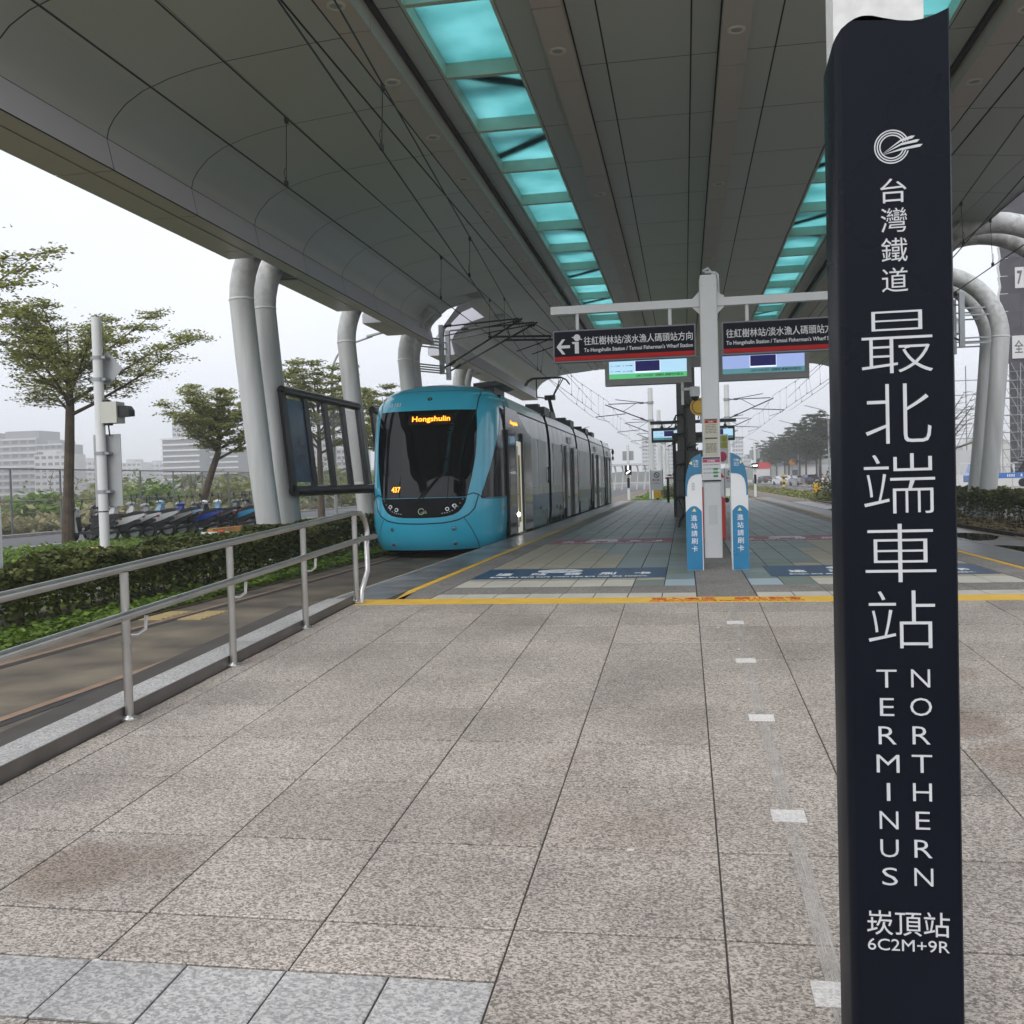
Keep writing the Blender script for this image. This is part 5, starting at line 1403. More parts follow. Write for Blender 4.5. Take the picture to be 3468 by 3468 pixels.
# roof equipment and pantograph
M_roofeq = mat('roof_equipment', (.05, .055, .06), .5, .2, var=.2)
q = MB(); q.box(TX + .3, 24.2, 3.5, TX + .6, 25.6, 3.84); q.prism([(.12, 3.83), (.66, 3.83), (.84, 3.88), (.66, 3.95), (.12, 3.91)], (TX, 24, 0), (1, 0, 0), (0, 0, 1), (0, 1.8, 0)); q.obj('roof_rack', M_roofeq, tram, recalc=True)
for y, z1 in ((30.2, 3.85), (31.6, 3.8), (37.2, 3.85), (43.0, 3.82), (46.0, 3.8)):
    q = MB(); q.box(TX + .35, y, 3.5, TX + 1.0, y + 1.2, z1 - .1); q.box(TX + .4, y + .1, z1 - .1, TX + .8, y + .5, z1); q.box(TX + .5, y + .7, z1 - .1, TX + .7, y + .95, z1 + .02); q.obj('roof_unit', M_roofeq, tram)
py = 38.5
q = MB(); q.box(TX - .6, py - .6, 3.6, TX + .6, py + 1.2, 3.78); pb = q.obj('pantograph', M_black, tram)
q = MB()
for dy in (-.16, .16): q.tube([(TX - .86, py + dy, 5.2), (TX - .74, py + dy, 5.38), (TX - .55, py + dy, 5.47), (TX + .55, py + dy, 5.47), (TX + .74, py + dy, 5.38), (TX + .86, py + dy, 5.2)], .025, 7)
q.obj('collector_head', M_black, pb, smooth=True)
q = MB()
q.tube([(TX - .42, py, 5.45), (TX - .42, py, 4.75), (TX + .05, py, 4.68)], .028, 6); q.tube([(TX + .62, py, 5.42), (TX + .22, py, 4.75)], .024, 6); q.tube([(TX + .52, py + .1, 5.42), (TX + .16, py + .1, 4.72)], .02, 6)
q.tube([(TX + .05, py, 4.75), (TX + .18, py - .4, 4.3), (TX + .3, py - .2, 3.7)], [.06, .07, .08], 8); q.box(TX - .1, py - .12, 4.62, TX + .3, py + .12, 4.8)
q.obj('arm', M_black, pb)
# ------------------------------------------------------------------ plants
NR = np.random.default_rng(5)
def leaves(name, C, size, m, parent, flatness=.5, asp=.5):
    """many small diamond leaves at points C (N,3); flatness 1 = horizontal"""
    C = np.asarray(C, float); N = len(C)
    s = (size if np.ndim(size) else np.full(N, size)) * NR.uniform(.7, 1.3, N)
    a = NR.uniform(0, 2 * pi, N)
    u = np.stack([np.cos(a), np.sin(a), NR.uniform(-1, 1, N) * (1 - flatness)], 1); u /= np.linalg.norm(u, axis=1)[:, None]
    k = NR.normal(0, 1, (N, 3)) * (1 - flatness) + np.array([0, 0, 1.0]) * (flatness + .15)
    v = np.cross(k, u); v /= np.linalg.norm(v, axis=1)[:, None] + 1e-9
    u *= s[:, None] * .5; v *= s[:, None] * .5 * asp
    V = np.stack([C - u, C + v, C + u, C - v], 1).reshape(-1, 3).astype('f')
    me = bpy.data.meshes.new(name)
    me.vertices.add(4 * N); me.vertices.foreach_set('co', V.ravel())
    me.loops.add(4 * N); me.loops.foreach_set('vertex_index', np.arange(4 * N, dtype='i'))
    me.polygons.add(N); me.polygons.foreach_set('loop_start', np.arange(0, 4 * N, 4, dtype='i'))
    me.update(calc_edges=True)
    me.materials.append(m)
    return link(name, me, parent)

def almond_tree(loc, h0, ht, rad, lean, label, seed, nleaf=1.0, leaf=.12, twigs=True, m=None, group='trees beside the service road', bare=False):
    """tiered tree: straight trunk, rising limbs, flat sprays of small leaves"""
    r = random.Random(seed)
    t = thing('almond_tree', loc, label, 'tree', group)
    L = Vector(loc); q = MB(); pts_leaf = []
    top = L + Vector((lean, 0, h0))
    tw = .155 if h0 > 2.9 else .13
    q.tube([L + Vector((0, 0, -.15)), L + Vector((lean * .3, 0, h0 * .35)), L + Vector((lean * .7, .02, h0 * .75)), top, top + Vector((lean * .1, 0, (ht - h0) * .5)), top + Vector((0, 0, (ht - h0) * .85))], [tw * 1.35, tw * 1.02, tw * .95, tw * .85, tw * .35, .015], 10)
    trunk = q.obj('trunk', M_bark, t, smooth=True)
    b = MB()
    H = ht - h0
    nl = 13
    for i in range(nl):
        f = i / (nl - 1)
        st = top + Vector((0, 0, -.25 + H * .55 * f))
        az = i * 2.4 + r.uniform(-.3, .3)
        el = radians(18 + 42 * f + r.uniform(-8, 8))
        ln = rad * (1.08 - .45 * f) * r.uniform(.8, 1.1)
        P = [st]; d = Vector((cos(az) * cos(el), sin(az) * cos(el), sin(el)))
        for k in range(5):
            d = (d + Vector((r.uniform(-.1, .1), r.uniform(-.1, .1), r.uniform(-.04, .10)))).normalized()
            P.append(P[-1] + d * ln / 5)
        if P[-1].z > L.z + ht: 
            sc = (L.z + ht - st.z) / (P[-1].z - st.z); P = [Vector((p.x, p.y, st.z + (p.z - st.z) * sc)) for p in P]
        b.tube(P, [.065, .052, .04, .03, .02, .01], 5)
        for k in range(1, 6):
            for s in (-1, 1, r.choice((-1, 1))):
                a2 = az + s * r.uniform(.45, 1.15); l2 = ln * r.uniform(.22, .42) * (1.1 - .1 * k)
                e = P[k] + Vector((cos(a2) * l2, sin(a2) * l2, l2 * r.uniform(.08, .4)))
                mid = (P[k] + e) / 2 + Vector((0, 0, l2 * .06))
                if twigs: b.tube([P[k], mid, e], [.018, .012, .006], 4, cap=False)
                for n in range(7 if twigs else 4):
                    u = r.uniform(.15, 1.05)
                    c = P[k] + (e - P[k]) * u + Vector((r.gauss(0, .16), r.gauss(0, .16), r.gauss(.04, .06)))
                    if twigs and n % 2 == 0: b.tube([P[k] + (e - P[k]) * min(1, u * .8), c], [.006, .003], 3, cap=False)
                    pts_leaf.append(c)
    b.obj('branches', M_bark, t)
    if not bare:
        C = np.array([[p.x, p.y, p.z] for p in pts_leaf])
        k = int(13 * nleaf)
        C = np.repeat(C, k, 0) + NR.normal(0, 1, (len(C) * k, 3)) * np.array([.16, .16, .035])
        leaves('crown', C, leaf, m or M_leafA, t, .55, .5)
    return t
almond_tree((-19.0, 28.5, -.05), 4.25, 7.1, 3.7, .25, 'tall tiered almond tree behind the white signal pole, straight trunk by the road', 11, 1.5, .105)
almond_tree((-20.6, 40, -.05), 3.15, 6.0, 2.45, 1.1, 'smaller almond tree with a leaning trunk behind the parked scooters', 5, 1.0, .13)
almond_tree((-19.1, 51, -.05), 3.6, 8.4, 4.1, .0, 'bushy almond tree behind the glazed screen and the tube columns', 8, 1.2, .16)
almond_tree((-17.9, 19.8, -.05), 4.4, 7.9, 4.4, .2, 'almond tree reaching in at the left edge, only branch tips in view', 21, .8)
almond_tree((-19.2, 63, -.05), 3.6, 8.0, 3.8, .0, 'almond tree farther along the road behind the tram front', 14, 1.0, .18)
# avenue trees on the right
def far_tree(loc, s, label, seed):
    return almond_tree(loc, 3.6 * s, 9.2 * s, 5.0 * s, .0, label, seed, 1.0, .34, False, M_leafD, 'trees in a row along the avenue')
pr = far_tree((19.6, 140, .1), 1.05, 'dark green almond tree in the avenue row, nearest one beside the pylon edge', 31)
lab = ['second', 'third', 'fourth', 'fifth', 'sixth', 'seventh', 'eighth', 'ninth', 'tenth']
for i, (x, y, s, rzz) in enumerate(((19.2, 149, 1.0, 1), (19.8, 158, .98, 2), (19.4, 168, .95, 3), (19.6, 179, 1.0, 4), (19.0, 191, .9, 5), (19.5, 204, .95, .5), (19.2, 219, .9, 1.5), (19.4, 236, .95, 2.5), (18.9, 256, .9, 3.5))):
    dup(pr, (x, y, .1), rzz, 'dark green almond tree in the avenue row, %s from the pylon side' % lab[i], None, (s, s, s))
for i, (x, y) in enumerate(((-13.5, 120), (-12.5, 128), (-14, 137))):
    dup(pr, (x, y, 0), i * 2.0, 'dark green tree behind the rear end of the tram, %s in its row' % lab[i - 1 + 1 - 1 if i else 0].replace('tenth', 'first') if i else 'dark green tree behind the rear end of the tram, first in its row', 'trees behind the tram', (.62, .62, .62))
dup(pr, (18.3, 73, .1), 1.2, 'almond tree just right of the pylon near the arched columns', 'trees near the building site', (.7, .7, .75)) if 0 else None
almond_tree((17.2, 70, .1), 3.0, 7.2, 3.4, .0, 'bare twiggy tree between the dark pylon and the arched columns', 41, group='bare trees', bare=True)

# hedges
def hedge(x0, x1, y0, y1, z0, z1, n, size, label, near, m=M_leafB):
    t = thing('hedge', ((x0 + x1) / 2, (y0 + y1) / 2, z0), label, 'hedge')
    k = int(n)
    ln = y1 - y0
    u = NR.uniform(0, 1, k); yy = y0 + ln * u ** 1.5 if near else y0 + ln * u
    face = NR.uniform(0, 1, k)
    bump = .06 * np.sin(yy * 2.3) + .05 * np.sin(yy * 5.1 + 1) + .03 * np.sin(yy * 11)
    xx = np.where(face < .55, NR.uniform(x0, x1, k), np.where(face < .8, x0 + np.abs(NR.normal(0, .07, k)), x1 - np.abs(NR.normal(0, .07, k))))
    zz = np.where(face < .55, z1 + bump - np.abs(NR.normal(0, .07, k)), z0 + (z1 - z0) * NR.beta(2.2, 1.3, k) + bump * .5)
    C = np.stack([xx, yy, zz], 1)
    leaves('foliage', C, size * (1 + .6 * u), m, t, .35, .6)
    q = MB(); nst = int(ln * 5)
    for i in range(nst):
        y = y0 + ln * (i + R.random()) / nst; x = R.uniform(x0 + .1, x1 - .1); h = (z1 - z0) * R.uniform(.6, .92)
        q.tube([(x, y, z0 - .05), (x + R.uniform(-.06, .06), y + R.uniform(-.06, .06), z0 + h * .5), (x + R.uniform(-.14, .14), y + R.uniform(-.14, .14), z0 + h)], [.012, .010, .005], 4, cap=False)
        if i % 2: q.tube([(x, y, z0 + h * .4), (x + R.uniform(-.2, .2), y + R.uniform(-.2, .2), z0 + h * .8)], [.007, .003], 3, cap=False)
    q.obj('stems', M_bark, t)
    q = MB(); q.grid(lambda a, b: (x0 + (x1 - x0) * (.3 + .4 * a), y0 + .1 + (ln - .2) * b, z0 + (z1 - z0) * .62 + .05 * sin(b * ln * 3 + a * 4)), 3, int(ln * 1.5)); q.obj('light_block_core', M_bark, t)  # bark-coloured sheet added inside the hedge to block light
    return t
hedge(-7.95, -6.95, 3.2, 17.8, .0, .70, 46000, .062, 'clipped green hedge with bare stems beside the left track, in front of the columns', False)
hedge(-7.95, -6.95, 18.0, 52, .0, .72, 26000, .085, 'dark clipped hedge along the left track behind the tram', True)
hedge(8.2, 9.2, 15, 52, .06, .86, 46000, .07, 'dark clipped hedge along the right track under the arched columns', True)
# low ground cover and grass
def cover(name, x0, x1, y0, y1, n, z, size, m, flat=.6, pw=1.0, hz=.05):
    u = NR.uniform(0, 1, n) ** pw
    C = np.stack([NR.uniform(x0, x1, n), y0 + (y1 - y0) * u, z + np.abs(NR.normal(0, hz, n))], 1)
    o = leaves(name, C, size * (1 + .8 * u), m, None, flat, .6); o['kind'] = 'stuff'; return o
cover('ground_cover', -7.0, -6.3, 3.2, 24, 26000, .02, .055, M_leafC, pw=1.3)
cover('ground_cover', -18.7, -7.95, 6, 45, 26000, -.04, .10, M_leafC, .3, 1.2, .06)
cover('leaf_litter', 7.15, 8.3, 14, 50, 9000, .06, .08, mat('dry_leaves', (.10, .075, .03), .8, var=.4, vs=9, c2=(.24, .19, .08)), .6, 1.4, .03)
cover('median_weeds', 7.3, 10.2, 55, 200, 16000, .0, .22, leafmat('median_leaves', (.10, .13, .03), (.26, .26, .08)), .3, 1.8, .06)
cover('track_weeds', -3.6, 4.2, 58, 140, 9000, .0, .2, M_leafC, .3, 1.6, .08)
for i, (x, y, s) in enumerate(((8.3, 57, 1.2), (-1.2, 73, .8), (-.4, 80, .9))):
    t = thing('shrub', (x, y, 0), ('bushy shrub at the end of the right hedge beside a yellow box', 'low dark shrub on the track verge past the platform end', 'second low shrub on the verge farther past the platform end')[i], 'shrub')
    C = NR.normal(0, 1, (1800, 3)) * np.array([.55 * s, .55 * s, .32 * s]) + np.array([x, y, .55 * s]); leaves('foliage', C, .14, M_leafB, t, .3, .6)
    q = MB()
    for k in range(6): q.tube([(x, y, -.05), (x + R.uniform(-.4, .4), y + R.uniform(-.4, .4), .8 * s)], [.02, .008], 4)
    q.obj('stem', M_bark, t)
# scrub in the field behind the fence
n = 60000
u = NR.uniform(0, 1, n); yy = 26 + 150 * u ** 1.7; xx = -27.5 - NR.uniform(0, 1, n) ** 1.4 * (10 + yy * .9)
C = np.stack([xx, yy, -.15 + np.abs(NR.normal(0, .35, n)) * (1 + .5 * np.sin(xx * .35) * np.sin(yy * .27))], 1)
o = leaves('field_scrub', C, .30 * (1 + 2.2 * u), leafmat('scrub_leaves', (.12, .115, .045), (.36, .33, .17), .3), None, .25, .5); o['kind'] = 'stuff'
n = 26000
u = NR.uniform(0, 1, n); yy = 60 + 260 * u ** 1.3; xx = -30 - NR.uniform(.05, 1, n) * (20 + yy * .85)
C = np.stack([xx, yy, -.1 + np.abs(NR.normal(0, .9, n)) * (.6 + .5 * np.sin(xx * .12 + 1) * np.sin(yy * .08))], 1)
o = leaves('far_scrub', C, .9 + 1.0 * u, leafmat('far_scrub_leaves', (.085, .095, .045), (.20, .20, .085), .3), None, .2, .5); o['kind'] = 'stuff'
bl = ['broad leafed shrub beyond the fence left of the first tree trunk', 'rounded grey green shrub beyond the fence behind the first trunk', 'leafy shrub beyond the fence just right of the signal pole', 'large spreading shrub beyond the fence between the two left trees', 'tall green thicket beyond the fence beside the leaning trunk', 'wide green thicket beyond the fence by the tube columns', 'low thicket beyond the fence behind the tube columns', 'thicket beyond the fence seen under the glazed screen']
for i, (x, y, w_, h_) in enumerate(((-36, 52, 1.6, 1.6), (-40, 66, 2.2, 2.6), (-31.5, 56, 1.6, 2.1), (-33, 70, 2.4, 2.4), (-31, 76, 3, 3.0), (-30, 84, 4, 3.6), (-30, 98, 4, 3.0), (-29, 80, 2.5, 2.0))):
    t = thing('wild_shrub', (x, y, -.2), bl[i], 'shrub', 'shrubs in the field')
    k = 1500
    C = NR.normal(0, 1, (k, 3)) * np.array([w_ * .5, w_ * .5, h_ * .26]) + np.array([x, y, h_ * .42]); C[:, 2] = np.abs(C[:, 2] + .2) - .2
    leaves('foliage', C, .42, M_leafA if i % 2 else M_leafC, t, .45, .6)
    q = MB()
    for j in range(5): q.tube([(x, y, -.3), (x + R.uniform(-1, 1) * w_ * .4, y + R.uniform(-1, 1) * w_ * .4, h_ * .7)], [.05, .015], 4)
    q.obj('stem', M_bark, t)
for i, (x, y) in enumerate(((-62, 120), (-56, 118), (-47, 124))):
    t = thing('palm_tree', (x, y, -.2), ('small grey palm far in the field, left of three', 'small grey palm far in the field, middle of three', 'small grey palm far in the field beside the leaning trunk')[i], 'palm tree', 'palms in the field')
    q = MB(); q.tube([(x, y, -.3), (x + .2, y, 3.2)], [.25, .18], 8); q.obj('trunk', M_bark, t)
    q = MB()
    for k in range(16):
        a = k * 2.4; P = [(x + .2, y, 3.2)]
        for j in range(1, 5): P.append((x + .2 + cos(a) * .75 * j, y + sin(a) * .75 * j, 3.2 + (.6 - .05 * (k % 5)) * j - .17 * j * j))
        for A, B in zip(P, P[1:]):
            A, B = Vector(A), Vector(B); sd = Vector((-sin(a), cos(a), 0)) * .3
            q.add([A - sd + Vector((0, 0, -.1)), A, B, B - sd + Vector((0, 0, -.1))], [(0, 1, 2, 3)]); q.add([A, A + sd + Vector((0, 0, -.1)), B + sd + Vector((0, 0, -.1)), B], [(0, 1, 2, 3)])
    q.obj('fronds', M_leafD, t)
t = struct(MB().grid(lambda a, b: (-700 + 900 * a, 520 + 30 * sin(a * 9), -1 + b * (9 + 5 * sin(a * 23) + 3 * sin(a * 61))), 90, 2).obj('distant_treeline', M_leafD))

# ------------------------------------------------------------------ fence on the left
M_fence = mat('fence_steel', (.17, .18, .19), .55, .4, var=.2)
M_mesh = clear_glass('chain_link', (.16, .17, .18), .10)
t = thing('chain_link_fence', (-27, 50, -.1), 'grey chain link fence with two rails beyond the service road', 'fence')
yy = [23.6 + 3.3 * k for k in range(18)]
for y in yy:
    q = MB(); q.tube([(-27, y, -.2), (-27, y, 2.64)], .045, 8); q.obj('post', M_fence, t, smooth=True)
for z in (2.62, 1.28):
    q = MB(); q.tube([(-27, yy[0], z), (-27, yy[-1], z)], .03, 6); q.obj('rail', M_fence, t, smooth=True)
for a, b in zip(yy, yy[1:]):
    q = MB(); q.box(-27.012, a + .06, -.1, -27.006, b - .06, 2.6); q.obj('mesh_panel', M_mesh, t)
t2 = thing('fence_vine', (-26.9, 38, 1.5), 'dry climbing vines tangled on the chain link fence', 'vine')
q = MB(); C = []
for k in range(16):
    y = R.uniform(26, 60); z = 2.6; P = [(-26.95, y, z)]
    for j in range(6):
        y += R.uniform(-.25, .25); z -= R.uniform(.1, .35); P.append((-26.95 + R.uniform(-.03, .03), y, z)); C.append(P[-1])
    q.tube(P, .012, 3, cap=False)
q.obj('stem', M_bark, t2); leaves('foliage', np.repeat(np.array(C), 5, 0) + NR.normal(0, .12, (len(C) * 5, 3)), .12, M_leafA, t2, .2)
q = MB(); q.box(-26.6, -20, -.2, -24.5, 700, -.06); struct(q.obj('fence_strip', M_soil))

# ------------------------------------------------------------------ signal pole and small things on the left
t = thing('signal_pole', (-9.28, 14.9, 0), 'white round signal pole with back of signs and a beacon box, left behind the hedge', 'signal pole')
q = MB(); q.tube([(-9.28, 14.9, -.1), (-9.28, 14.9, 4.31)], .078, 20); q.obj('pole', M_white, t, smooth=True)
M_sb = mat('sign_back', (.40, .41, .42), .45, .3, var=.08)
q = MB(); q.prism([(0, .29), (.27, 0), (0, -.29), (-.27, 0)], (-9.19, 15.02, 3.49), (1, 0, 0), (0, 0, 1), (0, .008, 0)); q.obj('diamond_sign', M_sb, t, recalc=True)
for z in (3.66, 3.31, 2.12, 1.5):
    q = MB(); q.lathe((-9.28, 14.9, z), [(.079, -.028), (.086, -.028), (.086, .028), (.079, .028)], 20); q.box(-9.2, 14.86, z - .02, -9.13, 15.0, z + .02); q.box(-9.39, 14.87, z - .025, -9.35, 14.93, z + .025); q.obj('clamp', M_galv, t)
q = MB(); q.box(-9.2, 14.8, 2.60, -8.93, 15.05, 2.94); q.obj('beacon_box', mat('beige_box', (.56, .56, .50), .45, var=.06), t)
q = MB(); q.prism([(0, -.085), (.2, -.075), (.2, .02), (.15, .09), (0, .095)], (-8.93, 14.84, 2.78), (1, 0, 0), (0, 0, 1), (0, .17, 0)); q.obj('visor', M_black, t, recalc=True)
q = MB(); q.box(-9.19, 14.86, 2.57, -9.1, 14.98, 2.61); q.box(-9.2, 14.86, 2.94, -9.12, 14.96, 2.98); q.tube([(-9.15, 14.92, 2.6), (-9.15, 14.95, 2.4)], .012, 6); q.obj('bracket', M_black, t)
q = MB(); q.box(-9.47, 14.99, 1.26, -8.99, 15.003, 2.43); q.obj('plate_sign', M_sb, t)
q = MB(); q.lathe((-9.28, 14.9, 1.18), [(.079, -.01), (.084, 0), (.079, .01)], 16); q.tube([(-9.36, 14.86, 1.18), (-9.40, 14.84, 1.165)], .012, 5); q.obj('cable_tie', M_black, t)
t = thing('yellow_marker_box', (-8.72, 13.7, 0), 'yellow rounded marker box poking out of the hedge behind', 'marker box')
q = MB(); q.prism([(-.27, 0), (.27, 0), (.27, .26), (.2, .33), (-.22, .33), (-.27, .27)], (-8.72, 13.6, .33), (1, 0, 0), (0, 0, 1), (0, .3, 0)); q.obj('box', M_yellow, t, recalc=True)
q = MB(); q.box(-8.85, 13.65, -.05, -8.6, 13.85, .331); q.obj('stand', M_galv, t)
t = thing('kerb_marker_block', (-15.2, 31.5, 0), 'long orange kerb block between the hedge and the parked scooters', 'kerb block')
q = MB(); q.prism([(-.12, 0), (.12, 0), (.09, .3), (-.09, .3)], (-15.2, 30.4, -.05), (1, 0, 0), (0, 0, 1), (0, 2.2, 0)); q.obj('block', mat('orange_paint', (.55, .24, .05), .6, var=.2), t, recalc=True)
t = thing('hedge_post', (-7.25, 9.7, 0), 'white square post standing in the hedge at the left picture edge', 'post')
q = MB(); q.box(-7.46, 9.6, -.1, -7.29, 9.76, 1.36); q.obj('post', M_white, t)
t = thing('reflector_post', (-9.6, 19.4, 0), 'red round reflector on a white panel seen through the hedge', 'reflector')
q = MB(); q.box(-9.9, 19.4, .05, -9.2, 19.43, .62); q.obj('panel', M_white, t)
q = MB(); q.lathe((-9.45, 19.38, .55), [(0, -.02), (.1, -.01), (.11, 0)], 16, 0, (0, 1, 0)); q.obj('reflector', M_red, t)
def lamp_post(x, y, h, sx, label, grp):
    t = thing('street_lamp', (x, y, 0), label, 'street lamp', grp)
    P = [(x, y, -.1), (x, y, h - 2.2)] + [(x + sx * (1 - cos(radians(a))) * 1.5, y, h - 2.2 + 1.9 * sin(radians(a))) for a in range(15, 80, 12)] + [(x + sx * 2.4, y, h)]
    q = MB(); q.tube(P, [.1, .085] + [.06] * (len(P) - 2), 8); q.obj('pole', M_galv, t, smooth=True)
    q = MB(); q.hexa([(x + sx * 2.2 - .1, y - .14, h - .06), (x + sx * 2.2 - .1, y + .14, h - .06), (x + sx * 2.95, y + .14, h + .12), (x + sx * 2.95, y - .14, h + .12), (x + sx * 2.2 - .1, y - .14, h + .04), (x + sx * 2.2 - .1, y + .14, h + .04), (x + sx * 2.95, y + .14, h + .20), (x + sx * 2.95, y - .14, h + .20)]); q.obj('lamp_head', M_galv, t)
lamp_post(-19.0, 53, 9.7, 1, 'grey curved street lamp beyond the tube columns, left', 'street lamps')
lamp_post(-19.0, 84, 9.7, 1, 'farther grey street lamp behind the tube columns, only its head showing', 'street lamps')
lamp_post(-16.0, 142, 9.0, 1, 'grey street lamp above the tree behind the tram end', 'street lamps')
for i, (x, y) in enumerate(((18.6, 136), (18.4, 170), (18.2, 205), (18, 245))): lamp_post(x, y, 10.4, -1, 'grey street lamp rising from the avenue trees, number %s from the pylon' % ('one', 'two', 'three', 'four')[i], 'street lamps')

# ------------------------------------------------------------------ scooters
def paint(name, c): return mat(name, c, .25, var=.03, coat=.4)
SC = [paint('scooter_white', (.68, .69, .70)), paint('scooter_black', (.012, .012, .014)), paint('scooter_silver', (.34, .35, .36)), paint('scooter_pale_blue', (.30, .50, .66)), paint('scooter_blue', (.015, .06, .36)), paint('scooter_grey', (.10, .105, .11)), paint('scooter_sky', (.03, .26, .5))]
M_plas = mat('black_plastic', (.018, .018, .019), .55, var=.1)
M_seat = mat('seat_vinyl', (.022, .022, .023), .6, var=.15)
def make_scooter():
    t = thing('scooter', (0, 0, 0), 'scooter', 'scooter', 'scooters parked in a row')
    # local: front is -x
    for x in (-.62, .62):
        q = MB(); q.lathe((x, 0, .235), [(.15, -.045), (.215, -.05), (.238, -.02), (.238, .02), (.215, .05), (.15, .045)], 16, 0, (0, 1, 0)); w_ = q.obj('wheel', M_rubber, t, smooth=True)
        q = MB(); q.lathe((x, 0, .235), [(0, -.03), (.14, -.03), (.15, -.045), (.15, .045), (.14, .03), (0, .03)], 12, 0, (0, 1, 0)); q.obj('rim', M_galv, w_)
    q = MB(); q.prism([(-.80, .42), (-.62, .53), (-.42, .45), (-.45, .38), (-.62, .45), (-.77, .34)], (0, -.07, 0), (1, 0, 0), (0, 0, 1), (0, .14, 0)); q.obj('mudguard', SC[0], t, recalc=True)
    q = MB(); q.hexa([(-.50, -.17, .33), (-.36, -.2, .30), (-.36, .2, .30), (-.50, .17, .33), (-.60, -.17, .78), (-.42, -.2, .78), (-.42, .2, .78), (-.60, .17, .78)]); q.hexa([(-.62, -.15, .78), (-.40, -.19, .78), (-.40, .19, .78), (-.62, .15, .78), (-.50, -.08, .98), (-.38, -.1, .98), (-.38, .1, .98), (-.50, .08, .98)]); q.obj('front_shield', SC[0], t)
    q = MB(); q.hexa([(-.40, -.15, .32), (-.34, -.15, .30), (-.34, .15, .30), (-.40, .15, .32), (-.415, -.16, .80), (-.37, -.16, .80), (-.37, .16, .80), (-.415, .16, .80)]); q.box(-.42, -.15, .25, .14, .15, .33); q.obj('footboard', M_plas, t)
    q = MB(); q.prism([(.0, .40), (.12, .44), (.40, .50), (.70, .62), (.96, .74), (.95, .80), (.62, .74), (.25, .66), (.06, .62)], (0, -.15, 0), (1, 0, 0), (0, 0, 1), (0, .30, 0)); q.obj('rear_body', SC[0], t, recalc=True)
    q = MB(); q.prism([(-.02, .62), (.3, .67), (.6, .75), (.88, .80), (.90, .86), (.66, .87), (.44, .80), (.2, .785), (-.02, .75)], (0, -.14, 0), (1, 0, 0), (0, 0, 1), (0, .28, 0)); q.obj('seat', M_seat, t, recalc=True)
    q = MB(); q.prism([(.04, .22), (.42, .2), (.52, .42), (.80, .54), (.78, .62), (.1, .5)], (0, -.12, 0), (1, 0, 0), (0, 0, 1), (0, .24, 0)); q.obj('engine_case', M_plas, t, recalc=True)
    q = MB(); q.tube([(.25, -.13, .24), (.5, -.18, .26), (.82, -.19, .33)], [.025, .045, .05], 10); q.obj('exhaust', M_plas, t, smooth=True)
    q = MB(); q.tube([(-.42, -.36, 1.02), (-.42, -.15, 1.03), (-.42, .15, 1.03), (-.42, .36, 1.02)], .018, 7); q.tube([(-.45, 0, .95), (-.62, 0, .24)], .03, 8); q.tube([(-.62, -.085, .24), (-.57, -.085, .5)], .018, 6); q.tube([(-.62, .085, .24), (-.57, .085, .5)], .018, 6); q.obj('handlebar', M_plas, t)
    q = MB(); q.ball((-.47, 0, 1.02), .12, 10, 0, (1.15, .95, .75)); hd = q.obj('headstock', SC[0], t, smooth=True)
    q = MB(); q.ball((-.59, 0, 1.02), .07, 10, 0, (.5, 1.2, .8)); q.obj('headlight', M_chrome, hd, smooth=True)
    for s in (-1, 1):
        q = MB(); q.tube([(-.40, s * .22, 1.04), (-.38, s * .34, 1.24)], .012, 5); q.lathe((-.385, s * .37, 1.28), [(0, -.015), (.065, -.008), (.07, .008), (0, .015)], 12, 0, (1, 0, .1)); q.obj('mirror', M_plas, t)
    q = MB(); q.box(.88, -.07, .66, .93, .07, .73); q.obj('tail_lamp', M_red, t)
    q = MB(); q.tube([(.1, -.16, .22), (.0, -.22, .0)], .012, 5); q.obj('kick_stand', M_plas, t)
    return t
sc = make_scooter()
cfg = [(0, 'white and black scooter with tall front shield, leftmost beside the tree trunk', 0), (1, 'black and white scooter right behind the signal pole', 1), (0, 'white scooter with upright mirrors right of the signal pole', 0), (2, 'white scooter with grey seat beside the silver one', 2), (2, 'silver scooter with red tail lamp in the row', 2), (3, 'scooter with pale blue side panel in the middle of the row', 3), (4, 'deep blue scooter in the middle of the row', 4),
       (5, 'dark grey scooter by the orange kerb block', 5), (1, 'black scooter with white headstock near the columns', 1), (6, 'sky blue scooter with white headstock near the columns', 6), (5, 'dark scooter partly hidden by the first tube column', 5), (1, 'black scooter half hidden behind the first tube column', 1)]
pos = []
for i in range(12):
    pos.append((-18.35 + .19 * i + R.uniform(-.1, .1), 28.9 + .70 * i + R.uniform(-.1, .1), -.02))
for i, (ci, lab_, _) in enumerate(cfg):
    if i == 0: o = sc; o.location = pos[0]; o['label'] = lab_; o.rotation_euler.z = .25
    else: o = dup(sc, pos[i], .12 + R.uniform(-.3, .3), lab_, None, (1.06, 1.06, R.uniform(1.02, 1.12)))
    for c in kids(o):
        base = c.name.split('.')[0]
        if base in ('front_shield', 'rear_body', 'headstock', 'mudguard'):
            mm = SC[ci]
            if i == 0 and base == 'rear_body': mm = SC[1]
            if i == 1 and base == 'rear_body': mm = SC[0]
            if i in (3,) and base == 'rear_body': mm = SC[0]
            if i == 8 and base == 'headstock': mm = SC[0]
            if i == 9 and base == 'headstock': mm = SC[0]
            c.material_slots[0].link = 'OBJECT'; c.material_slots[0].material = mm

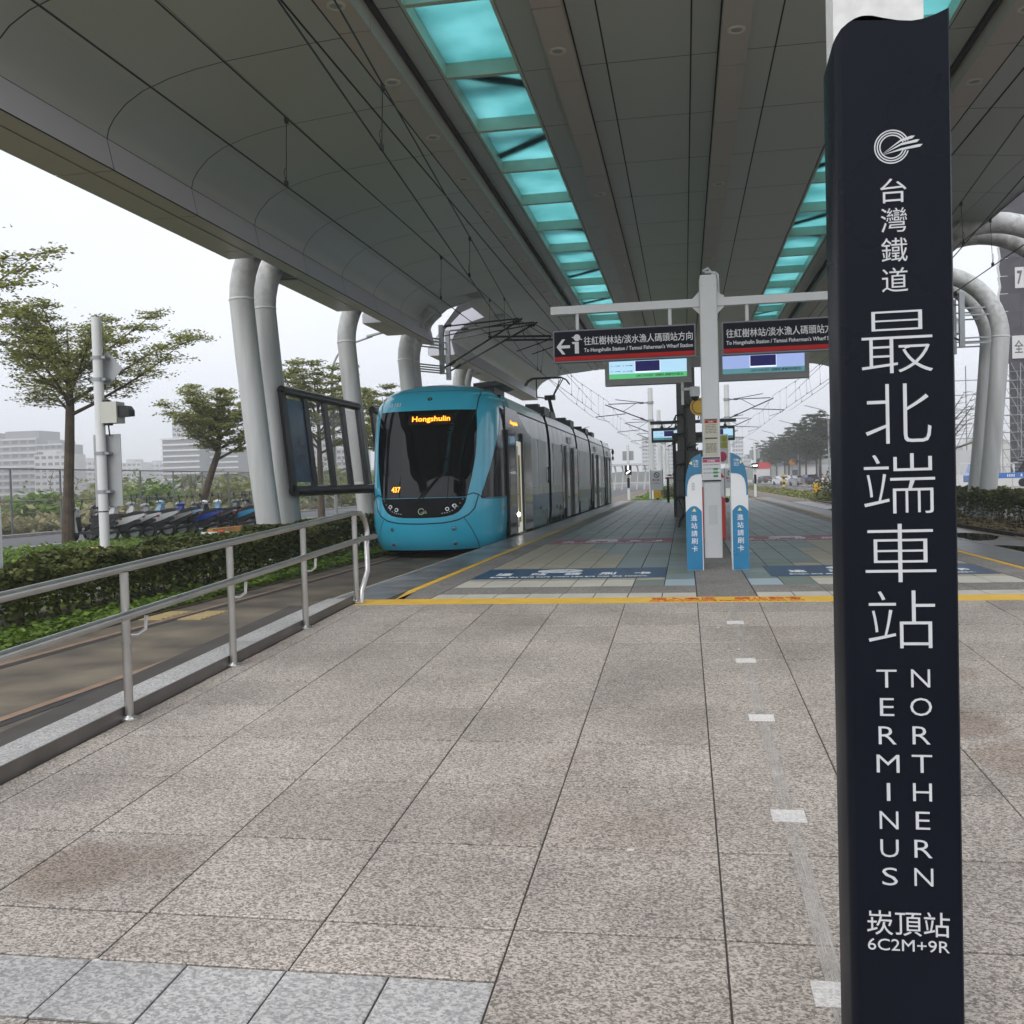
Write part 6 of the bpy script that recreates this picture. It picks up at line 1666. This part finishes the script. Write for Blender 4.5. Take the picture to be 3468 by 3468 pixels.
# ------------------------------------------------------------------ signals past the platform end
def signal(x, y, label, bars):
    t = thing('tram_signal', (x, y, 0), label, 'tram signal', 'tram signals past the platform end')
    q = MB(); q.tube([(x, y, -.1), (x, y, 3.75)], .09, 12); q.obj('pole', M_white, t, smooth=True)
    q = MB(); q.box(x - .36, y + .1, 2.75, x + .36, y + .12, 3.35); q.obj('sign_back', M_sb, t)
    h = .62 if bars == 2 else .36
    q = MB(); q.box(x - .22, y - .32, 2.42 - h, x + .22, y - .1, 2.42); q.obj('lamp_housing', M_black, t)
    q = MB()
    if bars == 2:
        q.box(x - .04, y - .335, 2.13, x + .04, y - .322, 2.38); q.bar((x - .12, y - .33, 1.87), (x + .12, y - .33, 2.06), .012, .07)
    else: q.box(x - .16, y - .335, 2.2, x + .16, y - .322, 2.28)
    q.obj('signal_light', em('signal_white', (1, 1, .95), 3) if 'signal_white' not in bpy.data.materials else bpy.data.materials['signal_white'], t)
    q = MB(); q.box(x - .08, y - .13, .95, x + .08, y - .1, 1.6); q.obj('number_plate', M_signk, t)
    for k, ch in enumerate('T108'): text(ch, M_sw, t, (x, y - .132, 1.52 - .14 * k), (1, 0, 0), (0, 0, 1), fit=(.07, .1), bold=.01, name='character', ext=.001) if 0 else None
signal(-3.6, 66, 'tram signal with two white bars lit, left of the platform end', 2)
signal(5.0, 74, 'tram signal with one white bar lit, right of the platform end', 1)
def end_sign(x, label):
    t = thing('warning_sign', (x, 57.6, .0), label, 'warning sign', 'warning signs at the platform end')
    q = MB(); q.box(x - .32, 57.5, .85, x + .32, 57.52, 1.95); q.obj('plate', M_white, t)
    q = MB(); q.box(x - .36, 57.53, 0, x - .30, 57.58, 2.0); q.box(x + .30, 57.53, 0, x + .36, 57.58, 2.0); q.obj('stand', M_galv, t)
    q = MB(); q.lathe((x, 57.497, 1.7), [(.12, 0), (.12, -.006), (.16, -.006), (.16, 0)], 20, 0, (0, 1, 0)); q.bar((x - .1, 57.492, 1.8), (x + .1, 57.492, 1.6), .006, .035); q.obj('prohibition_ring', M_ink, t)
    text('禁止進入', M_red, t, (x, 57.495, 1.42), (1, 0, 0), (0, 0, 1), fit=(.5, .11), bold=.02)
    text('No Entry', M_ink, t, (x, 57.495, 1.24), (1, 0, 0), (0, 0, 1), fit=(.36, .08), bold=.01)
end_sign(-1.55, 'white no entry sign at the platform end left of the shelter'); end_sign(2.55, 'white no entry sign at the platform end right of the mast')
t = thing('barrier_post', (-.75, 50, PZ), 'dark barrier post with a red arm at the far shelter end', 'barrier')
q = MB(); q.box(-.86, 50, PZ, -.74, 50.1, 1.55); q.obj('post', M_black, t)
q = MB(); q.bar((-.95, 50.05, 1.5), (-.2, 50.05, 1.5), .06, .07); q.obj('arm', M_red, t)
for i, (x, y) in enumerate(((-1.55, 58.3), (8.02, 64))):
    t = thing('point_machine_box', (x, y, 0), ('small yellow trackside box between the far masts' if i == 0 else 'small yellow trackside box beside the shrub on the right'), 'trackside box', 'yellow trackside boxes')
    q = MB(); q.box(x - .22, y, .38, x + .22, y + .3, .95); q.obj('box', M_yellow, t)
    q = MB(); q.box(x - .06, y + .1, -.05, x + .06, y + .2, .38); q.box(x - .5, y - .05, -.02, x + .5, y + .4, .06); q.obj('stand', M_black, t)
t = thing('striped_bollard', (10.1, 107, 0), 'yellow and black striped bollard on the right median', 'bollard')
for k in range(6):
    q = MB(); q.lathe((10.1, 107, .02 + .27 * k), [(.14, 0), (.14, .27)], 12); q.lathe((10.1, 107, .29 + .27 * k), [(.14, 0), (0, .001)], 12); q.obj('band', M_yellow if k % 2 else M_black, t)

# ------------------------------------------------------------------ cars, truck
def make_car(m):
    t = thing('parked_car', (0, 0, 0), 'car', 'car', 'cars parked along the avenue')
    prof = [(-2.2, .35), (-2.2, .78), (-2.0, .92), (-1.1, 1.0), (-.55, 1.42), (.9, 1.48), (1.75, 1.05), (2.2, .95), (2.22, .35)]
    q = MB()
    half = [.86, .88, .84, .86, .66, .66, .82, .82, .86]
    n = len(prof)
    vs = [(h, x, z) for (x, z), h in zip(prof, half)] + [(-h, x, z) for (x, z), h in zip(prof, half)]
    fs = [tuple(range(n)), tuple(range(2 * n - 1, n - 1, -1))] + [(i, (i + 1) % n, (i + 1) % n + n, i + n) for i in range(n)]
    q.add(vs, fs); b = q.obj('body', m, t, recalc=True)
    q = MB(); q.panel((-.72, -1.02, 1.03), (.72, -1.02, 1.03), (.58, -.6, 1.40), (-.58, -.6, 1.40), .012); q.obj('rear_window', M_glass, t)
    q = MB(); q.panel((.70, 1.68, 1.08), (-.70, 1.68, 1.08), (-.58, .98, 1.45), (.58, .98, 1.45), .012); q.obj('windscreen', M_glass, t)
    for s in (-1, 1):
        q = MB(); q.panel((s * .85, -.95, 1.02), (s * .84, 1.5, 1.04), (s * .68, .85, 1.43), (s * .68, -.5, 1.39), .012 * -s); q.obj('side_window', M_glass, t)
        for y in (-1.35, 1.35):
            q = MB(); q.lathe((s * .80, y, .33), [(0, -.1), (.2, -.1), (.32, -.09), (.33, 0), (.32, .09), (.2, .1), (0, .1)], 16, 0, (1, 0, 0)); q.obj('wheel', M_rubber, t, smooth=True)
        q = MB(); q.box(s * .55 - .2, -2.215, .72, s * .55 + .2, -2.19, .88); q.obj('tail_lamp', M_red, t)
    q = MB(); q.box(-.26, -2.215, .55, .26, -2.205, .68); q.obj('number_plate', M_white, t)
    return t
car = make_car(SC[0])
cars = [((16.0, 172, -.03), .35, 0, 'white parked car behind the striped bollard'), ((18.0, 178, .1), .5, 0, 'second white parked car just right of the striped bollard'), ((16.6, 152, -.03), .3, 2, 'silver parked car left of the dark blue one'), ((17.9, 150, .1), .3, 5, 'dark blue parked car near the avenue trees'), ((16.2, 226, -.03), .3, 2, 'grey parked car far off behind the tram signal'), ((17.2, 222, .1), .3, 1, 'black parked car far off behind the tram signal')]
dk = paint('car_navy', (.02, .03, .07))
for i, (p, rr, ci, lb_) in enumerate(cars):
    if i == 0: o = car; o.location = p; o.rotation_euler.z = rr; o['label'] = lb_
    else: o = dup(car, p, rr, lb_)
    for c in kids(o):
        if c.name.split('.')[0] == 'body': c.material_slots[0].link = 'OBJECT'; c.material_slots[0].material = dk if ci == 5 else SC[ci]
sc2 = dup(sc, (18.3, 139, .1), 1.2, 'lone dark scooter parked under the avenue trees', 'scooters on the avenue')
t = thing('fire_hydrant', (20.2, 152, .1), 'small red fire hydrant between avenue tree trunks', 'hydrant')
q = MB(); q.lathe((20.2, 152, .1), [(.25, 0), (.2, .1), (.16, .15), (.16, .7), (.22, .75), (.18, .9), (.05, 1.0), (0, 1.02)], 12); q.obj('barrel', M_red, t, smooth=True)
q = MB(); q.lathe((20.2, 152, .65), [(.09, -.32), (.09, .32)], 10, 0, (1, 0, 0)); q.obj('outlet', M_red, t)
M_trk = paint('truck_blue', (.02, .12, .42))
t = thing('flatbed_truck', (25.5, 88, 0), 'small blue flatbed truck with white letters carrying black pipes behind the right hedge', 'truck')
x0 = 22.9
q = MB(); q.prism([(0, .5), (0, 1.05), (.18, 1.25), (.42, 2.0), (1.5, 2.05), (1.5, .5)], (x0, 87.2, 0), (1, 0, 0), (0, 0, 1), (0, 1.7, 0)); cabp = q.obj('cab', M_trk, t, recalc=True)
q = MB(); q.prism([(.28, 1.25), (.50, 1.9), (.85, 1.92), (.85, 1.22)], (x0, 87.19, 0), (1, 0, 0), (0, 0, 1), (0, -.01, 0)); q.obj('door_window', M_glass, cabp, recalc=True)
q = MB(); q.box(x0 + .95, 87.185, .75, x0 + 1.5, 87.2, 1.95); q.obj('side_panel', mat('dark_green_tarp', (.03, .05, .045), .6, var=.2), cabp)
q = MB(); q.box(x0 + 1.6, 87.1, .75, x0 + 6.2, 88.9, 1.2); bed = q.obj('bed', M_trk, t)
for i, ch in enumerate('RCU'): text(ch, M_sw, bed, (x0 + 4.0 + .42 * i, 87.095, .98), (1, 0, 0), (0, 0, 1), fit=(.16, .24), bold=.02, name='character')
for i in range(4):
    q = MB(); q.box(x0 + 2.9 + .16 * i, 87.09, .86, x0 + 2.97 + .16 * i, 87.099, 1.08); q.obj('white_bar', M_sw, bed)
q = MB()
for x in (1.65, 3.4): q.box(x0 + x, 87.1, 1.2, x0 + x + .06, 87.16, 1.95); q.box(x0 + x, 88.8, 1.2, x0 + x + .06, 88.86, 1.95); q.box(x0 + x, 87.1, 1.9, x0 + x + .06, 88.86, 1.96)
q.obj('rack', M_white, t)
for x in (.7, 4.6, 5.6):
    for y in (87.25, 88.7):
        q = MB(); q.lathe((x0 + x, y, .36), [(0, -.1), (.2, -.1), (.36, -.08), (.36, .08), (.2, .1), (0, .1)], 16, 0, (0, 1, 0)); q.obj('wheel', M_rubber, t)
q = MB(); q.box(x0 + 4.9, 87.0, .5, x0 + 5.5, 87.05, .6); q.obj('tail_lamp', M_red, t)
t = thing('pipe_stack', (27.5, 88, 1.2), 'stack of black pipes lying on the truck bed', 'pipes')
for r_ in range(5):
    for k in range(7 - r_):
        q = MB(); q.lathe((x0 + 3.9 + .3 * k + .15 * r_, 87.2, 1.36 + .26 * r_), [(.10, 0), (.145, 0), (.145, 1.6), (.10, 1.6), (.10, 0)], 10, 0, (0, 1, 0)); q.obj('pipe', M_black, t)

# ------------------------------------------------------------------ buildings
def facade(name, x0, x1, y0, y1, h, fl, nw, label, cw, cg, bands=None, grp='buildings beyond the field', crown=None, cat='building', wl=True):
    t = thing(name, ((x0 + x1) / 2, y0, 0), label, cat, grp)
    q = MB(); q.box(x0, y0, -.5, x1, y1, h); wall = q.obj('wall', cw, t)
    fh = h / fl; w_ = (x1 - x0) / nw
    me = None
    for f in range(fl):
        if bands:
            q = MB(); q.box(x0 - .35, y0 - .9, f * fh + fh * .78, x1 + .35, y0 - .002, f * fh + fh * 1.05); q.obj('balcony', bands, t)
        if wl:
            for k in range(nw):
                if me is None:
                    q = MB(); q.box(-w_ * .32, -.12, -fh * .22, w_ * .32, .0, fh * .22); o = q.obj('window', cg, t); me = o.data
                else: o = link('window', me, t)
                o.matrix_parent_inverse = Matrix.Translation(-Vector(t.location)) 
                o.location = (x0 + w_ * (k + .5), y0 - .003, f * fh + fh * .5)
    if crown:
        for (a, b, c) in crown:
            q = MB(); q.box(x0 + (x1 - x0) * a, y0 + 2, h, x0 + (x1 - x0) * b, y1 - 2, h + c); q.obj('roof_block', cw, t)
    return t
B_g = mat('grey_render', (.20, .20, .205), .8, var=.08, vs=.1)
B_l = mat('light_render', (.42, .42, .42), .8, var=.08, vs=.1)
B_w = mat('white_render', (.60, .60, .60), .8, var=.05, vs=.1)
B_d = mat('dark_render', (.10, .105, .11), .7, var=.1, vs=.1)
B_win = mat('far_window', (.035, .04, .045), .25, var=.2, vs=.3)
facade('apartment_block', -330, -294, 420, 440, 28.5, 9, 8, 'large grey apartment block with balcony bands at the left picture edge', B_g, B_win, B_l, crown=((.0, .28, 3.6), (.52, 1, 3.6)))
q = MB()
facade('apartment_block', -293.5, -281, 420, 436, 25.5, 9, 4, 'grey apartment wing with white frames right of the large block', B_g, B_win, B_l, crown=((.3, .8, 1.8),))
facade('apartment_block', -283, -267, 402, 416, 20, 7, 5, 'lower grey apartment block just right of the first tree trunk', B_l, B_win, None, crown=((.2, .6, 1.5),))
for i, a in enumerate(((-368, -352, 560, 22.3, 'left of the signal pole'), (-377, -363, 600, 21.2, 'behind the signal pole'), (-338.5, -323, 560, 20.6, 'right of the signal pole'), (-346, -330, 600, 20.7, 'in the middle of the skyline gap'), (-316, -303, 590, 19, 'next to the striped building'))):
    facade('low_block', a[0], a[1], a[2], a[2] + 14, a[3], 7, 5, 'pale low apartment block on the skyline, ' + a[4], B_l, B_win, None, crown=((.1 + .1 * i, .5 + .08 * i, 2),))
facade('striped_building', -237, -219, 430, 448, 26.5, 10, 1, 'white striped building with wide floor bands behind the leaning tree', B_d, B_win, B_w, wl=False)
facade('striped_building', -218, -205, 440, 455, 20.5, 8, 1, 'lower white striped building right of the leaning trunk', B_d, B_win, B_w, wl=False)
facade('tower_block', -254.5, -243, 472, 486, 41, 14, 5, 'pale tall tower standing behind the striped building', B_l, B_win, None)
facade('tower_block', -230, -223, 482, 494, 23.3, 8, 4, 'pale block right behind the second striped building', B_l, B_win, None)
facade('tower_block', -209, -198, 470, 482, 22, 8, 4, 'pale block partly behind the first tube column', B_l, B_win, B_w)
facade('tower_block', -186, -172, 470, 484, 27, 9, 5, 'pale block seen through the glazed screen', B_l, B_win, None)
facade('tower_block', -181, -164, 500, 514, 22, 7, 6, 'lower pale block behind the glazed screen right part', B_l, B_win, B_w)
facade('tower_block', -28.5, -18.8, 700, 712, 31, 12, 5, 'hazy white tower behind the overhead masts, left one', B_l, B_win, B_w, grp='towers far ahead')
facade('tower_block', -18.5, -7, 722, 735, 26, 10, 5, 'hazy white tower behind the overhead masts, right one', B_l, B_win, None, grp='towers far ahead')
facade('tower_block', -6, 2, 600, 612, 12, 5, 4, 'hazy low block behind the masts beside the post', B_l, B_win, None, grp='towers far ahead')
facade('tower_block', 32.8, 39.9, 700, 712, 29, 11, 4, 'hazy white tower right of the card gates', B_l, B_win, B_w, grp='towers far ahead')
facade('tower_block', 40.2, 45, 705, 716, 16, 6, 3, 'hazy lower block attached right of the tower by the gates', B_l, B_win, None, grp='towers far ahead')
# low buildings and walls along the avenue
t = thing('boundary_wall', (27, 170, 0), 'long white boundary wall behind the avenue trees', 'wall')
for k in range(22):
    q = MB(); q.box(26.5, 100 + 8 * k, -.1, 26.8, 107.9 + 8 * k, 3.4); q.obj('wall_panel', B_w, t)
t = thing('shed', (22, 215, 0), 'low white shed with dark pitched roof behind the avenue trees', 'building')
q = MB(); q.box(19.5, 205, 0, 26, 225, 3.6); q.obj('wall', B_w, t)
q = MB(); q.prism([(19.0, 3.6), (26.4, 3.6), (26.4, 5.2), (22, 5.6)], (0, 204.5, 0), (1, 0, 0), (0, 0, 1), (0, 21, 0)); q.obj('roof', B_d, t, recalc=True)
q = MB(); q.box(21, 204.9, .2, 22.6, 204.99, 2.6); q.obj('door', B_d, t)
t = thing('red_shop_sign', (18.2, 232, 0), 'red and white shop front far under the avenue trees', 'shop front')
q = MB(); q.box(15.5, 232, 0, 19, 236, 3.2); q.obj('wall', B_w, t)
q = MB(); q.box(15.4, 231.9, 3.2, 19.1, 232, 4.6); q.obj('sign_board', M_red, t)
t = thing('round_road_sign', (17.2, 168, 0), 'orange round road sign on a post under the avenue trees', 'road sign')
q = MB(); q.tube([(17.2, 168, 0), (17.2, 168, 3.4)], .05, 8); q.obj('post', M_galv, t)
q = MB(); q.lathe((17.2, 167.9, 3.6), [(0, -.03), (.5, -.02), (.5, .02), (0, .03)], 18, 0, (0, 1, 0)); q.obj('disc', bpy.data.materials['orange_paint'], t)
t = thing('far_station', (-9, 150, 0), 'white framed open station structure far beyond the tram', 'station')
for k in range(8):
    q = MB(); x = -12.5 + 1.1 * k; q.tube([(x, 150, 0), (x + .3, 150, 2.6), (x + .1, 150, 3.6)], .12, 6); q.obj('frame', B_w, t)
q = MB(); q.box(-13, 149, 3.6, -4, 153, 3.9); q.box(-13, 149.9, 1.0, -4, 150.1, 1.15); q.obj('roof', B_w, t)

# building site on the right
M_net = mat('scaffold_net', (.045, .041, .052), .85, var=.25, vs=.8)
M_scaf = mat('scaffold_steel', (.30, .31, .32), .5, .3, var=.2)
t = thing('building_under_construction', (44, 112, 0), 'tall building wrapped in dark scaffold netting at the right edge', 'building')
q = MB(); q.prism([(33.2, 111), (58, 111), (66, 130), (39.6, 130)], (0, 0, 0), (1, 0, 0), (0, 1, 0), (0, 0, 46)); q.obj('core', B_d, t, recalc=True)
me = None
for k in range(10):
    for j in range(19):
        zz = 12.2 + 1.78 * j; xx = 32.0 + 2.0 * k
        q = MB(); dy = R.uniform(-.06, .06); q.hexa([(xx + .02, 109.75 + dy, zz + .02), (xx + 1.98, 109.75 - dy, zz + .02), (xx + 1.98, 109.8, zz + .02), (xx + .02, 109.8, zz + .02), (xx + .02, 109.75 - dy, zz + 1.76), (xx + 1.98, 109.75 + dy, zz + 1.76), (xx + 1.98, 109.8, zz + 1.76), (xx + .02, 109.8, zz + 1.76)]); q.obj('net_panel', M_net, t)
q = MB()
for k in range(12):
    z = 12 + 3 * k; q.tube([(32.0, 109.7, z), (31.85, 109.75, z + 1), (32.05, 109.7, z + 2), (31.9, 109.7, z + 3)], .13, 5)
q.obj('edge_sheet', B_w, t)
q = MB()
for k in range(14):
    x = 32 + 1.8 * k
    for yy_ in (109.4, 110.4): q.tube([(x, yy_, 0), (x, yy_, 12.2)], .05, 5)
    for j in range(7):
        z = 1.75 * j
        q.tube([(x, 109.4, z), (x + 1.8, 109.4, z)], .04, 4); q.tube([(x, 109.4, z + .9), (x + 1.8, 109.4, z + .9)], .03, 4)
        q.tube([(x, 109.4, z + 1.75), (x + .9, 109.4, z)], .035, 4); q.tube([(x + .9, 109.4, z + 1.75), (x + 1.8, 109.4, z)], .035, 4)
        q.box(x, 109.4, z - .04, x + 1.8, 110.4, z)
q.obj('scaffold', M_scaf, t)
for i, ch in enumerate('全第'):
    q = MB(); q.box(33.1 + 1.35 * i, 109.55, 12.7, 34.35 + 1.35 * i, 109.6, 15.0); b_ = q.obj('banner', B_w, t)
    text(ch, M_ink, b_, (33.72 + 1.35 * i, 109.54, 13.9), (1, 0, 0), (0, 0, 1), fit=(.85, 1.3), bold=.01, name='character')
q = MB(); q.box(33.45, 109.55, 19.8, 34.3, 109.6, 21.9); b_ = q.obj('banner', B_w, t)
text('7', M_ink, b_, (33.88, 109.54, 20.85), (1, 0, 0), (0, 0, 1), fit=(.5, 1.4), bold=.03, name='character')
q = MB(); q.box(33.0, 109.5, 11.6, 52, 109.7, 12.3); q.obj('ledge_net', M_net, t)
t = thing('bare_scaffold', (27, 118, 0), 'open steel scaffold frame left of the arched columns', 'scaffold')
for k in range(5):
    q = MB(); x = 26.6 + 1.4 * k; q.tube([(x, 118, 0), (x, 118, 13)], .06, 5); q.obj('standard', M_scaf, t)
for j in range(8):
    q = MB(); q.tube([(26.6, 118, 1.6 * j + .2), (32.2, 118, 1.6 * j + .2)], .05, 5); q.obj('ledger', M_scaf, t)
for k in range(4):
    q = MB(); q.tube([(26.6 + 1.4 * k, 118, 1.6 * k), (28 + 1.4 * k, 118, 1.6 * k + 3.2)], .045, 5); q.obj('brace', M_scaf, t)
t = thing('site_hoarding', (28, 95, 0), 'white site hoarding with clear upper panels behind the truck', 'fence')
for k in range(9):
    x = 22.6 + 1.5 * k
    q = MB(); q.box(x, 95, -.03, x + 1.46, 95.06, 1.05); q.obj('panel', B_w, t)
    q = MB(); q.box(x, 95, 1.05, x + .06, 95.06, 2.1); q.box(x, 95, 2.04, x + 1.46, 95.06, 2.1); q.obj('frame', B_w, t)
q = MB(); q.ball((29, 160, 3), 1, 4); 
t = thing('temple_roof', (26, 190, 0), 'small pale spired roof far behind the hoarding', 'building')
q = MB(); q.box(49, 190, 0, 57, 196, 6); q.obj('wall', B_w, t)
q = MB(); q.prism([(0, 0), (8.6, 0), (5.2, 2.0), (4.3, 4.6), (3.4, 2.0)], (48.7, 190, 6), (1, 0, 0), (0, 0, 1), (0, 6, 0)); q.obj('roof', B_l, t, recalc=True)
HAZE = .0011
# ------------------------------------------------------------------ haze
hz = bpy.data.materials.new('haze'); hz.use_nodes = True
_h = hz.node_tree; _h.nodes.remove(_h.nodes['Principled BSDF'])
pv = _h.nodes.new('ShaderNodeVolumePrincipled'); pv.inputs['Density'].default_value = HAZE; pv.inputs['Color'].default_value = (.93, .95, 1, 1); pv.inputs['Anisotropy'].default_value = .25
_h.links.new(pv.outputs[0], _h.nodes['Material Output'].inputs['Volume'])
q = MB(); q.box(-2550, -80, -1.8, 2550, 4050, 70)
o = q.obj('haze', hz); o['kind'] = 'stuff'
